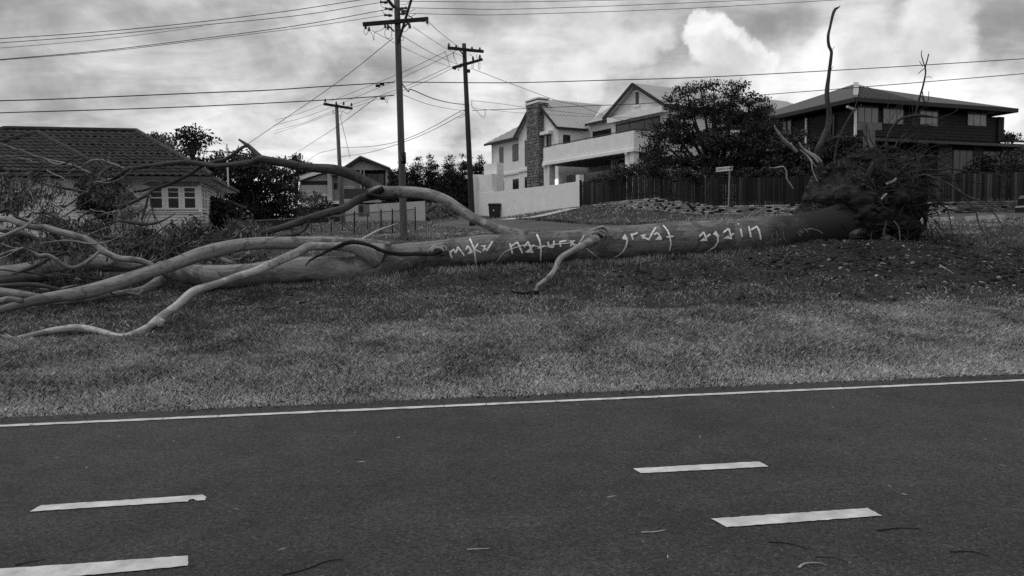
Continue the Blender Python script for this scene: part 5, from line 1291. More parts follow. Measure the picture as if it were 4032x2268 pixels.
for pts in ([(270, 1030), (265, 1070), (280, 1085), (275, 1045)], [(330, 1100), (350, 1095), (355, 1060), (410, 1080), (440, 1045)]): loop(p3, pts, .013, D3)
# far off pole like aerial behind the roof
ae = thing('roof_aerial', 'thin horizontal television aerial above the far trees', 'aerial', W(870, 640, 44)); m = MB(); m.bar(W(785, 594, 44), W(908, 600, 44), .02, sides=5); m.build('boom', M_CABLE, ae); m = MB(); m.bar(W(880, 650, 44), W(876, 598, 44), .02, sides=5); m.build('mast', M_CABLE, ae)
for k in range(7): m = MB(); c = W(840 + k * 10, 597 + k * .5, 44); m.bar(c + [0, -.25, .02], c + [0, .25, .08], .008, sides=4); m.build('element', M_CABLE, ae)

# ================================================================== overhead wires, each on its own
OV = lambda x, y: (x / 1.278, y / 1.278)
OR = lambda x, y: (2016 + x / 1.278, y / 1.278)
OZ = lambda x, y: (1200 + x / 2.415, y / 2.415)
WIRES = [
    ('uppermost wire from the tall pole across the cloudy sky to the west', [OV(-40, 197), OV(450, 164), OV(900, 122), OV(1400, 62), OV(1830, -3)], 23, 26, .011),
    ('second highest wire running west from the tall pole', [OV(-40, 219), OV(500, 178), OV(980, 130), OV(1500, 78), OV(1905, 14)], 23, 26, .010),
    ('faint wire joining just below the second highest western one', [OV(-40, 245), OV(330, 215), OV(700, 176), OV(1020, 132)], 24, 26, .007),
    ('dark lower wire of the western high voltage set', [OV(-40, 303), OV(500, 256), OV(1000, 196), OV(1500, 128), OV(1945, 48)], 23, 26, .011),
    ('pale lowest wire of the western high voltage set', [OV(-40, 306), OV(500, 262), OV(1000, 204), OV(1550, 135), OV(1955, 74)], 23.5, 26, .008),
    ('thick bundled cable from the middle of the tall pole going west', [OV(-40, 508), OV(300, 498), OV(1000, 468), OV(1330, 455), OV(1650, 434), OV(1985, 414)], 23, 26, .017),
    ('second bundled cable below it with clips going west', [OV(-40, 569), OV(800, 543), OV(1500, 511), OV(1985, 480)], 23, 26, .016),
    ('long diagonal guy wire sloping down behind the broken arch limb', [OV(1978, 192), OV(1690, 420), OV(1250, 722)], 26, 34, .011),
    ('highest thin wire running east from the pole top', [OV(2000, 6), OV(2300, 9), OR(0, 10), OR(400, 3), OR(800, -6)], 26, 27.5, .009),
    ('middle thin wire running east from the pole top', [OV(2000, 38), OV(2300, 44), OR(0, 46), OR(600, 26), OR(1300, -4)], 26, 28, .009),
    ('lowest thin wire running east from the pole top', [OV(2000, 66), OV(2300, 73), OR(0, 73), OR(850, 44), OR(1700, -4)], 26, 28.5, .009),
    ('long dark cable sweeping east over the white house and roots', [OZ(925, 780), OZ(1210, 783), OR(0, 416), OR(500, 403), OR(1000, 387), OR(1800, 344), OR(2620, 293)], 26, 30, .015),
    ('lower cable sweeping east from the second pole past the big tree', [OZ(1590, 1052), OZ(1715, 1046), OR(0, 549), OR(350, 534), OR(700, 519), OR(1250, 478), OR(1900, 427), OR(2620, 367)], 42, 31, .016),
    ('outer wire from the cross arm of the tall pole to the second pole', [OZ(1175, 205), OZ(1300, 320), OZ(1470, 450)], 26, 42, .010),
    ('inner wire from the cross arm of the tall pole to the second pole', [OZ(1030, 255), OZ(1190, 365), OZ(1360, 470), OZ(1520, 545)], 26, 42, .009),
    ('upper slack wire between tall pole shaft and second pole lower arm', [OZ(925, 340), OZ(1180, 490), OZ(1450, 612)], 26, 42, .010),
    ('lower slack wire between tall pole shaft and second pole lower arm', [OZ(640, 290), OZ(915, 440), OZ(1150, 550), OZ(1400, 640)], 26, 42, .009),
    ('thick sagging cable joining the tall pole to the second pole', [OZ(925, 795), OZ(985, 872), OZ(1010, 850), OZ(1200, 930), OZ(1370, 975), OZ(1530, 995)], 26, 42, .018),
    ('thin sagging wire below the thick cable joining both poles', [OZ(930, 900), OZ(1150, 985), OZ(1350, 1030), OZ(1530, 1055)], 26, 42, .009),
    ('first parallel wire from the second pole far away to the horizon', [OZ(1345, 488), OZ(900, 700), OZ(300, 940), OZ(0, 1060), OZ(-280, 1145)], 42, 70, .013),
    ('second parallel wire from the second pole far away to the horizon', [OZ(1410, 505), OZ(900, 750), OZ(300, 1000), OZ(0, 1112), OZ(-300, 1195)], 42, 70, .013),
    ('third parallel wire from the second pole far away to the horizon', [OZ(1375, 635), OZ(900, 845), OZ(300, 1045), OZ(0, 1165), OZ(-280, 1240)], 42, 70, .013),
    ('fourth parallel wire from the second pole far away to the horizon', [OZ(1500, 600), OZ(1100, 795), OZ(600, 975), OZ(260, 1080), OZ(0, 1178), OZ(-290, 1270)], 42, 70, .012),
    ('upper service cable from the second pole to the thin distant pole', [OZ(1525, 1045), OZ(1465, 1065), OZ(1200, 1215), OZ(930, 1332), OZ(650, 1390), OZ(350, 1404)], 42, 55, .016),
    ('lower service cable from the second pole to the gabled house eave', [OZ(1525, 1078), OZ(1455, 1112), OZ(1200, 1245), OZ(930, 1355), OZ(620, 1448), OZ(340, 1492)], 42, 57, .015),
    ('guy wire dropping from the top of the thin distant pole', [OZ(335, 1100), OZ(420, 1449), OZ(432, 1500)], 55, 54, .016),
    ('wire from the western cable clamp sloping down past the thin pole', [OZ(690, 920), OZ(340, 1180), OZ(0, 1402), OZ(-60, 1440)], 28, 60, .012),
    ('service wire from the second pole sloping down to the white gable', [OZ(1575, 645), OZ(1640, 672), OZ(2000, 810), OZ(2415, 962), (2270, 413), (2402, 461), (2530, 488)], 42, 57, .013),
    ('thin wire from the second pole to the stone chimney', [OZ(1580, 955), OZ(1850, 985), OZ(2110, 1022), (2404, 459), (2600, 462)], 42, 57, .010),
    ('lowest thin wire from the second pole behind the stone chimney', [OZ(1590, 1027), OZ(1850, 1055), OZ(2110, 1077), (2404, 463), (2640, 468)], 42, 57, .009),
    ('short looping wire from the thin distant pole towards the west', [OZ(300, 1412), OZ(250, 1430), OZ(100, 1475), (1165, 680)], 55, 62, .013),
]
for lab, pts, da, db, r in WIRES:
    n = len(pts); x0, x1 = pts[0][0], pts[-1][0]
    P = []
    for (x, y) in pts:
        f_ = (x - x0) / (x1 - x0) if abs(x1 - x0) > 1 else 0; P.append((x, y, 1 / ((1 - f_) / da + f_ / db)))
    P = smooth_path(P, 6); Q = [W(*p) for p in P]; m = MB(); m.tube(Q, [r] * len(Q), 5)
    tag(m.build('overhead_wire', M_CABLE), lab, 'wire', 'overhead power and telephone wires')
# ================================================================== the fallen gum tree
M_TRUNK = bark_mat('gum_trunk_bark', .11, .25, patch_amt=.42, bump=.8, streak=1., soil=(12.1, 2.6))
M_LIMB = bark_mat('gum_limb_bark', .14, .32, patch_amt=.45, bump=.4, streak=.7)
M_PALEBARK = bark_mat('pale_limb_bark', .24, .46, patch_amt=.38, bump=.35, streak=.5)
M_DARKBARK = bark_mat('dark_limb_bark', .035, .10, patch_amt=.4, bump=.7, streak=1.)
M_ROUGH = bark_mat('rough_dead_bark', .010, .055, patch_amt=.5, bump=1., streak=1.)
M_ROOT = bark_mat('root_bark', .015, .07, patch_amt=.4, bump=.8, streak=1.)
M_SPLIT = bark_mat('split_wood', .30, .55, patch_amt=.5, bump=.5, streak=1.)
M_EARTH = mat('root_earth', .004, .026, 2.4, .98, 1., 9., 8.); M_TURF = mat('turf_earth', .008, .045, 4.5, .98, 1., 11., 8.)
ft = thing('fallen_gum_tree', 'huge fallen gum tree lying across the verge with painted words on its trunk', 'fallen tree', W(2190, 1020, 18.0))
D_T = lambda x: 17.85 / (1 - (x - 2016) / 3046 * .153)       # the trunk lies nearly along the road
def limb(name, pts, dep, m_, sides=10, lump=.05, seed=0, sub=5, flare=0.0, taper_end=True, parent=None, mb_only=False):
    """pts (photo x, y, width px); dep: distances at the points, or (first, last)"""
    n = len(pts)
    if np.isscalar(dep): dep = [dep] * n
    if len(dep) == 2 and n != 2:
        ln = np.concatenate([[0], np.cumsum([math.hypot(pts[i + 1][0] - pts[i][0], pts[i + 1][1] - pts[i][1]) for i in range(n - 1)])]); dep = [dep[0] + (dep[1] - dep[0]) * l / ln[-1] for l in ln]
    rows = []
    for (x, y, w_), d in zip(pts, dep):
        p = W(x, y, d); rows.append((*p, w_ / 2 * d / FPX))
    R = smooth_path(rows, sub); rad = np.maximum(R[:, 3], .003)
    if flare: rad = rad * (1 + flare * np.exp(-np.arange(len(rad)) / (sub * .5)))
    m = MB(); m.tube(R[:, :3], rad, sides, lump, seed, uv=True)
    if mb_only: return m
    return m.build(name, m_, parent or ft, True)
# trunk
tk = [(1290, 1062, 44), (1345, 1060, 84), (1400, 1052, 110), (1450, 1038, 119), (1497, 1025, 116), (1600, 1012, 113), (1700, 1004, 112), (1830, 992, 116), (1972, 979, 121), (2110, 973, 122), (2243, 970, 122), (2320, 962, 128), (2400, 958, 130), (2520, 950, 129), (2652, 941, 131), (2800, 935, 134), (2923, 930, 137), (3050, 922, 138), (3120, 916, 140), (3200, 906, 148), (3290, 890, 160), (3370, 872, 176), (3440, 858, 180)]
trunk = limb('trunk', tk, [D_T(x) for x, y, w_ in tk], M_TRUNK, 30, .012, 3, 6)
def knot(x, y, d, r):
    """an old branch collar: a swelling of the bark round a dark hollow"""
    m = MB(); c = W(x, y, d); N_ = 26; m.uv = []
    for k in range(3):
        ring = []; R_ = r * (1.25 - .3 * k); 
        for j in range(N_ + 1):
            a = 2 * math.pi * j / N_; w_ = 1 + .18 * math.sin(a * 2 + k) + .1 * math.sin(a * 5 + x)
            ring.append(c + np.array([math.cos(a) * R_ * w_ * 1.25, .05 - .035 * k + .05 * abs(math.sin(a)), math.sin(a) * R_ * w_ * .85]))
        m.tube(ring, [r * .22] * len(ring), 7, .2, k + x, uv=True, caps=False)
    m.build('bark_collar', M_LIMB, trunk, True)
    m = MB(); m.ico(c + [0, .06, 0], (r * .75, .09, r * .5), 2, .3, x); m.build('knot_hollow', M_EARTH, trunk, True)
knot(1725, 990, D_T(1725) - .34, .15); knot(2352, 932, D_T(2352) - .34, .18)
# lower fork carrying on to the left, low to the ground
limb('branch', [(1640, 1016, 90), (1500, 1040, 104), (1408, 1060, 106), (1312, 1060, 98), (1136, 1064, 98), (1000, 1083, 94), (860, 1090, 92), (757, 1082, 84), (660, 1062, 64), (560, 1047, 48), (460, 1040, 62), (368, 1037, 70), (215, 1045, 66), (80, 1070, 64), (-60, 1085, 62)], [17.5, 17.3, 17.1, 17.0, 16.9, 16.7, 16.6, 16.6, 16.6, 16.6, 16.5, 16.4, 16.2, 16.0, 15.8], M_LIMB, 22, .02, 5)
# upper fork that crosses over in front and comes down to the left
limb('branch', [(1520, 1000, 92), (1440, 972, 66), (1380, 962, 52), (1272, 955, 50), (1136, 957, 50), (997, 960, 48), (894, 975, 54), (790, 1001, 56), (687, 1040, 52), (583, 1074, 53), (480, 1108, 56), (400, 1132, 55), (314, 1154, 53), (157, 1180, 42), (0, 1221, 30), (-80, 1240, 26)], [17.2, 17.1, 17.0, 16.8, 16.4, 16.0, 15.7, 15.4, 15.1, 14.8, 14.5, 14.2, 13.9, 13.4, 12.9, 12.7], M_LIMB, 20, .03, 8, flare=.1)
# pale limb that reaches down to the grass in front
pl_ = [(1490, 1005, 88), (1430, 985, 60), (1370, 972, 38), (1272, 970, 31), (1217, 972, 34), (1174, 994, 34), (1109, 1022, 34), (1054, 1046, 34), (1000, 1070, 33), (942, 1088, 31), (852, 1119, 30), (763, 1146, 32), (700, 1199, 32), (628, 1253, 34), (583, 1288, 28), (516, 1318, 25), (471, 1326, 24), (404, 1308, 25), (350, 1297, 29), (292, 1292, 30), (202, 1303, 25), (112, 1323, 21), (54, 1335, 18)]
pd_ = [17.0, 16.8, 16.6, 16.3, 16.1, 15.9, 15.5, 15.2, 14.8, 14.4, 13.9, 13.4, 12.8, 12.2, 11.9, 11.6, 11.5, 11.5, 11.5, 11.5, 11.35, 11.2, 11.1]
pd_ = [d if x > 700 else min(d, float(on_ground(x, y + w_ * .40)[1]) - .02) for (x, y, w_), d in zip(pl_, pd_)]
pale = limb('branch', pl_, pd_, M_PALEBARK, 16, .05, 2, flare=.15)
pale['label'] = 'pale blotched branch reaching down to the grass'
limb('knot', [(640, 1258, 22), (632, 1274, 26), (625, 1286, 18)], pd_[13] - .15, M_PALEBARK, 10, .1, 1, parent=pale)
limb('twig', [(385, 1308, 11), (368, 1309, 11), (330, 1318, 10), (287, 1330, 10), (255, 1342, 8), (224, 1352, 6)], [float(on_ground(x, y + 3)[1]) - .02 for x, y in ((385, 1310), (368, 1312), (330, 1322), (287, 1336), (255, 1350), (224, 1362))], M_ROUGH, 8, .12, 4, parent=pale)
for k, (x, y) in enumerate(((0, 1318), (8, 1326), (-10, 1340), (20, 1312), (-6, 1352))):
    limb('splinter', [(62, 1334, 9), (34, (1334 + y) / 2, 7), (x, y, 2)], [pd_[-1] - .03, pd_[-1] - .06, pd_[-1] - .08], M_SPLIT if k != 2 else M_PALEBARK, 5, .1, k, parent=pale)
ftw = tag(limb('fallen_twig', [(-20, 1398, 6), (0, 1394, 7), (31, 1388, 8), (52, 1376, 7), (72, 1362, 4)], [float(on_ground(x, y + 6)[1]) - .05 for x, y in ((-20, 1398), (0, 1394), (31, 1388), (52, 1380), (72, 1370))], M_PALEBARK, 7, .08, 7), 'pale forked twig lying in the grass below the end of the pale limb', 'twig', 'twigs scattered on the verge'); ftw.parent = None; ftw.location = (0, 0, 0)
# arching limb against the sky and its two main arms
limb('branch', [(2060, 945, 70), (1985, 914, 46), (1939, 895, 38), (1863, 858, 37), (1794, 812, 39), (1752, 788, 42), (1682, 764, 44), (1587, 756, 46), (1525, 758, 50), (1483, 751, 48), (1455, 744, 34), (1425, 735, 18)], [D_T(2060), D_T(1985), 17.8, 18.0, 18.2, 18.3, 18.5, 18.7, 18.9, 19.0, 19.1], M_LIMB, 16, .04, 4, flare=.2)
limb('branch', [(1500, 752, 50), (1442, 716, 40), (1380, 686, 40), (1309, 667, 38), (1214, 659, 34), (1131, 643, 32), (1057, 632, 30), (1024, 627, 30), (986, 640, 23), (904, 649, 20), (842, 652, 19), (749, 640, 20), (666, 643, 19), (604, 652, 17), (521, 662, 14), (507, 664, 14), (466, 690, 14), (414, 727, 14), (383, 740, 12), (340, 755, 10), (269, 744, 10), (207, 733, 9), (176, 726, 6)], (19.0, 21.0), M_DARKBARK, 12, .05, 6)
limb('branch', [(1034, 632, 26), (1007, 603, 21), (982, 578, 17), (966, 566, 13), (941, 549, 8)], (20.0, 20.3), M_DARKBARK, 10, .06, 1)
limb('branch', [(984, 576, 14), (962, 577, 12), (935, 594, 14), (894, 623, 15), (832, 641, 14), (791, 656, 14), (749, 685, 14), (708, 706, 13), (646, 733, 13), (604, 739, 12), (563, 749, 10), (521, 759, 9), (480, 797, 8), (470, 825, 7), (449, 858, 5), (440, 880, 3)], (20.2, 20.6), M_DARKBARK, 10, .06, 9)
limb('branch', [(640, 736, 10), (604, 747, 12), (583, 764, 14), (542, 788, 12), (480, 815, 11), (455, 831, 9), (393, 854, 9), (352, 872, 8), (296, 912, 5)], (20.4, 19.5), M_DARKBARK, 8, .06, 12)
limb('branch', [(1500, 765, 36), (1421, 781, 33), (1359, 818, 30), (1297, 836, 30), (1214, 861, 28), (1131, 889, 27), (1048, 914, 24), (999, 930, 20), (883, 943, 12), (790, 952, 7)], (19.0, 17.8), M_DARKBARK, 12, .05, 10)
limb('branch', [(1222, 864, 16), (1210, 884, 15), (1189, 910, 16), (1144, 928, 15), (1110, 930, 8)], (18.5, 18.0), M_DARKBARK, 10, .06, 2)
limb('broken_bark', [(1510, 742, 24), (1470, 762, 30), (1440, 768, 16)], 18.75, M_ROUGH, 9, .25, 5)
limb('broken_bark', [(1560, 772, 20), (1500, 778, 22), (1455, 764, 10)], 18.6, M_ROUGH, 9, .25, 8)
# pale limb at the far left that joins the crossing branch
vb = limb('branch', [(-60, 858, 22), (0, 862, 23), (41, 865, 23), (83, 881, 25), (135, 895, 24), (176, 895, 25), (228, 911, 27), (290, 927, 28), (352, 947, 26), (383, 972, 27), (414, 993, 27), (466, 1016, 25), (518, 1022, 25), (560, 1029, 23), (610, 1050, 20)], (15.6, 15.1), M_LIMB, 12, .06, 6)
limb('branch', [(-40, 836, 14), (0, 834, 14), (31, 826, 15), (48, 834, 14), (68, 856, 13), (104, 871, 11), (153, 886, 7), (180, 893, 4)], (16.5, 16.0), M_ROUGH, 9, .08, 3)
limb('twig', [(88, 858, 4), (115, 848, 4), (120, 841, 3), (165, 838, 2)], 16.2, M_ROUGH, 6, .1, 1)
limb('branch', [(200, 912, 18), (238, 951, 16), (262, 985, 13)], (15.4, 15.6), M_DARKBARK, 9, .06, 4)
limb('branch', [(-40, 895, 22), (0, 902, 23), (41, 912, 27), (83, 919, 25), (128, 933, 20), (180, 960, 14), (230, 990, 9)], (16.2, 17.0), M_LIMB, 12, .06, 9)
limb('branch', [(392, 990, 11), (383, 998, 12), (362, 1017, 15), (311, 1049, 16), (279, 1054, 16), (248, 1043, 16), (217, 1020, 16), (186, 1005, 18), (155, 1007, 16), (135, 993, 15), (114, 978, 13), (97, 974, 11), (72, 982, 11), (41, 989, 10), (0, 1004, 9), (-30, 1012, 7)], (15.0, 14.4), M_LIMB, 10, .07, 11)
limb('twig', [(80, 978, 5), (41, 973, 6), (6, 959, 4)], 14.6, M_LIMB, 6, .08, 2)
limb('splinter', [(70, 982, 2), (30, 1005, 3), (-10, 1022, 2)], 14.4, M_SPLIT, 5, 0, 1)
# logs low on the left under the crossing limb
limb('branch', [(-60, 1140, 38), (0, 1151, 40), (80, 1161, 38), (157, 1173, 32), (230, 1175, 24)], (13.2, 13.7), M_LIMB, 14, .04, 5)
limb('branch', [(-30, 1192, 24), (0, 1185, 24), (40, 1178, 23), (90, 1184, 18)], 13.1, M_LIMB, 10, .05, 6)
limb('branch', [(640, 1095, 40), (600, 1122, 34), (560, 1141, 28), (500, 1152, 25), (420, 1163, 26), (340, 1178, 28), (250, 1190, 20), (170, 1196, 9)], (15.6, 14.0), M_LIMB, 14, .05, 7)
limb('splinter', [(560, 1140, 10), (545, 1156, 7), (500, 1152, 3)], 14.7, M_SPLIT, 6, .1, 3)
limb('branch', [(-40, 1128, 17), (0, 1127, 18), (70, 1122, 19), (134, 1122, 20), (200, 1134, 19), (260, 1146, 14)], (14.6, 15.0), M_DARKBARK, 10, .05, 8)
limb('branch', [(-40, 1118, 30), (80, 1100, 32), (200, 1092, 30), (300, 1085, 20)], (15.2, 15.8), M_DARKBARK, 10, .05, 2)
limb('branch', [(600, 976, 12), (660, 990, 17), (710, 1003, 16), (780, 1015, 10)], (17.6, 17.2), M_DARKBARK, 9, .05, 2)
limb('branch', [(770, 1022, 20), (830, 1016, 22), (870, 1022, 20), (930, 1037, 10)], (17.4, 17.1), M_LIMB, 10, .05, 4)
limb('branch', [(296, 918, 12), (352, 924, 14), (400, 935, 16), (470, 938, 15), (540, 940, 10)], (18.0, 18.2), M_DARKBARK, 9, .06, 5)
limb('branch', [(430, 972, 16), (480, 966, 18), (560, 968, 14), (640, 972, 8)], 17.8, M_DARKBARK, 9, .06, 6)
limb('branch', [(1110, 930, 5), (1060, 938, 6), (960, 944, 7), (850, 948, 8), (800, 950, 4)], 17.0, M_ROUGH, 7, .06, 6)
# the rough dead fork lying on the trunk, the stub by the word, the white splinter
limb('branch', [(1735, 990, 22), (1700, 1000, 18), (1639, 1000, 15), (1571, 1000, 16), (1503, 986, 16), (1462, 967, 16), (1408, 953, 17), (1367, 955, 16), (1326, 972, 14), (1293, 986, 13), (1266, 1002, 10), (1231, 1019, 9), (1212, 1035, 6), (1201, 1050, 3)], [D_T(1735) - .45, 16.95, 16.85, 16.75, 16.65, 16.5, 16.4, 16.35, 16.3, 16.2, 16.15, 16.1, 16.05, 16.0], M_ROUGH, 10, .14, 3)
limb('splinter', [(1300, 946, 3), (1360, 948, 6), (1413, 946, 9), (1450, 929, 10), (1483, 911, 9), (1525, 894, 6), (1568, 879, 2)], (16.9, 17.2), M_SPLIT, 6, .05, 2)
limb('splinter', [(1495, 970, 2), (1540, 962, 3), (1590, 957, 2)], 17.0, M_ROUGH, 5, .05, 1)
limb('branch', [(2350, 940, 44), (2325, 952, 32), (2298, 967, 30), (2257, 986, 25), (2216, 1008, 23), (2197, 1030, 21), (2186, 1061, 20), (2162, 1091, 21), (2135, 1111, 17), (2116, 1126, 14), (2108, 1150, 13)], [D_T(2350) - .15, 17.3, 17.0, 16.6, 16.2, 15.8, 15.4, 15.0, 14.5, 14.2, 13.95], M_LIMB, 11, .07, 3)
limb('splinter', [(2213, 1010, 4), (2205, 1035, 5), (2196, 1062, 2)], 15.6, M_SPLIT, 5, 0, 1)
limb('twig', [(2122, 1150, 13), (2095, 1153, 15), (2066, 1155, 13), (2040, 1152, 9), (2010, 1147, 4)], 13.9, M_ROUGH, 8, .2, 2)
limb('twig', [(2105, 1150, 13), (2088, 1165, 11), (2080, 1185, 6)], [13.95, 13.7, 13.4], M_ROUGH, 8, .2, 5)
# thin twigs over the tiled roof and the house
TW = [([(0, 566, 5), (31, 575, 6), (62, 588, 7), (79, 591, 7), (114, 606, 7), (145, 617, 7), (178, 625, 8), (199, 639, 8), (230, 648, 7), (250, 641, 5)], 20.6),
      ([(190, 629, 5), (238, 639, 7), (300, 654, 8), (312, 661, 8), (331, 672, 8), (360, 682, 9), (383, 695, 10), (410, 708, 11), (445, 704, 11), (476, 689, 12)], 20.8),
      ([(490, 664, 10), (445, 646, 9), (410, 632, 8), (387, 629, 8), (356, 633, 7), (323, 656, 7), (290, 668, 7), (269, 683, 6), (255, 695, 5), (238, 708, 4)], 20.9),
      ([(330, 673, 4), (259, 673, 4), (215, 671, 4), (186, 679, 4), (149, 691, 4), (130, 710, 4), (126, 726, 3)], 20.5), ([(445, 710, 8), (393, 716, 8), (362, 735, 8), (340, 748, 6)], 20.7),
      ([(327, 764, 6), (300, 784, 5), (265, 809, 5), (242, 809, 4), (225, 812, 3)], 20.2), ([(510, 779, 4), (435, 776, 5), (389, 778, 5), (342, 797, 5), (280, 834, 5), (240, 858, 3)], 20.0),
      ([(0, 618, 4), (60, 615, 4), (110, 612, 3)], 20.8), ([(178, 632, 4), (140, 641, 4), (110, 628, 4), (60, 620, 3), (20, 612, 2)], 20.7), ([(74, 594, 5), (62, 606, 4)], 20.6),
      ([(585, 762, 9), (578, 800, 9), (568, 830, 10), (560, 860, 9), (550, 900, 7), (540, 925, 4)], 19.6), ([(590, 770, 5), (595, 810, 6), (604, 840, 5), (614, 880, 4), (625, 905, 2)], 19.6), ([(600, 832, 5), (615, 860, 4), (640, 895, 3), (655, 912, 2)], 19.5), ([(590, 830, 4), (575, 850, 4), (565, 875, 2)], 19.5),
      ([(480, 905, 7), (530, 903, 8), (580, 906, 8), (620, 920, 8), (660, 942, 6), (680, 955, 3)], 18.8), ([(490, 862, 5), (520, 880, 7), (545, 905, 6)], 19.0), ([(440, 862, 5), (408, 870, 6), (390, 890, 7), (375, 930, 6), (366, 960, 3)], 18.9), ([(420, 860, 4), (430, 900, 4), (440, 940, 3)], 18.9),
      ([(780, 890, 3), (850, 910, 5), (890, 918, 6), (925, 917, 4)], 18.2), ([(830, 925, 4), (880, 918, 5), (925, 917, 5), (950, 905, 2)], 18.0), ([(300, 836, 4), (340, 838, 4), (362, 830, 5), (400, 830, 5), (425, 840, 4)], 19.8), ([(1040, 905, 3), (1070, 915, 4), (1095, 928, 3)], 18.0), ([(960, 905, 3), (1000, 893, 3), (1040, 880, 2)], 18.4), ([(310, 845, 4), (350, 870, 4), (380, 880, 4), (400, 885, 3)], 19.6), ([(150, 898, 3), (170, 880, 3), (190, 870, 2)], 16.0), ([(0, 932, 4), (40, 930, 4), (36, 960, 4)], 16.5)]
for pts, d in TW: limb('twig', pts, d, M_LIMB if d > 20.55 else M_DARKBARK, 6, .06, pts[0][0] * .1, 4)

rt3 = random.Random(19)
for k in range(18):                                         # lesser boughs of the crown, crossing each other
    x, y, d = rt3.uniform(-60, 420), rt3.uniform(880, 1150), rt3.uniform(14.2, 17.6); d = d if y < 1000 else min(d, 15.2)
    a = rt3.choice((-.05, .12, .25)) + rt3.uniform(-.15, .15); L = rt3.uniform(160, 420); w0 = rt3.uniform(7, 17); P = [(x, y, w0 * .5)]
    for j in range(5): a += rt3.uniform(-.35, .35); P.append((P[-1][0] + math.cos(a) * L / 5, P[-1][1] + math.sin(a) * L / 5, w0 * (.8, 1., .9, .55, .18)[j]))
    limb('branch', P, (d, d + .5), rt3.choice((M_DARKBARK, M_DARKBARK, M_LIMB)), 8, .08, k, 4)
rt2 = random.Random(9)
for k in range(85):                                         # bare twigs tangled through the crown
    if k < 45: x, y, d = rt2.uniform(-20, 700), rt2.uniform(850, 1000), rt2.uniform(16.8, 18.8)
    else: x, y, d = rt2.uniform(120, 640), rt2.uniform(640, 880), rt2.uniform(19.2, 20.6)
    a = rt2.choice((-.25, .35, 2.8, 3.4, 1.2)) + rt2.uniform(-.5, .5); L = rt2.uniform(60, 210); w0 = rt2.uniform(3, 7); P = [(x, y, w0)]
    for j in range(5): a += rt2.uniform(-.4, .4); P.append((P[-1][0] + math.cos(a) * L / 5, P[-1][1] + math.sin(a) * L / 5, w0 * (1 - .16 * (j + 1))))
    limb('twig', P, (d, d + rt2.uniform(-.4, .4)), rt2.choice((M_DARKBARK, M_LIMB, M_ROUGH)), 5, .06, k, 3)
# painted words on the trunk, as strokes lying on the bark
dgp = bpy.context.evaluated_depsgraph_get(); me_ = trunk.data; toff = np.array(wloc(trunk))
BV = BVHTree.FromPolygons([Vector(np.array(v.co) + toff) for v in me_.vertices], [tuple(p.vertices) for p in me_.polygons])
def paint_mat(name, lo, hi):
    m = mat(name, lo, hi, 9., .75, .4, 50.); return m
M_PAINT = paint_mat('white_house_paint', .62, .80); M_FAINT = paint_mat('faint_chalk', .16, .28)
def hit(px, py):
    d = ray(px, py); r = BV.ray_cast(Vector(EYE), Vector(d)); return (np.array(r[0]), np.array(r[1])) if r[0] is not None else None
def letter(strokes, fills, m_=None, wpx=6.8, name='letter'):
    m = MB()
    for st_ in strokes:
        dense = []
        for a, b in zip(st_, st_[1:]):
            n = max(2, int(math.hypot(b[0] - a[0], b[1] - a[1]) / 2.5)); dense += [(a[0] + (b[0] - a[0]) * k / n, a[1] + (b[1] - a[1]) * k / n) for k in range(n)]
        dense.append(st_[-1]); L_, R_ = [], []
        H = [hit(*p) for p in dense]; ok = [h for h in H if h is not None]
        if len(ok) < 2: continue
        for i, (p, n_) in enumerate(ok):
            if np.dot(n_, p - EYE) > 0: n_ = -n_
            t_ = ok[min(i + 1, len(ok) - 1)][0] - ok[max(i - 1, 0)][0]; t_ /= np.linalg.norm(t_) + 1e-9; s_ = np.cross(n_, t_); s_ /= np.linalg.norm(s_) + 1e-9
            wd = wpx * .5 * np.linalg.norm(p - EYE) / FPX * random.uniform(.75, 1.2) * (.6 if i in (0, len(ok) - 1) else 1); q = p + n_ * .012
            L_.append(q - s_ * wd); R_.append(q + s_ * wd)
        k = len(L_); m.add(L_ + R_, [(i, i + 1, k + i + 1, k + i) for i in range(k - 1)])
    for f in fills:
        h = [hit(*p) for p in f]
        if any(x is None for x in h): continue
        for a_, b_ in ((0, 1),):
            n = 6; rows = []
            c3 = [x[0] + (x[1] if np.dot(x[1], x[0] - EYE) < 0 else -x[1]) * .014 for x in h]
            cen_ = hit(np.mean([p[0] for p in f]), np.mean([p[1] for p in f])); cc_ = cen_[0] + (cen_[1] if np.dot(cen_[1], cen_[0] - EYE) < 0 else -cen_[1]) * .016
            m.add(c3 + [cc_], [(i, (i + 1) % len(c3), len(c3)) for i in range(len(c3))])
    if m.v: return m.build(name, m_ or M_PAINT, trunk)
A7 = lambda pts: [(1700 + x / 3.68, 860 + y / 3.68) for x, y in pts]
A8 = lambda pts: [(2380 + x / 3.68, 850 + y / 3.68) for x, y in pts]
A9 = lambda pts: [(3000 + x / 9.908, 880 + y / 9.908) for x, y in pts]
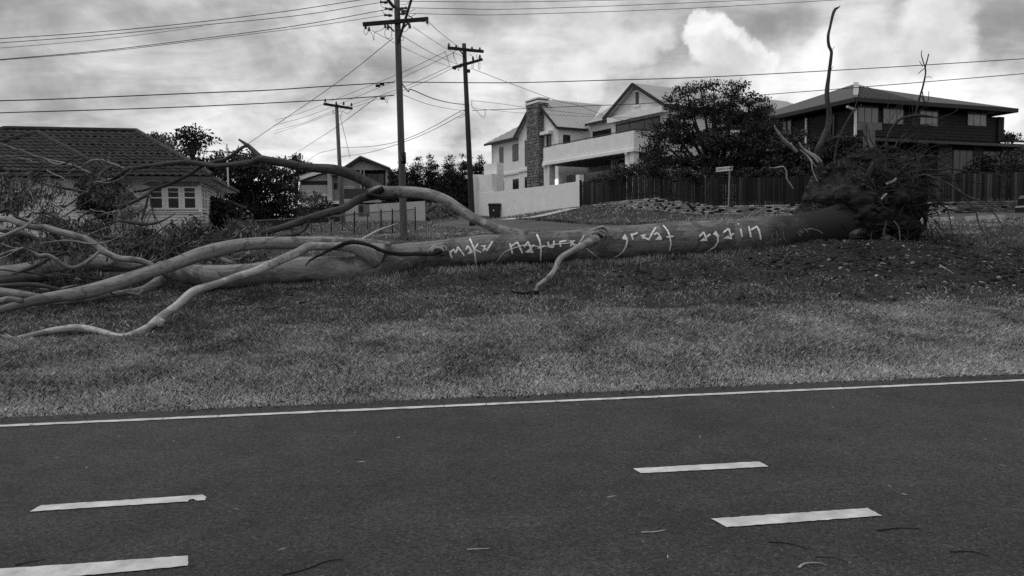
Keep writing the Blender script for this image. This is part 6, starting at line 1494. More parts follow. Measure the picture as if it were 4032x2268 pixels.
LET7 = [([[(245, 455), (296, 575)], [(272, 492), (318, 445)], [(318, 448), (352, 508)], [(352, 495), (378, 415)], [(378, 415), (475, 540)]], []),
        ([[(495, 455), (520, 395)], [(520, 395), (588, 490)]], [[(513, 520), (560, 450), (594, 500)]]),
        ([[(550, 295), (605, 420), (625, 520), (638, 645)], [(672, 368), (615, 445)], [(615, 445), (718, 495)]], []),
        ([[(770, 415), (740, 475)], [(765, 430), (800, 460), (880, 335)]], [[(704, 398), (792, 388), (764, 428)]]),
        ([[(1130, 360), (1170, 510)], [(1150, 400), (1240, 345)], [(1240, 345), (1315, 505)]], []),
        ([[(1335, 415), (1395, 335)], [(1395, 335), (1425, 420), (1460, 490)], [(1425, 425), (1488, 385)]], [[(1348, 492), (1440, 418), (1476, 497)]]),
        ([[(1520, 232), (1560, 320), (1582, 420), (1575, 620)], [(1530, 432), (1632, 395)]], []),
        ([[(1680, 340), (1700, 412), (1760, 416), (1770, 325)]], []), ([[(1855, 330), (1867, 412)], [(1855, 338), (1950, 325)]], []),
        ([[(2040, 350), (2005, 408)], [(2035, 355), (2075, 408)]], [[(1988, 325), (2082, 323), (2032, 364)]])]
for st_, fi in LET7: letter([A7(s) for s in st_], [A7(f) for f in fi])
letter([A7([(925, 640), (1000, 540), (1060, 480), (1150, 440), (1250, 410), (1330, 385), (1400, 388), (1520, 403), (1620, 402), (1700, 395), (1780, 375), (1950, 360), (2020, 355), (2110, 385), (2150, 340), (2210, 245)])], [], None, 3.2, 'painted_stroke')
letter([A7([(2195, 415), (2260, 450), (2330, 500), (2405, 555)])], [], None, 4.0, 'painted_stroke')
LET8 = [([[(330, 355), (310, 440), (270, 510), (200, 570), (130, 600)]], [[(253, 322), (297, 263), (337, 330), (330, 358), (265, 342)]]), ([[(385, 260), (412, 345)], [(395, 280), (480, 250)]], []),
        ([[(585, 290), (545, 330)], [(560, 310), (640, 345), (690, 250), (745, 170)]], [[(506, 287), (607, 266), (562, 314)]]), ([[(715, 275), (765, 245)], [(765, 245), (805, 300), (827, 345)]], [[(733, 348), (785, 293), (832, 347)]]),
        ([[(850, 140), (915, 220), (945, 300), (960, 400), (940, 505)], [(895, 310), (998, 295)]], []),
        ([[(1368, 305), (1435, 235)], [(1435, 235), (1482, 365)], [(1465, 310), (1535, 265)]], [[(1373, 367), (1435, 318), (1487, 362)]]),
        ([[(1640, 312), (1640, 380), (1590, 450), (1480, 515)]], [[(1568, 265), (1612, 218), (1662, 297), (1642, 318)]]),
        ([[(1715, 245), (1800, 185)], [(1800, 185), (1840, 340)], [(1830, 280), (1875, 255)]], [[(1720, 327), (1790, 283), (1840, 337)]]),
        ([[(1970, 190), (1992, 305)], [(1928, 116), (1948, 128)]], []), ([[(2090, 155), (2120, 310)], [(2120, 205), (2205, 155), (2240, 220), (2265, 345)]], [])]
for st_, fi in LET8: letter([A8(s) for s in st_], [A8(f) for f in fi])
for s in ([(335, 395), (405, 540)], [(560, 300), (595, 500), (550, 790)], [(370, 610), (470, 600)], [(100, 715), (230, 745), (430, 675)], [(640, 620), (750, 625)], [(820, 310), (850, 500)], [(815, 535), (960, 710)], [(1380, 345), (1500, 510)], [(1420, 340), (1560, 260)], [(1620, 190), (1800, 335)], [(1500, 430), (1540, 350), (1640, 300)], [(1690, 250), (1880, 195), (2150, 250), (2365, 380)]):
    letter([A9(s)], [], M_FAINT, 2.6, 'faint_scribble')

# root plate: earth still held by the roots
def clod(c, r, amp, seed, sub=5, name='root_ball', m_=None):
    import bmesh
    bm = bmesh.new(); bmesh.ops.create_icosphere(bm, subdivisions=sub, radius=1.0); vs = np.array([v.co[:] for v in bm.verts]); fs = [tuple(v.index for v in f.verts) for f in bm.faces]; bm.free()
    k = 1 + amp * vnoise(vs * 2.0 + seed) + amp * .45 * vnoise(vs * 5.5 + seed + 9) + amp * .14 * vnoise(vs * 13 + seed + 3) + amp * .10 * np.random.default_rng(seed).normal(size=len(vs))
    m = MB(); m.add(vs * k[:, None] * np.asarray(r) + np.asarray(c), fs); return m.build(name, m_ or M_EARTH, ft, False)
DR = 19.4
for (x, y, d, rx, ry, rz, sd) in ((3455, 785, 0, .62, .95, 1.02, 1), (3345, 775, .25, 1.0, 1.0, .86, 4), (3500, 880, -.1, .48, .8, .62, 7), (3255, 850, .3, .72, .9, .36, 9), (3520, 700, .2, .58, .8, .62, 12), (3400, 690, .5, .66, .8, .55, 15), (3545, 800, -.3, .42, .7, .8, 18), (3455, 640, .4, .7, .7, .42, 21), (3385, 700, .6, .62, .7, .5, 24), (3440, 860, -.75, .42, .35, .50, 27), (3395, 800, -.62, .40, .35, .34, 30), (3560, 905, -.2, .34, .5, .42, 33), (3590, 740, .1, .34, .6, .42, 36)):
    clod(W(x, y, DR + d), (rx, ry, rz), .15 if x < 3420 else .24, sd, 5 if rx > .45 else 4, m_=M_TURF if x < 3420 and y < 860 and d > 0 else M_EARTH)
def clod_heap(n, cen, rad, name, m_, r0, r1, seed):
    """broken earth stuck over the plate, joined"""
    import bmesh
    g_ = np.random.default_rng(seed); bm = bmesh.new(); bmesh.ops.create_icosphere(bm, subdivisions=1, radius=1.0); bv = np.array([v.co[:] for v in bm.verts]); bf = np.array([[v.index for v in f.verts] for f in bm.faces]); bm.free()
    pick = g_.integers(0, len(cen), n); D = g_.normal(size=(n, 3)); D[:, 1] -= .4; D /= np.linalg.norm(D, axis=1)[:, None]; C = cen[pick] + D * rad[pick] * g_.uniform(.92, 1.06, (n, 1)); r = r0 * (r1 / r0) ** (g_.random(n) ** 1.8)
    v = bv[None] * (1 + .22 * g_.normal(size=(n, len(bv), 1))) * np.stack([r * g_.uniform(.8, 1.5, n), r, r * g_.uniform(.5, 1., n)], 1)[:, None, :] + C[:, None, :]
    return stuff(fast_mesh(name, v.reshape(-1, 3), (bf[None] + (np.arange(n) * len(bv))[:, None, None]).reshape(-1, 3), m_, parent=ft))
LOBE = [(3345, 775, .25, 1.0, 1.0, .86), (3255, 850, .3, .72, .9, .36), (3400, 690, .5, .66, .8, .55), (3385, 700, .6, .62, .7, .5), (3200, 862, .2, .5, .5, .16)]
clod_heap(1500, np.array([W(x, y, DR + d) for x, y, d, *_ in LOBE]), np.array([l[3:] for l in LOBE]), 'soil_clod', M_TURF, .015, .11, 3)
TR_ = [(3230, 895, -.12), (3300, 880, -.12), (3370, 862, -.15), (3420, 850, -.2), (3330, 850, .0), (3270, 870, 0)]
clod_heap(420, np.array([W(x, y, DR + d) for x, y, d in TR_]), np.array([(.50, .52, .50)] * len(TR_)), 'soil_clod', M_EARTH, .015, .10, 6)
for k, P_ in enumerate(([(3120, 892, 50), (3210, 868, 56), (3300, 826, 52), (3375, 762, 42), (3420, 690, 28), (3440, 640, 14)], [(3150, 915, 50), (3260, 905, 58), (3360, 880, 54), (3440, 850, 44), (3520, 830, 30), (3590, 835, 14)], [(3180, 930, 46), (3280, 936, 52), (3380, 930, 46), (3450, 940, 34), (3510, 965, 18)], [(3200, 880, 40), (3300, 850, 48), (3390, 800, 44), (3470, 770, 32), (3560, 745, 18)], [(3170, 870, 30), (3250, 845, 36), (3320, 800, 30), (3350, 740, 20), (3355, 690, 9)])):
    limb('root', P_, (DR - .42, DR - .62), M_EARTH if k in (1, 3) else M_ROOT, 12, .13, k)
LOBE2 = [(3455, 785, 0, .62, .95, 1.02), (3500, 880, -.1, .48, .8, .62), (3520, 700, .2, .58, .8, .62), (3455, 640, .4, .7, .7, .42), (3545, 800, -.3, .42, .7, .8), (3440, 860, -.75, .42, .35, .50)]
clod_heap(1300, np.array([W(x, y, DR + d) for x, y, d, *_ in LOBE2]), np.array([l[3:] for l in LOBE2]), 'soil_clod', M_EARTH, .015, .13, 4)
limb('root', [(3250, 905, 60), (3340, 912, 52), (3420, 918, 44), (3480, 935, 34), (3530, 955, 22)], (18.9, 18.5), M_TRUNK, 14, .08, 2)
limb('root', [(3490, 700, 26), (3530, 690, 22), (3560, 660, 16), (3580, 640, 8)], (18.9, 18.8), M_ROOT, 8, .1, 2)
limb('root', [(3490, 725, 10), (3520, 712, 12), (3530, 700, 9)], 18.4, M_LIMB, 8, .1, 2)
limb('root', [(3470, 785, 6), (3482, 770, 9), (3492, 762, 5)], 18.3, M_SPLIT, 6, .1, 2)
RT_ = [([(3560, 735, 9), (3627, 690, 8), (3675, 699, 8), (3738, 726, 7), (3793, 764, 7), (3865, 795, 7), (3893, 817, 6), (3920, 847, 6), (3945, 886, 6), (3970, 916, 5), (3986, 952, 5), (4012, 992, 3)], 18.6, 17.0, 0),
       ([(3600, 690, 7), (3730, 692, 6), (3766, 731, 6), (3813, 797, 6), (3843, 833, 6), (3848, 858, 6), (3862, 899, 6), (3882, 927, 5), (3890, 960, 4)], 18.5, 17.4, 1), ([(3560, 690, 8), (3628, 671, 8), (3710, 671, 7), (3738, 664, 8), (3793, 672, 5), (3876, 680, 4), (3931, 688, 4), (3986, 711, 2)], 18.6, 18.0, 0),
       ([(3600, 760, 6), (3669, 767, 7), (3705, 800, 6), (3732, 823, 6), (3793, 837, 6), (3843, 835, 5), (3895, 828, 3)], 18.4, 18.0, 1), ([(3730, 820, 5), (3738, 853, 5), (3746, 897, 4), (3757, 948, 3)], 18.2, 17.6, 1), ([(3650, 705, 5), (3724, 710, 4), (3799, 708, 4), (3835, 718, 4), (3882, 724, 3)], 18.5, 18.2, 1),
       ([(3540, 660, 9), (3600, 623, 6), (3641, 615, 5), (3683, 614, 5), (3724, 646, 3)], 18.9, 18.7, 0), ([(3650, 650, 5), (3708, 621, 5), (3752, 598, 3)], 18.8, 18.9, 1), ([(3490, 620, 12), (3492, 560, 10), (3503, 520, 10), (3538, 474, 11), (3575, 460, 11), (3614, 455, 12), (3650, 458, 10), (3695, 463, 4)], 19.2, 19.4, 1),
       ([(3510, 600, 9), (3538, 555, 8), (3570, 522, 8), (3601, 492, 7), (3620, 462, 6)], 19.2, 19.5, 1), ([(3595, 500, 7), (3605, 450, 7), (3613, 414, 8), (3625, 370, 7), (3633, 344, 7), (3644, 290, 6), (3643, 265, 6), (3650, 240, 5), (3657, 212, 4)], 19.4, 19.6, 1),
       ([(3643, 268, 4), (3634, 238, 4), (3628, 215, 3), (3630, 198, 2)], 19.6, 19.6, 1), ([(3644, 268, 3), (3628, 278, 3), (3615, 292, 2)], 19.6, 19.6, 1), ([(3634, 262, 3), (3620, 240, 2)], 19.6, 19.6, 1), ([(3645, 305, 2), (3660, 302, 2), (3668, 308, 1.5)], 19.6, 19.6, 1), ([(3630, 350, 4), (3640, 400, 4), (3655, 395, 3), (3657, 360, 3)], 19.5, 19.5, 1), ([(3610, 410, 4), (3625, 375, 3), (3650, 430, 3)], 19.5, 19.5, 1),
       ([(3440, 640, 8), (3425, 590, 6), (3405, 540, 5), (3390, 510, 3)], 19.3, 19.4, 1), ([(3470, 640, 8), (3462, 600, 8), (3440, 570, 6), (3425, 540, 5), (3420, 500, 3)], 19.2, 19.3, 0), ([(3600, 500, 4), (3640, 490, 4), (3690, 500, 3), (3720, 480, 2)], 19.3, 19.5, 1), ([(3580, 560, 5), (3640, 530, 4), (3700, 540, 3), (3740, 520, 2)], 19.2, 19.4, 1), ([(3560, 600, 5), (3620, 570, 4), (3690, 560, 3)], 19.1, 19.2, 1),
       ([(3545, 560, 4), (3590, 535, 4), (3620, 525, 3), (3640, 540, 2)], 19.0, 19.2, 0), ([(3690, 470, 3), (3760, 440, 3), (3770, 420, 2)], 19.5, 19.6, 1), ([(3560, 480, 3), (3600, 455, 3), (3640, 430, 2)], 19.5, 19.6, 1), ([(3520, 870, 6), (3540, 900, 6), (3545, 950, 5), (3560, 985, 3)], 18.2, 17.8, 0), ([(3480, 900, 4), (3490, 950, 4), (3500, 985, 2)], 18.0, 17.8, 0), ([(3490, 870, 7), (3483, 905, 7), (3476, 930, 4)], 18.1, 18.0, 0)]
for pts, a, b, k in RT_: limb('root', pts, (a, b), M_ROOT if k else M_DARKBARK, 7, .1, pts[0][0] * .3, 4)
rr = random.Random(77)
for k in range(34):                                         # torn woody roots of all sizes
    x, y = rr.gauss(3540, 45), rr.uniform(620, 920); a = rr.uniform(-1.2, 1.3) if y < 860 else rr.uniform(.2, 1.2); L = rr.uniform(60, 230); w0 = rr.uniform(7, 22); P = [(x - math.cos(a) * 50, y - math.sin(a) * 50, w0 * 1.4)]
    for j in range(5): a += rr.uniform(-.75, .8); P.append((P[-1][0] + math.cos(a) * L / 5, P[-1][1] + math.sin(a) * L / 5, w0 * (1 - .17 * j)))
    limb('root', P, (DR - rr.uniform(-.2, .7), DR - rr.uniform(.1, 1.2)), M_ROOT if k % 3 else M_EARTH, 7, .14, k, 3)
rr = random.Random(21); m = MB()
for k in range(300):                                        # fine hanging rootlets
    x = rr.gauss(3560, 55); y = rr.uniform(600, 930); L = rr.uniform(40, 170); a = rr.uniform(-.9, 1.1) if y < 850 else rr.uniform(.3, 1.5)
    d = DR - .4 + rr.uniform(-.7, .3); P = [(x, y)]
    for j in range(4): a += rr.uniform(-.9, .95); P.append((P[-1][0] + math.cos(a) * L / 4, P[-1][1] + math.sin(a) * L / 4))
    Q = [W(px, py, d - j * .06) for j, (px, py) in enumerate(P)]; r0 = rr.uniform(.005, .018); m.tube(Q, [r0, r0 * .85, r0 * .7, r0 * .5, r0 * .25], 4, caps=False)
for k in range(45):
    x = rr.uniform(3470, 3620); y = rr.uniform(430, 640); L = rr.uniform(30, 120); a = rr.uniform(-1.5, .3); P = [(x, y)]
    for j in range(3): a += rr.uniform(-.5, .5); P.append((P[-1][0] + math.cos(a) * L / 3, P[-1][1] + math.sin(a) * L / 3))
    Q = [W(px, py, DR - .1 + .1 * (k % 5)) for px, py in P]; r0 = rr.uniform(.005, .010); m.tube(Q, [r0, r0 * .8, r0 * .6, r0 * .3], 4, caps=False)
stuff(m.build('rootlet', M_ROOT, ft))

# dead standing stump and tall bare sapling beside the root plate
dt = thing('dead_sapling', 'tall bare crooked dead sapling rising high into the sky beside the roots', 'dead tree', W(3265, 740, 20.0))
limb('trunk', [(3268, 742, 16), (3249, 700, 19), (3229, 640, 20), (3216, 609, 20), (3220, 590, 24), (3240, 548, 24), (3261, 497, 23), (3265, 447, 21), (3259, 406, 19), (3256, 364, 17), (3263, 298, 14), (3271, 232, 12), (3273, 203, 11), (3263, 178, 11), (3261, 141, 11), (3269, 104, 10), (3279, 60, 11), (3288, 38, 11), (3300, 30, 6), (3309, 23, 2)], 20.0, M_DARKBARK, 12, .06, 3, 6, parent=dt)
limb('twig', [(3265, 300, 3), (3275, 270, 2), (3282, 262, 1.5)], 20, M_DARKBARK, 5, parent=dt); limb('twig', [(3271, 205, 3), (3282, 190, 2), (3287, 182, 1.5)], 20, M_DARKBARK, 5, parent=dt)
dt2 = thing('dead_sapling', 'thinner leaning bare sapling between the tall sapling and the road sign', 'dead tree', W(3288, 690, 20.0))
limb('trunk', [(3287, 700, 7), (3285, 666, 8), (3289, 606, 9), (3302, 550, 10), (3320, 508, 9), (3340, 470, 8), (3358, 440, 6), (3385, 425, 3)], 20.1, M_DARKBARK, 8, .08, 5, parent=dt2)
limb('twig', [(3360, 442, 4), (3372, 405, 4), (3380, 370, 3), (3388, 340, 2)], 20.1, M_DARKBARK, 6, parent=dt2); limb('twig', [(3385, 426, 4), (3393, 410, 2)], 20.1, M_DARKBARK, 5, parent=dt2)
ds = thing('broken_stump', 'splintered pale broken stump leaning beside the tall bare sapling', 'stump', W(3255, 735, 19.6))
limb('trunk', [(3262, 745, 34), (3255, 725, 30), (3239, 686, 28), (3222, 645, 26), (3199, 624, 24), (3183, 607, 22), (3162, 590, 16), (3150, 572, 9)], 19.6, M_DARKBARK, 11, .12, 6, parent=ds)
for k, pts in enumerate(([(3222, 640, 8), (3205, 618, 9), (3180, 600, 10), (3160, 582, 9), (3147, 560, 3)], [(3238, 640, 5), (3210, 612, 6), (3190, 600, 4), (3184, 580, 2)], [(3215, 660, 6), (3195, 635, 8), (3175, 610, 6), (3150, 590, 3)])): limb('splinter', pts, 19.45, M_SPLIT, 7, .12, k, parent=ds)
limb('branch', [(3195, 628, 4), (3199, 666, 4), (3212, 700, 4), (3226, 727, 3)], 19.4, M_SPLIT, 6, .1, 3, parent=ds)
ds2 = thing('broken_limb', 'grey broken limb slanting down through the big tree towards the stump', 'branch', W(3116, 590, 21.0)); limb('limb', [(3048, 494, 6), (3057, 511, 8), (3070, 530, 11), (3083, 546, 13), (3100, 564, 15), (3116, 576, 15), (3140, 600, 10)], 21, M_LIMB, 9, .08, 2, parent=ds2); limb('splinter', [(3118, 580, 4), (3115, 560, 2)], 21, M_SPLIT, 5, parent=ds2)
ds3 = thing('crooked_branch', 'thin pale crooked branch hooked in front of the paling fence', 'branch', W(3123, 745, 21.0)); limb('limb', [(3030, 660, 3), (3050, 661, 4), (3080, 656, 6), (3090, 662, 6), (3097, 676, 7), (3099, 705, 7), (3112, 725, 5), (3125, 745, 3)], 21, M_PALEBARK, 7, .08, 2, parent=ds3)
# ================================================================== trees, hedges and shrubs
LEAF_D = tone_mat('dark_foliage', (.010, .024, .050, .085), .75, .5)
LEAF_M = tone_mat('mid_foliage', (.014, .034, .068, .11), .75, .5)
LEAF_P = tone_mat('pale_foliage', (.04, .09, .15, .22), .75, .4)
LEAF_G = tone_mat('gum_foliage', (.018, .05, .10, .19), .6, .4, .3)
M_TWIG = mat('tree_wood', .012, .035, 4., .95)
def crown(par, clumps, n, size, m_, seed, name='crown', droop=0.0, shell=.55, flat_=.5):
    """leaf clusters through the volume of several ellipsoids: (x, y, z, rx, ry, rz)"""
    g_ = np.random.default_rng(seed); vol = np.array([c[3] * c[4] * c[5] for c in clumps]) ** .8; cnt = (vol / vol.sum() * n).astype(int) + 3
    Cs, Ds, To = [], [], []
    for c, k in zip(clumps, cnt):
        nb = max(3, k // 22); d = g_.normal(size=(nb, 3)); d /= np.linalg.norm(d, axis=1)[:, None]; rr = shell + (.98 - shell) * g_.random(nb) ** .6
        bc = np.array(c[:3]) + d * rr[:, None] * np.array(c[3:6]); which = g_.integers(0, nb, k); sp_ = size * 1.15
        P = bc[which] + g_.normal(size=(k, 3)) * sp_ * np.array([1, 1, flat_]); out = P - np.array(c[:3]); out /= np.linalg.norm(out, axis=1)[:, None] + 1e-9
        D = out * .7 + g_.normal(size=(k, 3)) * .75; D[:, 2] -= droop; D /= np.linalg.norm(D, axis=1)[:, None]
        Cs.append(P); Ds.append(D); To.append(np.clip(.45 + g_.normal(size=k) * .15 + (g_.normal(size=nb) * .20)[which], 0, 1))
    P, D, To = np.vstack(Cs), np.vstack(Ds), np.concatenate(To); k = len(P)
    V, F = leaves(P, size * g_.uniform(.7, 1.5, k), size * g_.uniform(.45, .8, k), D, g_)
    return fast_mesh(name, V, F, m_, np.repeat(To, 4), par)
def clump_px(list_, depth, rnd, jitter=.6):
    """(photo x, y, rx px, ry px) at a distance -> ellipsoids with depth"""
    out = []
    for x, y, rx, ry in list_:
        d = depth + rnd.uniform(-1, 1) * jitter; p = W(x, y, d); s = d / FPX; out.append((*p, rx * s * .9, (rx + ry) / 2 * s * .85, ry * s * .9))
    return out
def tree(name, label, cat, foot, cl, depth, n, size, m_, seed, limbs=(), group=None, droop=0., shell=.55, jitter=.8, trunk_r=.18, flat_=.5):
    rnd = random.Random(seed); f = W(foot[0], foot[1], depth); f[2] = min(f[2], gz(f[0], f[1]))
    t = thing(name, label, cat, f, group); C = clump_px(cl, depth, rnd, jitter)
    top = np.mean([c[:3] for c in C], axis=0); m = MB()
    P = smooth_path([f - [0, 0, .3], f + (top - f) * .35 + [rnd.uniform(-.2, .2), 0, 0], top], 4); m.tube(P, np.linspace(trunk_r, trunk_r * .45, len(P)), 9, .08, seed)
    mid = f + (top - f) * .4
    for c in C[:14]:
        e = np.array(c[:3]); P = smooth_path([mid, mid + (e - mid) * .5 + [0, 0, -.1 * np.linalg.norm(e - mid)], e], 4); m.tube(P, np.linspace(trunk_r * .5, trunk_r * .1, len(P)), 6, .08, seed)
    m.build('trunk', M_TWIG, t, True)
    crown(t, C, n, size, m_, seed, droop=droop, shell=shell, flat_=flat_)
    return t
# the big spreading tree behind the corner fence
big = [(2660, 395, 45, 26), (2705, 365, 48, 30), (2760, 350, 50, 28), (2810, 340, 40, 22), (2880, 370, 55, 30), (2900, 340, 45, 25), (2960, 400, 60, 35), (2990, 430, 50, 40), (2800, 420, 95, 45), (2720, 450, 90, 45), (2880, 470, 110, 60), (2980, 500, 70, 55), (2640, 500, 75, 40), (2590, 540, 65, 40), (2570, 590, 40, 35), (2700, 550, 110, 60), (2820, 560, 120, 60), (2940, 580, 110, 60), (2600, 640, 70, 45), (2680, 640, 100, 55), (2800, 650, 110, 60), (2930, 650, 110, 60), (3040, 540, 60, 45), (3030, 620, 80, 55), (2560, 680, 45, 35), (2640, 690, 70, 35)]
big += [(3010, 440, 40, 26), (3040, 500, 45, 30), (3075, 550, 55, 36), (2590, 600, 45, 40), (2560, 650, 40, 30), (3050, 620, 60, 40), (3000, 470, 40, 26), (3075, 600, 40, 30)]
big = [(x, y, rx * .86, ry * .62) for x, y, rx, ry in big] + [(x + dx, y + dy, rx * .42, ry * .30) for (x, y, rx, ry) in big for dx, dy in ((-rx * .75, -ry * .35), (rx * .75, -ry * .3), (0, -ry * .8))]
tree('spreading_tree', 'large dark spreading tree behind the corner paling fence', 'tree', (2830, 770), big, 42.5, 36000, .12, LEAF_D, 31, shell=.1, jitter=1.6, trunk_r=.3)
sh_ = [(3090, 560, 60, 45), (3120, 610, 70, 50), (3080, 660, 80, 50), (3150, 660, 70, 50), (3180, 600, 45, 30), (3130, 540, 40, 25)]
tree('feathery_shrub', 'feathery dark shrub growing between the big tree and the dark house', 'shrub', (3110, 760), sh_, 40.5, 5200, .16, LEAF_M, 32, jitter=.8, trunk_r=.1)
tree('hedge_shrub', 'clipped hedge spilling over the far end of the paling fence', 'hedge', (2460, 740), [(2330, 712, 18, 10), (2370, 700, 26, 14), (2410, 690, 30, 18), (2450, 682, 36, 20), (2500, 672, 40, 24), (2550, 665, 40, 28), (2600, 662, 40, 30)], 45.5, 3600, .13, LEAF_M, 33, jitter=1.2, trunk_r=.06)
tree('hedge_shrub', 'dark low shrubbery along the top of the corner paling fence', 'hedge', (2900, 760), [(2680, 690, 50, 26), (2760, 690, 60, 26), (2850, 690, 60, 26), (2940, 690, 60, 28), (3030, 690, 60, 28), (3110, 690, 60, 28), (3190, 690, 50, 26)], 39.2, 5200, .12, LEAF_D, 34, jitter=.3, trunk_r=.06)
tree('dark_shrub', 'dark rounded shrub under the porch roof of the dark house', 'shrub', (3300, 700), [(3230, 580, 50, 40), (3290, 570, 60, 40), (3350, 570, 50, 35), (3270, 620, 80, 40), (3360, 620, 60, 40)], 41.0, 4200, .14, LEAF_D, 35, trunk_r=.08)
tree('dark_shrub', 'dark garden shrub behind the road sign and root plate', 'shrub', (3480, 720), [(3430, 610, 50, 45), (3500, 620, 50, 45), (3560, 640, 50, 40), (3470, 660, 70, 40)], 40.5, 3200, .14, LEAF_D, 36, trunk_r=.08)
tree('spiky_shrub', 'wispy shrub beside the brick windows at the far end of the fence', 'shrub', (3950, 760), [(3900, 665, 60, 35), (3960, 640, 60, 45), (4020, 630, 60, 55), (4070, 620, 60, 60), (3990, 690, 70, 40), (4050, 700, 60, 40)], 39.5, 4200, .13, LEAF_M, 37, droop=.1, trunk_r=.08)
tree('spiky_shrub', 'dark wispy shrub against the lower brick window', 'shrub', (3860, 760), [(3850, 660, 40, 35), (3880, 640, 35, 30), (3830, 690, 40, 30)], 39.8, 1700, .14, LEAF_D, 38, droop=.1, trunk_r=.06)
tree('far_tree', 'small dark tree top peeping over the low roof at the far right', 'tree', (3965, 560), [(3955, 540, 25, 10), (3985, 545, 22, 8)], 75, 500, .25, LEAF_D, 39, trunk_r=.1)
# left and middle
mass = [(930, 700, 55, 50), (980, 680, 70, 45), (1050, 685, 70, 45), (1110, 700, 55, 45), (900, 760, 50, 60), (970, 760, 80, 60), (1060, 770, 80, 65), (1130, 770, 50, 60), (930, 840, 60, 60), (1010, 850, 80, 60), (1090, 850, 70, 55), (1140, 830, 35, 50), (1000, 910, 80, 40), (1090, 905, 60, 35), (900, 650, 40, 25), (960, 640, 40, 20)]
tree('bushy_tree', 'broad very dark bushy tree beside the weatherboard house', 'tree', (1030, 935), mass, 48.0, 15000, .18, LEAF_D, 41, shell=.4, jitter=1.5, trunk_r=.25)
tree('open_tree', 'open round headed tree standing dark against the sky behind the roof', 'tree', (755, 900), [(720, 540, 24, 18), (745, 520, 22, 14), (765, 512, 18, 10), (790, 535, 20, 16), (815, 555, 16, 14), (740, 560, 26, 18), (770, 575, 22, 16), (790, 590, 14, 10), (735, 600, 24, 14), (760, 605, 20, 10), (705, 560, 16, 12)], 55.0, 1300, .22, LEAF_D, 42, shell=.2, jitter=1., trunk_r=.16)
tree('pale_tree', 'soft grey bushy tree rising behind the hip of the tiled roof', 'tree', (640, 900), [(620, 545, 28, 22), (645, 560, 30, 28), (660, 590, 30, 26), (625, 590, 35, 30), (680, 620, 34, 22), (710, 640, 34, 18), (650, 640, 50, 25)], 52.0, 3800, .16, LEAF_P, 43, jitter=1., trunk_r=.14)
tree('background_tree', 'low dark tree line top between the roof and the broken arch limb', 'tree', (830, 900), [(780, 640, 40, 14), (830, 640, 40, 16), (870, 645, 40, 18), (800, 670, 60, 25), (870, 680, 50, 30)], 58.0, 2600, .2, LEAF_D, 44, jitter=1.2, trunk_r=.2)
tree('background_tree', 'feathery tree behind the crook of the broken arch limb', 'tree', (960, 900), [(870, 615, 26, 10), (930, 610, 30, 14), (980, 625, 30, 14), (1060, 640, 30, 14), (1010, 650, 60, 20)], 60.0, 1700, .22, LEAF_M, 45, jitter=1.2, trunk_r=.2)
tree('layered_conifer', 'layered dark conifer with flat tiers beside the gabled house roof', 'tree', (1175, 880), [(1165, 612, 12, 5), (1170, 625, 20, 6), (1150, 640, 34, 8), (1190, 645, 36, 7), (1170, 662, 44, 8), (1195, 680, 48, 9), (1170, 700, 40, 10), (1210, 660, 30, 6), (1120, 628, 14, 5)], 78.0, 1900, .26, LEAF_D, 46, shell=.1, jitter=.6, trunk_r=.22, flat_=.25)
def conifer(label, x, ytop, ybot, wpx, depth, seed):
    cl = []; rnd = random.Random(seed); n = 11
    for k in range(n):
        f = k / (n - 1); y = ytop + (ybot - ytop) * f; r = wpx * (.16 + .84 * min(1, f * 2.0) ** .8) * rnd.uniform(.8, 1.15); cl.append((x + rnd.uniform(-.2, .2) * wpx, y, r, (ybot - ytop) / n * 1.1))
        if k > 1: cl.append((x + rnd.choice((-1, 1)) * r * .6, y - rnd.uniform(5, 25), r * .4, (ybot - ytop) / n * .9))
    return tree('conifer', label, 'tree', (x, ybot + 25), cl, depth, 7500, .13, LEAF_D, seed, group='dark conifers behind the tall pole', jitter=.5, trunk_r=.14, droop=-.7)
conifer('short ragged dark conifer in front of the gabled house verandah', 1545, 675, 850, 32, 62, 51); conifer('dark conifer just behind the pole with a gap of sky', 1588, 655, 850, 28, 63, 52); conifer('dense dark conifer immediately right of the tall pole', 1640, 638, 850, 42, 62, 53)
conifer('dark conifer with twin tips between the two power poles', 1700, 632, 850, 42, 63, 54); conifer('tallest dark conifer midway between the two power poles', 1762, 626, 850, 44, 62, 55); conifer('dark conifer touching the second power pole', 1822, 630, 850, 40, 62.5, 56); conifer('small dark conifer against the white house corner', 1888, 628, 800, 36, 66, 57)
tree('conifer_hedge', 'dark dense hedge at the feet of the conifers', 'hedge', (1700, 860), [(1560, 800, 60, 50), (1640, 790, 60, 60), (1720, 790, 60, 60), (1800, 790, 50, 60), (1600, 740, 50, 50), (1680, 730, 50, 50), (1760, 730, 50, 50)], 64.0, 9000, .20, LEAF_D, 58, jitter=.5, trunk_r=.1)
for k, (x, lab) in enumerate(((1185, 'slender wispy shrub before the balcony of the gabled house'), (1235, 'taller wispy shrub before the windows of the gabled house'))):
    tree('wispy_shrub', lab, 'shrub', (x, 905), [(x - 15, 790, 14, 20), (x + 5, 770, 14, 24), (x + 20, 790, 14, 22), (x, 820, 22, 22), (x - 5, 850, 14, 24)], 60, 700, .16, LEAF_P, 60 + k, shell=.1, trunk_r=.04)
tree('garden_shrub', 'dark low garden shrub under the column of the gabled house', 'shrub', (1290, 900), [(1260, 830, 30, 22), (1290, 815, 30, 24), (1250, 855, 40, 22), (1290, 850, 30, 22)], 60, 1300, .16, LEAF_D, 63, trunk_r=.05)
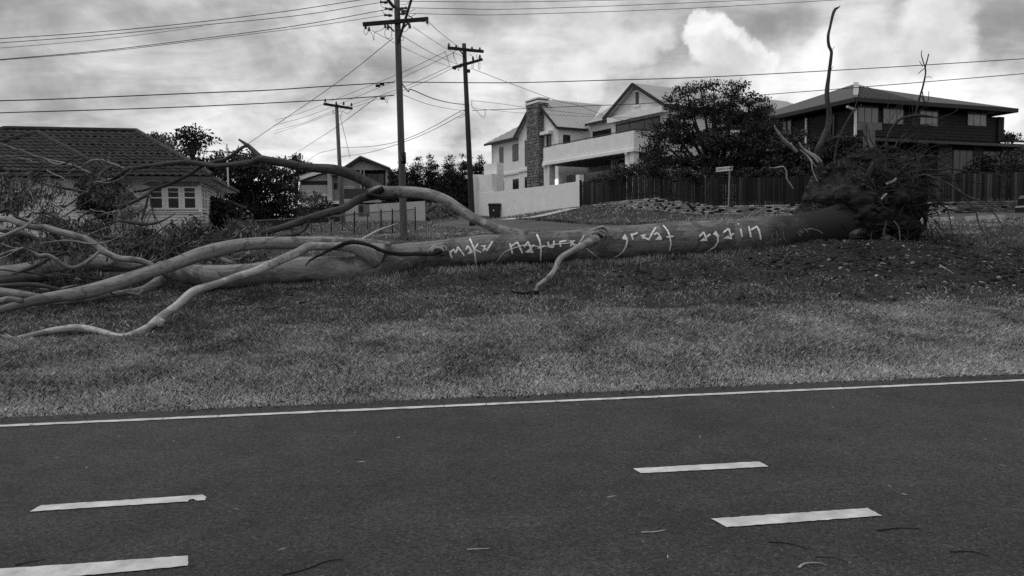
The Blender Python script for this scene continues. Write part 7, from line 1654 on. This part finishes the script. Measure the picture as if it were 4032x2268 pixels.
tree('garden_shrub', 'dark clump of shrubs at the foot of the white gate pillars', 'shrub', (1200, 935), [(1120, 910, 30, 18), (1190, 900, 30, 18), (1240, 910, 24, 16), (1090, 895, 30, 20)], 51, 1200, .14, LEAF_D, 64, trunk_r=.05)
tree('palm_shrub', 'dark spiky leaved shrub at the corner of the weatherboard house', 'shrub', (870, 925), [(850, 800, 30, 24), (870, 835, 40, 30), (900, 860, 40, 30), (870, 880, 50, 26), (930, 880, 40, 26)], 36.0, 2600, .20, LEAF_D, 65, droop=.4, trunk_r=.08)
tree('porch_bush', 'dense mid grey bush growing against the front of the weatherboard house', 'shrub', (420, 935), [(345, 740, 34, 30), (400, 728, 36, 26), (455, 750, 34, 30), (360, 800, 38, 34), (430, 800, 40, 34), (400, 850, 36, 30)], 30.5, 3600, .12, LEAF_M, 66, shell=.3, jitter=.5, trunk_r=.10)
# eave and shed behind the house corner
shd = thing('garden_shed', 'small low shed roof and white panel behind the house corner shrub', 'shed', W(925, 900, 41)); A_ = W(888, 794, 41); m = MB()
m.beam(W(900, 793, 41), W(968, 818, 42), .15, .12); m.build('roof_edge', gm, shd); m = MB(); m.hexa([W(894, 802, 41.3), W(925, 804, 41.3), W(925, 804, 42.3), W(894, 802, 42.3), W(894, 796, 41.3), W(922, 798, 41.3), W(922, 798, 42.3), W(894, 796, 42.3)]); m.build('awning', M_SASH, shd)
m = MB(); c = W(944, 870, 41.2); c2 = W(956, 836, 41.2); m.box([c[0] - .14, c[1], gz(c[0], c[1]) - .2], [c2[0], c[1] + .1, c2[2]]); m.build('panel', M_SASH, shd)

# ------------------------------------------------------------------ leaves still on the fallen crown
def spray(cx, cy, rx, ry, d, n, L=.21, droop=.9, seed=0, m_=LEAF_G, wd=.030):
    g_ = np.random.default_rng(seed + int(cx)); nb = max(4, n // 22)
    bx, by, bd = cx + g_.normal(size=nb) * rx * .5, cy + g_.normal(size=nb) * ry * .5, d + g_.normal(size=nb) * .45
    base = np.array([W(x, y, q) for x, y, q in zip(bx, by, bd)]); which = g_.integers(0, nb, n)
    bd_ = g_.normal(size=(nb, 3)) * .45; P = base[which] + g_.normal(size=(n, 3)) * np.array([.10, .10, .08]); D = bd_[which] + g_.normal(size=(n, 3)) * .38; D[:, 2] -= droop; D /= np.linalg.norm(D, axis=1)[:, None]
    V, F = leaves(P, L * g_.uniform(.6, 1.3, n), wd * g_.uniform(.7, 1.4, n), D, g_); To = np.clip(.48 + g_.normal(size=n) * .18 + (g_.normal(size=nb) * .08)[which], 0, 1)
    m = MB()
    for i in range(nb):
        b = base[i]; j = g_.integers(0, nb); m.tube([b, (b + base[j]) / 2 + [0, 0, .05], base[j]], [.005, .007, .003], 4, caps=False) if np.linalg.norm(b - base[j]) < 1.2 else None
    o = fast_mesh('foliage', V, F, m_, np.repeat(To, 4), ft)
    if m.v: stuff(m.build('twig_cluster', M_DARKBARK, o))
    return o
SP = [(40, 720, 60, 60, 20.2, 900), (110, 760, 70, 60, 20.0, 1500), (60, 800, 70, 50, 20.0, 1100), (200, 770, 60, 50, 19.8, 800), (180, 850, 70, 50, 19.5, 1300), (240, 890, 60, 45, 19.2, 1000), (120, 690, 50, 25, 20.4, 400),
      (350, 690, 60, 30, 20.4, 700), (420, 740, 80, 50, 20.6, 900), (500, 760, 50, 50, 20.4, 600), (380, 640, 40, 22, 20.8, 200), (500, 850, 60, 60, 19.6, 900), (330, 900, 80, 40, 19.2, 1000),
      (540, 930, 70, 50, 18.6, 1500), (600, 960, 80, 50, 18.2, 1700), (530, 990, 70, 40, 18.0, 1300), (640, 1000, 60, 40, 17.8, 1000), (480, 960, 60, 40, 18.4, 900), (720, 915, 70, 40, 18.4, 1300), (790, 885, 60, 30, 18.4, 900), (730, 960, 60, 40, 18.0, 1200), (690, 905, 40, 30, 18.4, 500), (820, 935, 60, 25, 18.0, 700),
      (940, 900, 60, 35, 18.2, 1300), (1000, 905, 50, 30, 18.2, 900), (900, 925, 60, 20, 18.0, 700), (60, 930, 60, 40, 16.8, 1000), (30, 960, 50, 40, 16.6, 700), (200, 955, 60, 40, 16.6, 1100), (280, 980, 70, 40, 16.4, 1300), (330, 990, 60, 40, 16.4, 900), (160, 975, 60, 30, 16.2, 700), (130, 1020, 60, 30, 16.4, 700), (260, 1095, 80, 30, 16.0, 900), (360, 1095, 60, 28, 16.0, 900), (960, 1020, 60, 35, 17.6, 700), (1000, 1010, 40, 30, 17.6, 500), (440, 1010, 50, 30, 17.2, 500), (860, 1000, 60, 25, 17.6, 500), (610, 1065, 50, 20, 17., 400)]
for k, (cx, cy, rx, ry, d, n) in enumerate(SP): spray(cx, cy, rx * .85, ry * .85, d, int(n * (.26 if cy < 880 else .36)), seed=k)

# ------------------------------------------------------------------ grass and ground cover
GRASS = tone_mat('grass_blades', (.028, .12, .28, .44, .58), .8, 1.2)
def blades(n, u0, u1, gen, hgt, wid, name, dens=None, tone0=.45):
    u = u0 + (u1 - u0) * gen.random(n) ** 1.0
    # keep to what a visitor standing here could see, with a margin
    half = .74 * u + 6.0; w_ = (gen.random(n) * 2 - 1) * half + u * math.tan(RD) * .0
    X = u * RNRM[0] + w_ * RDIR[0]; Y = u * RNRM[1] + w_ * RDIR[1]
    keep = np.ones(n, bool)
    if dens is not None: keep = gen.random(n) < dens(X, Y, u)
    X, Y, u = X[keep], Y[keep], u[keep]; n = len(X); Z = ground(X, Y)
    dm = dirt_mask(X, Y); patch = fbm2(X, Y, .55, 1); p2 = fbm2(X, Y, 1.9, 7); cl = fbm2(X, Y, 5.0, 2)
    h = hgt(u) * gen.uniform(.55, 1.35, n) * (1 + .45 * patch + .25 * cl) * (1 - .45 * dm); wd = wid(u) * gen.uniform(.7, 1.3, n)
    ang = gen.uniform(0, 2 * math.pi, n); lean = gen.uniform(.25, 1.3, n); ld = gen.uniform(0, 2 * math.pi, n)
    sx, sy = np.cos(ang) * wd / 2, np.sin(ang) * wd / 2; lx, ly = np.cos(ld) * lean * h, np.sin(ld) * lean * h
    zt = h * np.sqrt(np.clip(1 - .3 * lean ** 2 * .5, .25, 1))
    V = np.stack([np.stack([X - sx, Y - sy, Z - .01], 1), np.stack([X + sx, Y + sy, Z - .01], 1), np.stack([X + sx * .7 + lx * .35, Y + sy * .7 + ly * .35, Z + zt * .6], 1), np.stack([X + lx, Y + ly, Z + zt], 1)], 1).reshape(-1, 3)
    F = np.arange(4 * n).reshape(n, 4)
    T = tone0 + gen.normal(size=n) * .15 + .10 * patch + .08 * p2 + .13 * cl - .16 * dm
    T = T + .20 * (1 - sstep(U_EDGE + .2, U_EDGE + 1.1 + .5 * patch, u)) + .08 * (1 - sstep(U_EDGE + 1, U_EDGE + 3.6, u))
    T = T - .12 * sstep(13.6, 15.2, u) * (1 - sstep(18.0, 19.0, u))    # shade beside the trunk, painted into the blades' tone
    return stuff(fast_mesh(name, V, F, GRASS, np.repeat(np.clip(T, 0, 1), 4)))
gg = np.random.default_rng(5)
def d1(X, Y, u): return np.clip(1.15 - .5 * sstep(9, 15, u) + .4 * fbm2(X, Y, 1.1, 4) + .9 * fbm2(X, Y, 5.0, 8), .03, 1) * (1 - .86 * dirt_mask(X, Y))
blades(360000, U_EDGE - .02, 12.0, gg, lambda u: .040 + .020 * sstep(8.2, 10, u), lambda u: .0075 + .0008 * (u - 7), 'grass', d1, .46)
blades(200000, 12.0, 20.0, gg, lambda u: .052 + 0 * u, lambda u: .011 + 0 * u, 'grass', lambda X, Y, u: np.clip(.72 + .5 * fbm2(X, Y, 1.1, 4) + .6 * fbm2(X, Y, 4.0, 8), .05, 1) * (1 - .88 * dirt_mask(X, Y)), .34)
def far_ok(X, Y, u):
    k = np.ones(len(X)) * (1 - in_street(X, Y)); return k * np.clip(.8 + .6 * fbm2(X, Y, .5, 4), .1, 1)
blades(170000, 20.0, 62.0, gg, lambda u: .06 + .0012 * (u - 20), lambda u: .016 + .0005 * (u - 20), 'grass', far_ok, .46)
# taller ragged grass: along the trunk's foot, the wall, the street's edge, the pole
def tuft_strip(pts, n, h, spread, name='grass', tone0=.30, wdt=.012):
    P = np.array(pts)[:, :2]; xs = np.concatenate([[0], np.cumsum(np.linalg.norm(P[1:] - P[:-1], axis=1))]); s = gg.random(n) * xs[-1]
    X = np.interp(s, xs, P[:, 0]) + gg.normal(size=n) * spread; Y = np.interp(s, xs, P[:, 1]) + gg.normal(size=n) * spread; Z = ground(X, Y)
    L = h * gg.uniform(.4, 1.3, n); D = gg.normal(size=(n, 3)) * .42; D[:, 2] = 1; D /= np.linalg.norm(D, axis=1)[:, None]; V, F = leaves(np.stack([X, Y, Z], 1), L, np.full(n, wdt), D, gg)
    return stuff(fast_mesh(name, V, F, GRASS, np.repeat(np.clip(tone0 + gg.normal(size=n) * .12, 0, 1), 4)))
foot = [W(x, y, d) for x, y, d in ((1000, 1140, 15.9), (1500, 1090, 16.8), (2190, 1030, 17.4), (2700, 1005, 17.8), (3050, 992, 18.2))]
tuft_strip(foot, 5000, .14, .20, tone0=.30); tuft_strip([on_ground(x, y) for x, y in ((2040, 866), (2200, 876), (2400, 887), (2650, 889))], 2200, .16, .12, tone0=.16, wdt=.03)
tuft_strip([on_ground(x, y) for x, y in ((2060, 830), (2110, 826), (2170, 822), (2240, 816))], 700, .75, .25, tone0=.5, wdt=.03); tuft_strip([b1 + [-.3, -.1, 0], b1 + [.35, .05, 0]], 500, .22, .12, tone0=.25, wdt=.015)
tuft_strip([on_ground(x, y) for x, y in ((1100, 936), (1250, 934), (1396, 932), (1500, 922))], 1500, .20, .15, tone0=.26, wdt=.02)
# grass and weeds still growing on the tipped-up turf of the root plate
n = 16000; c = W(3340, 760, DR + .1); D = gg.normal(size=(n, 3)); D /= np.linalg.norm(D, axis=1)[:, None]; D[:, 2] = np.abs(D[:, 2]); pick = gg.integers(0, 4, n)
cc_ = np.array([W(3345, 775, DR + .25), W(3260, 845, DR + .3), W(3400, 700, DR + .5), W(3460, 720, DR + .3)])[pick]; rr_ = np.array([(1.0, 1.0, .88), (.72, .9, .38), (.62, .8, .58), (.5, .8, .5)])[pick]
P = cc_ + D * rr_; dr = D + gg.normal(size=(n, 3)) * .5; dr /= np.linalg.norm(dr, axis=1)[:, None]; V, F = leaves(P, gg.uniform(.04, .15, n), np.full(n, .016), dr, gg); stuff(fast_mesh('turf_grass', V, F, GRASS, np.repeat(np.clip(.16 + gg.normal(size=n) * .13, 0, 1), 4), ft))

# stones and clods thrown out by the roots
def stones_mesh(n, gen, region, rmin, rmax, name, m_, flat_=.6):
    import bmesh
    bm = bmesh.new(); bmesh.ops.create_icosphere(bm, subdivisions=1, radius=1.0); bv = np.array([v.co[:] for v in bm.verts]); bf = np.array([[v.index for v in f.verts] for f in bm.faces]); bm.free()
    X, Y = region(n); n = len(X); Z = ground(X, Y); r = rmin * (rmax / rmin) ** (gen.random(n) ** 2.2)
    k = 1 + .3 * gen.normal(size=(n, len(bv), 1)) * .6; sc = np.stack([gen.uniform(.7, 1.5, n), gen.uniform(.7, 1.3, n), gen.uniform(.4, .9, n) * flat_ / .6], 1)[:, None, :]; a = gen.uniform(0, 6.28, n)
    v = bv[None] * k * sc * r[:, None, None]; x, y = v[..., 0].copy(), v[..., 1].copy(); ca, sa = np.cos(a)[:, None], np.sin(a)[:, None]; v[..., 0] = x * ca - y * sa; v[..., 1] = x * sa + y * ca
    v += np.stack([X, Y, Z + r * .25], 1)[:, None, :]; F = (bf[None] + (np.arange(n) * len(bv))[:, None, None]).reshape(-1, 3)
    return stuff(fast_mesh(name, v.reshape(-1, 3), F, m_, np.repeat(np.clip(.45 + gen.normal(size=n) * .2, 0, 1), len(bv))))
M_PEB = tone_mat('pebble', (.03, .08, .20, .42), .9, .2); M_CLOD = tone_mat('clod', (.010, .022, .040, .07), .98, .2)
def reg_dirt(n, thr=.25):
    X = gg.uniform(0, 14, n * 9); Y = gg.uniform(12.2, 20.5, n * 9); k = (gg.random(n * 9) < np.clip(dirt_mask(X, Y) * 1.1 - .1 + .7 * fbm2(X, Y, 3.5, 6), 0, 1)); return X[k][:n], Y[k][:n]
stones_mesh(1500, gg, reg_dirt, .008, .048, 'pebbles', M_PEB); stones_mesh(2600, gg, reg_dirt, .012, .055, 'soil_clods', M_CLOD, .8)
# bark flakes, leaves and sticks lying about
LITTER = tone_mat('leaf_litter', (.012, .03, .08, .20, .34), .85, .0)
def litter(n, region, L, wd, tone0, sd, name='leaf_litter', lift=.012):
    X, Y = region(n); n = len(X); Z = ground(X, Y); Z = np.where(X * RNRM[0] + Y * RNRM[1] < U_EDGE, .006, Z + lift + .02)
    a = gg.uniform(0, 6.28, n); D = np.stack([np.cos(a), np.sin(a), gg.normal(size=n) * .12], 1); V, F = leaves(np.stack([X, Y, Z], 1), gg.uniform(.5, 1.4, n) * L, gg.uniform(.6, 1.3, n) * wd, D, gg); V[:, 2] = np.maximum(V[:, 2], .006)
    return stuff(fast_mesh(name, V, F, LITTER, np.repeat(np.clip(tone0 + gg.normal(size=n) * sd, 0, 1), 4)))
def reg_u(u0, u1, wa, wb):
    def f(n): u = gg.uniform(u0, u1, n); w_ = gg.uniform(wa, wb, n); return u * RNRM[0] + w_ * RDIR[0], u * RNRM[1] + w_ * RDIR[1]
    return f
litter(1500, reg_u(8.2, 17, -9, 11), .10, .016, .24, .25); litter(1400, reg_u(13.5, 17.2, -8, 9), .12, .022, .12, .16); litter(420, reg_u(12, 17, 0, 11), .09, .02, .6, .3); litter(170, reg_u(2.2, 7.2, -4, 5), .05, .009, .6, .3, 'leaf_litter'); litter(500, reg_u(U_EDGE - .2, U_EDGE + .12, -6, 7), .07, .012, .12, .15)
def stick(label, pts, r, m_=None, h=.02):
    Q = []
    for x, y in pts:
        p = on_ground(x, y); u_ = np.dot(p[:2], RNRM)
        if u_ < U_EDGE: p = flat_at(x, y, .004)
        Q.append(p + [0, 0, h])
    Q = smooth_path(Q, 4); m = MB(); m.tube(Q, np.linspace(r, r * .5, len(Q)), 6, .15, pts[0][0], uv=True); o = m.build('fallen_twig', m_ or M_ROUGH, None, True); return tag(o, label, 'twig', 'twigs scattered on the verge')
stick('long dark stick lying on the road near the bottom of the picture', [(1115, 2266), (1200, 2245), (1290, 2212), (1350, 2206)], .0035, h=.004); stick('thin straight stick at the lower edge of the road beside the white dash', [(60, 2228), (120, 2214), (180, 2205)], .003, h=.004)
stick('dark curved twig on the road below the right hand dashes', [(3030, 2137), (3110, 2143), (3180, 2165)], .003, h=.004); stick('short dark twig on the road just under the nearest right dash', [(3452, 2092), (3540, 2082), (3624, 2085)], .0035, h=.004); stick('faint bent twig near the lower right of the road', [(3740, 2175), (3830, 2175), (3890, 2192)], .003, h=.004)
stick('pale curled bark strip on the road at lower right', [(3145, 2240), (3170, 2225), (3220, 2222), (3256, 2232)], .006, M_SPLIT, .008); stick('tiny pale straw on the dark road left of the nearest dash', [(1840, 2168), (1880, 2166), (1930, 2163)], .004, M_SPLIT, .006); stick('tiny pale bent straw beside the nearest dash', [(2525, 2100), (2580, 2098), (2620, 2090)], .004, M_SPLIT, .006); stick('thin arching twig on the road at far lower right', [(3210, 2196), (3280, 2198), (3340, 2218)], .0025, h=.004)
stick('forked dark stick in the middle of the grass', [(1105, 1382), (1160, 1362), (1230, 1350), (1320, 1345), (1405, 1340)], .012); stick('thin dark stick below the forked one in the grass', [(1205, 1424), (1260, 1432), (1320, 1442), (1430, 1440)], .009); stick('short dark stick near the road edge line', [(1250, 1545), (1300, 1556)], .008); stick('bowed stick at the grass margin near the road', [(2755, 1510), (2830, 1512), (2890, 1505), (2970, 1495)], .010); stick('thin dark stick lying in the darker grass right of centre', [(2560, 1328), (2640, 1330), (2720, 1322)], .008); stick('bent stick in the dark grass above it', [(2780, 1290), (2880, 1295), (2960, 1290)], .008)
stick('dark crooked stick below the pale log on the left', [(340, 1275), (420, 1285), (500, 1278), (545, 1262)], .010); stick('small dark stick in the grass by the big fork', [(1015, 1215), (1060, 1222), (1120, 1208)], .014); stick('short bark piece in the grass left of the stub branch', [(1180, 1200), (1210, 1195)], .016); stick('curled bark strip under the trunk near the fork', [(1060, 1140), (1105, 1138), (1125, 1148), (1095, 1158)], .010, M_PALEBARK)
stick('long bark slab on the dirt below the root flare', [(3160, 1045), (3210, 1040)], .022, M_TRUNK); stick('pale stick among the clods at far right', [(3700, 1050), (3755, 1085)], .010, M_SPLIT); stick('pale splinter lying on the torn soil at far right', [(3850, 1115), (3885, 1125)], .014, M_SPLIT); stick('dark stick hanging over the street grass behind the trunk', [(2640, 868), (2670, 863), (2720, 866)], .015)

# ------------------------------------------------------------------ dark car at the street edge
cp_ = on_ground(4012, 872); cd = 29.5; base = W(4008, 868, cd) + [1.0, 0, 0]; base[2] = gz(base[0], base[1])
car = thing('parked_car', 'dark parked car cut off by the edge of the view on the side street', 'car', base)
M_CAR = mat('car_paint', .008, .012, 2., .25, spec=.7); M_CG = glass_mat('car_glass', .02, .08, .6); M_TY = mat('tyre', .008, .012, 4., .9)
def carbox(prof, y0, y1, m_, name): m = MB(); m.prism([base + [x, y0, z] for x, z in prof], (0, y1 - y0, 0)); return m.build(name, m_, car)
carbox([(.05, .35), (0, .55), (.02, .85), (.12, .98), (.9, 1.02), (3.3, .98), (4.2, .85), (4.35, .6), (4.3, .3), (.3, .28)], -.1, 1.6, M_CAR, 'body'); carbox([(.25, 1.0), (.75, 1.46), (2.3, 1.48), (3.1, 1.0)], .05, 1.45, M_CAR, 'cabin'); carbox([(.45, 1.02), (.82, 1.38), (2.2, 1.40), (2.85, 1.02)], .03, .06, M_CG, 'side_window')
for x in (.85, 3.5):
    for y in (-.12, 1.42): m = MB(); m.tube([base + [x, y, .31], base + [x, y + .2, .31]], [.31, .31], 18); w_ = m.build('wheel', M_TY, car); m = MB(); m.tube([base + [x, y - .005, .31], base + [x, y + .205, .31]], [.19, .19], 12); m.build('rim', M_POLE_GALV, w_)
carbox([(-.03, .74), (.0, .88), (.16, .90), (.16, .76)], -.115, .25, mat('lamp_lens', .22, .3, 3., .2, spec=.7), 'tail_lamp'); carbox([(-.06, .50), (-.06, .56), (1.0, .58), (1.0, .52)], -.125, 1.62, mat('chrome_strip', .35, .45, 3., .2, spec=.8), 'trim_strip'); carbox([(-.08, .30), (-.08, .48), (.3, .48), (.3, .28)], -.11, 1.61, M_CAR, 'bumper')
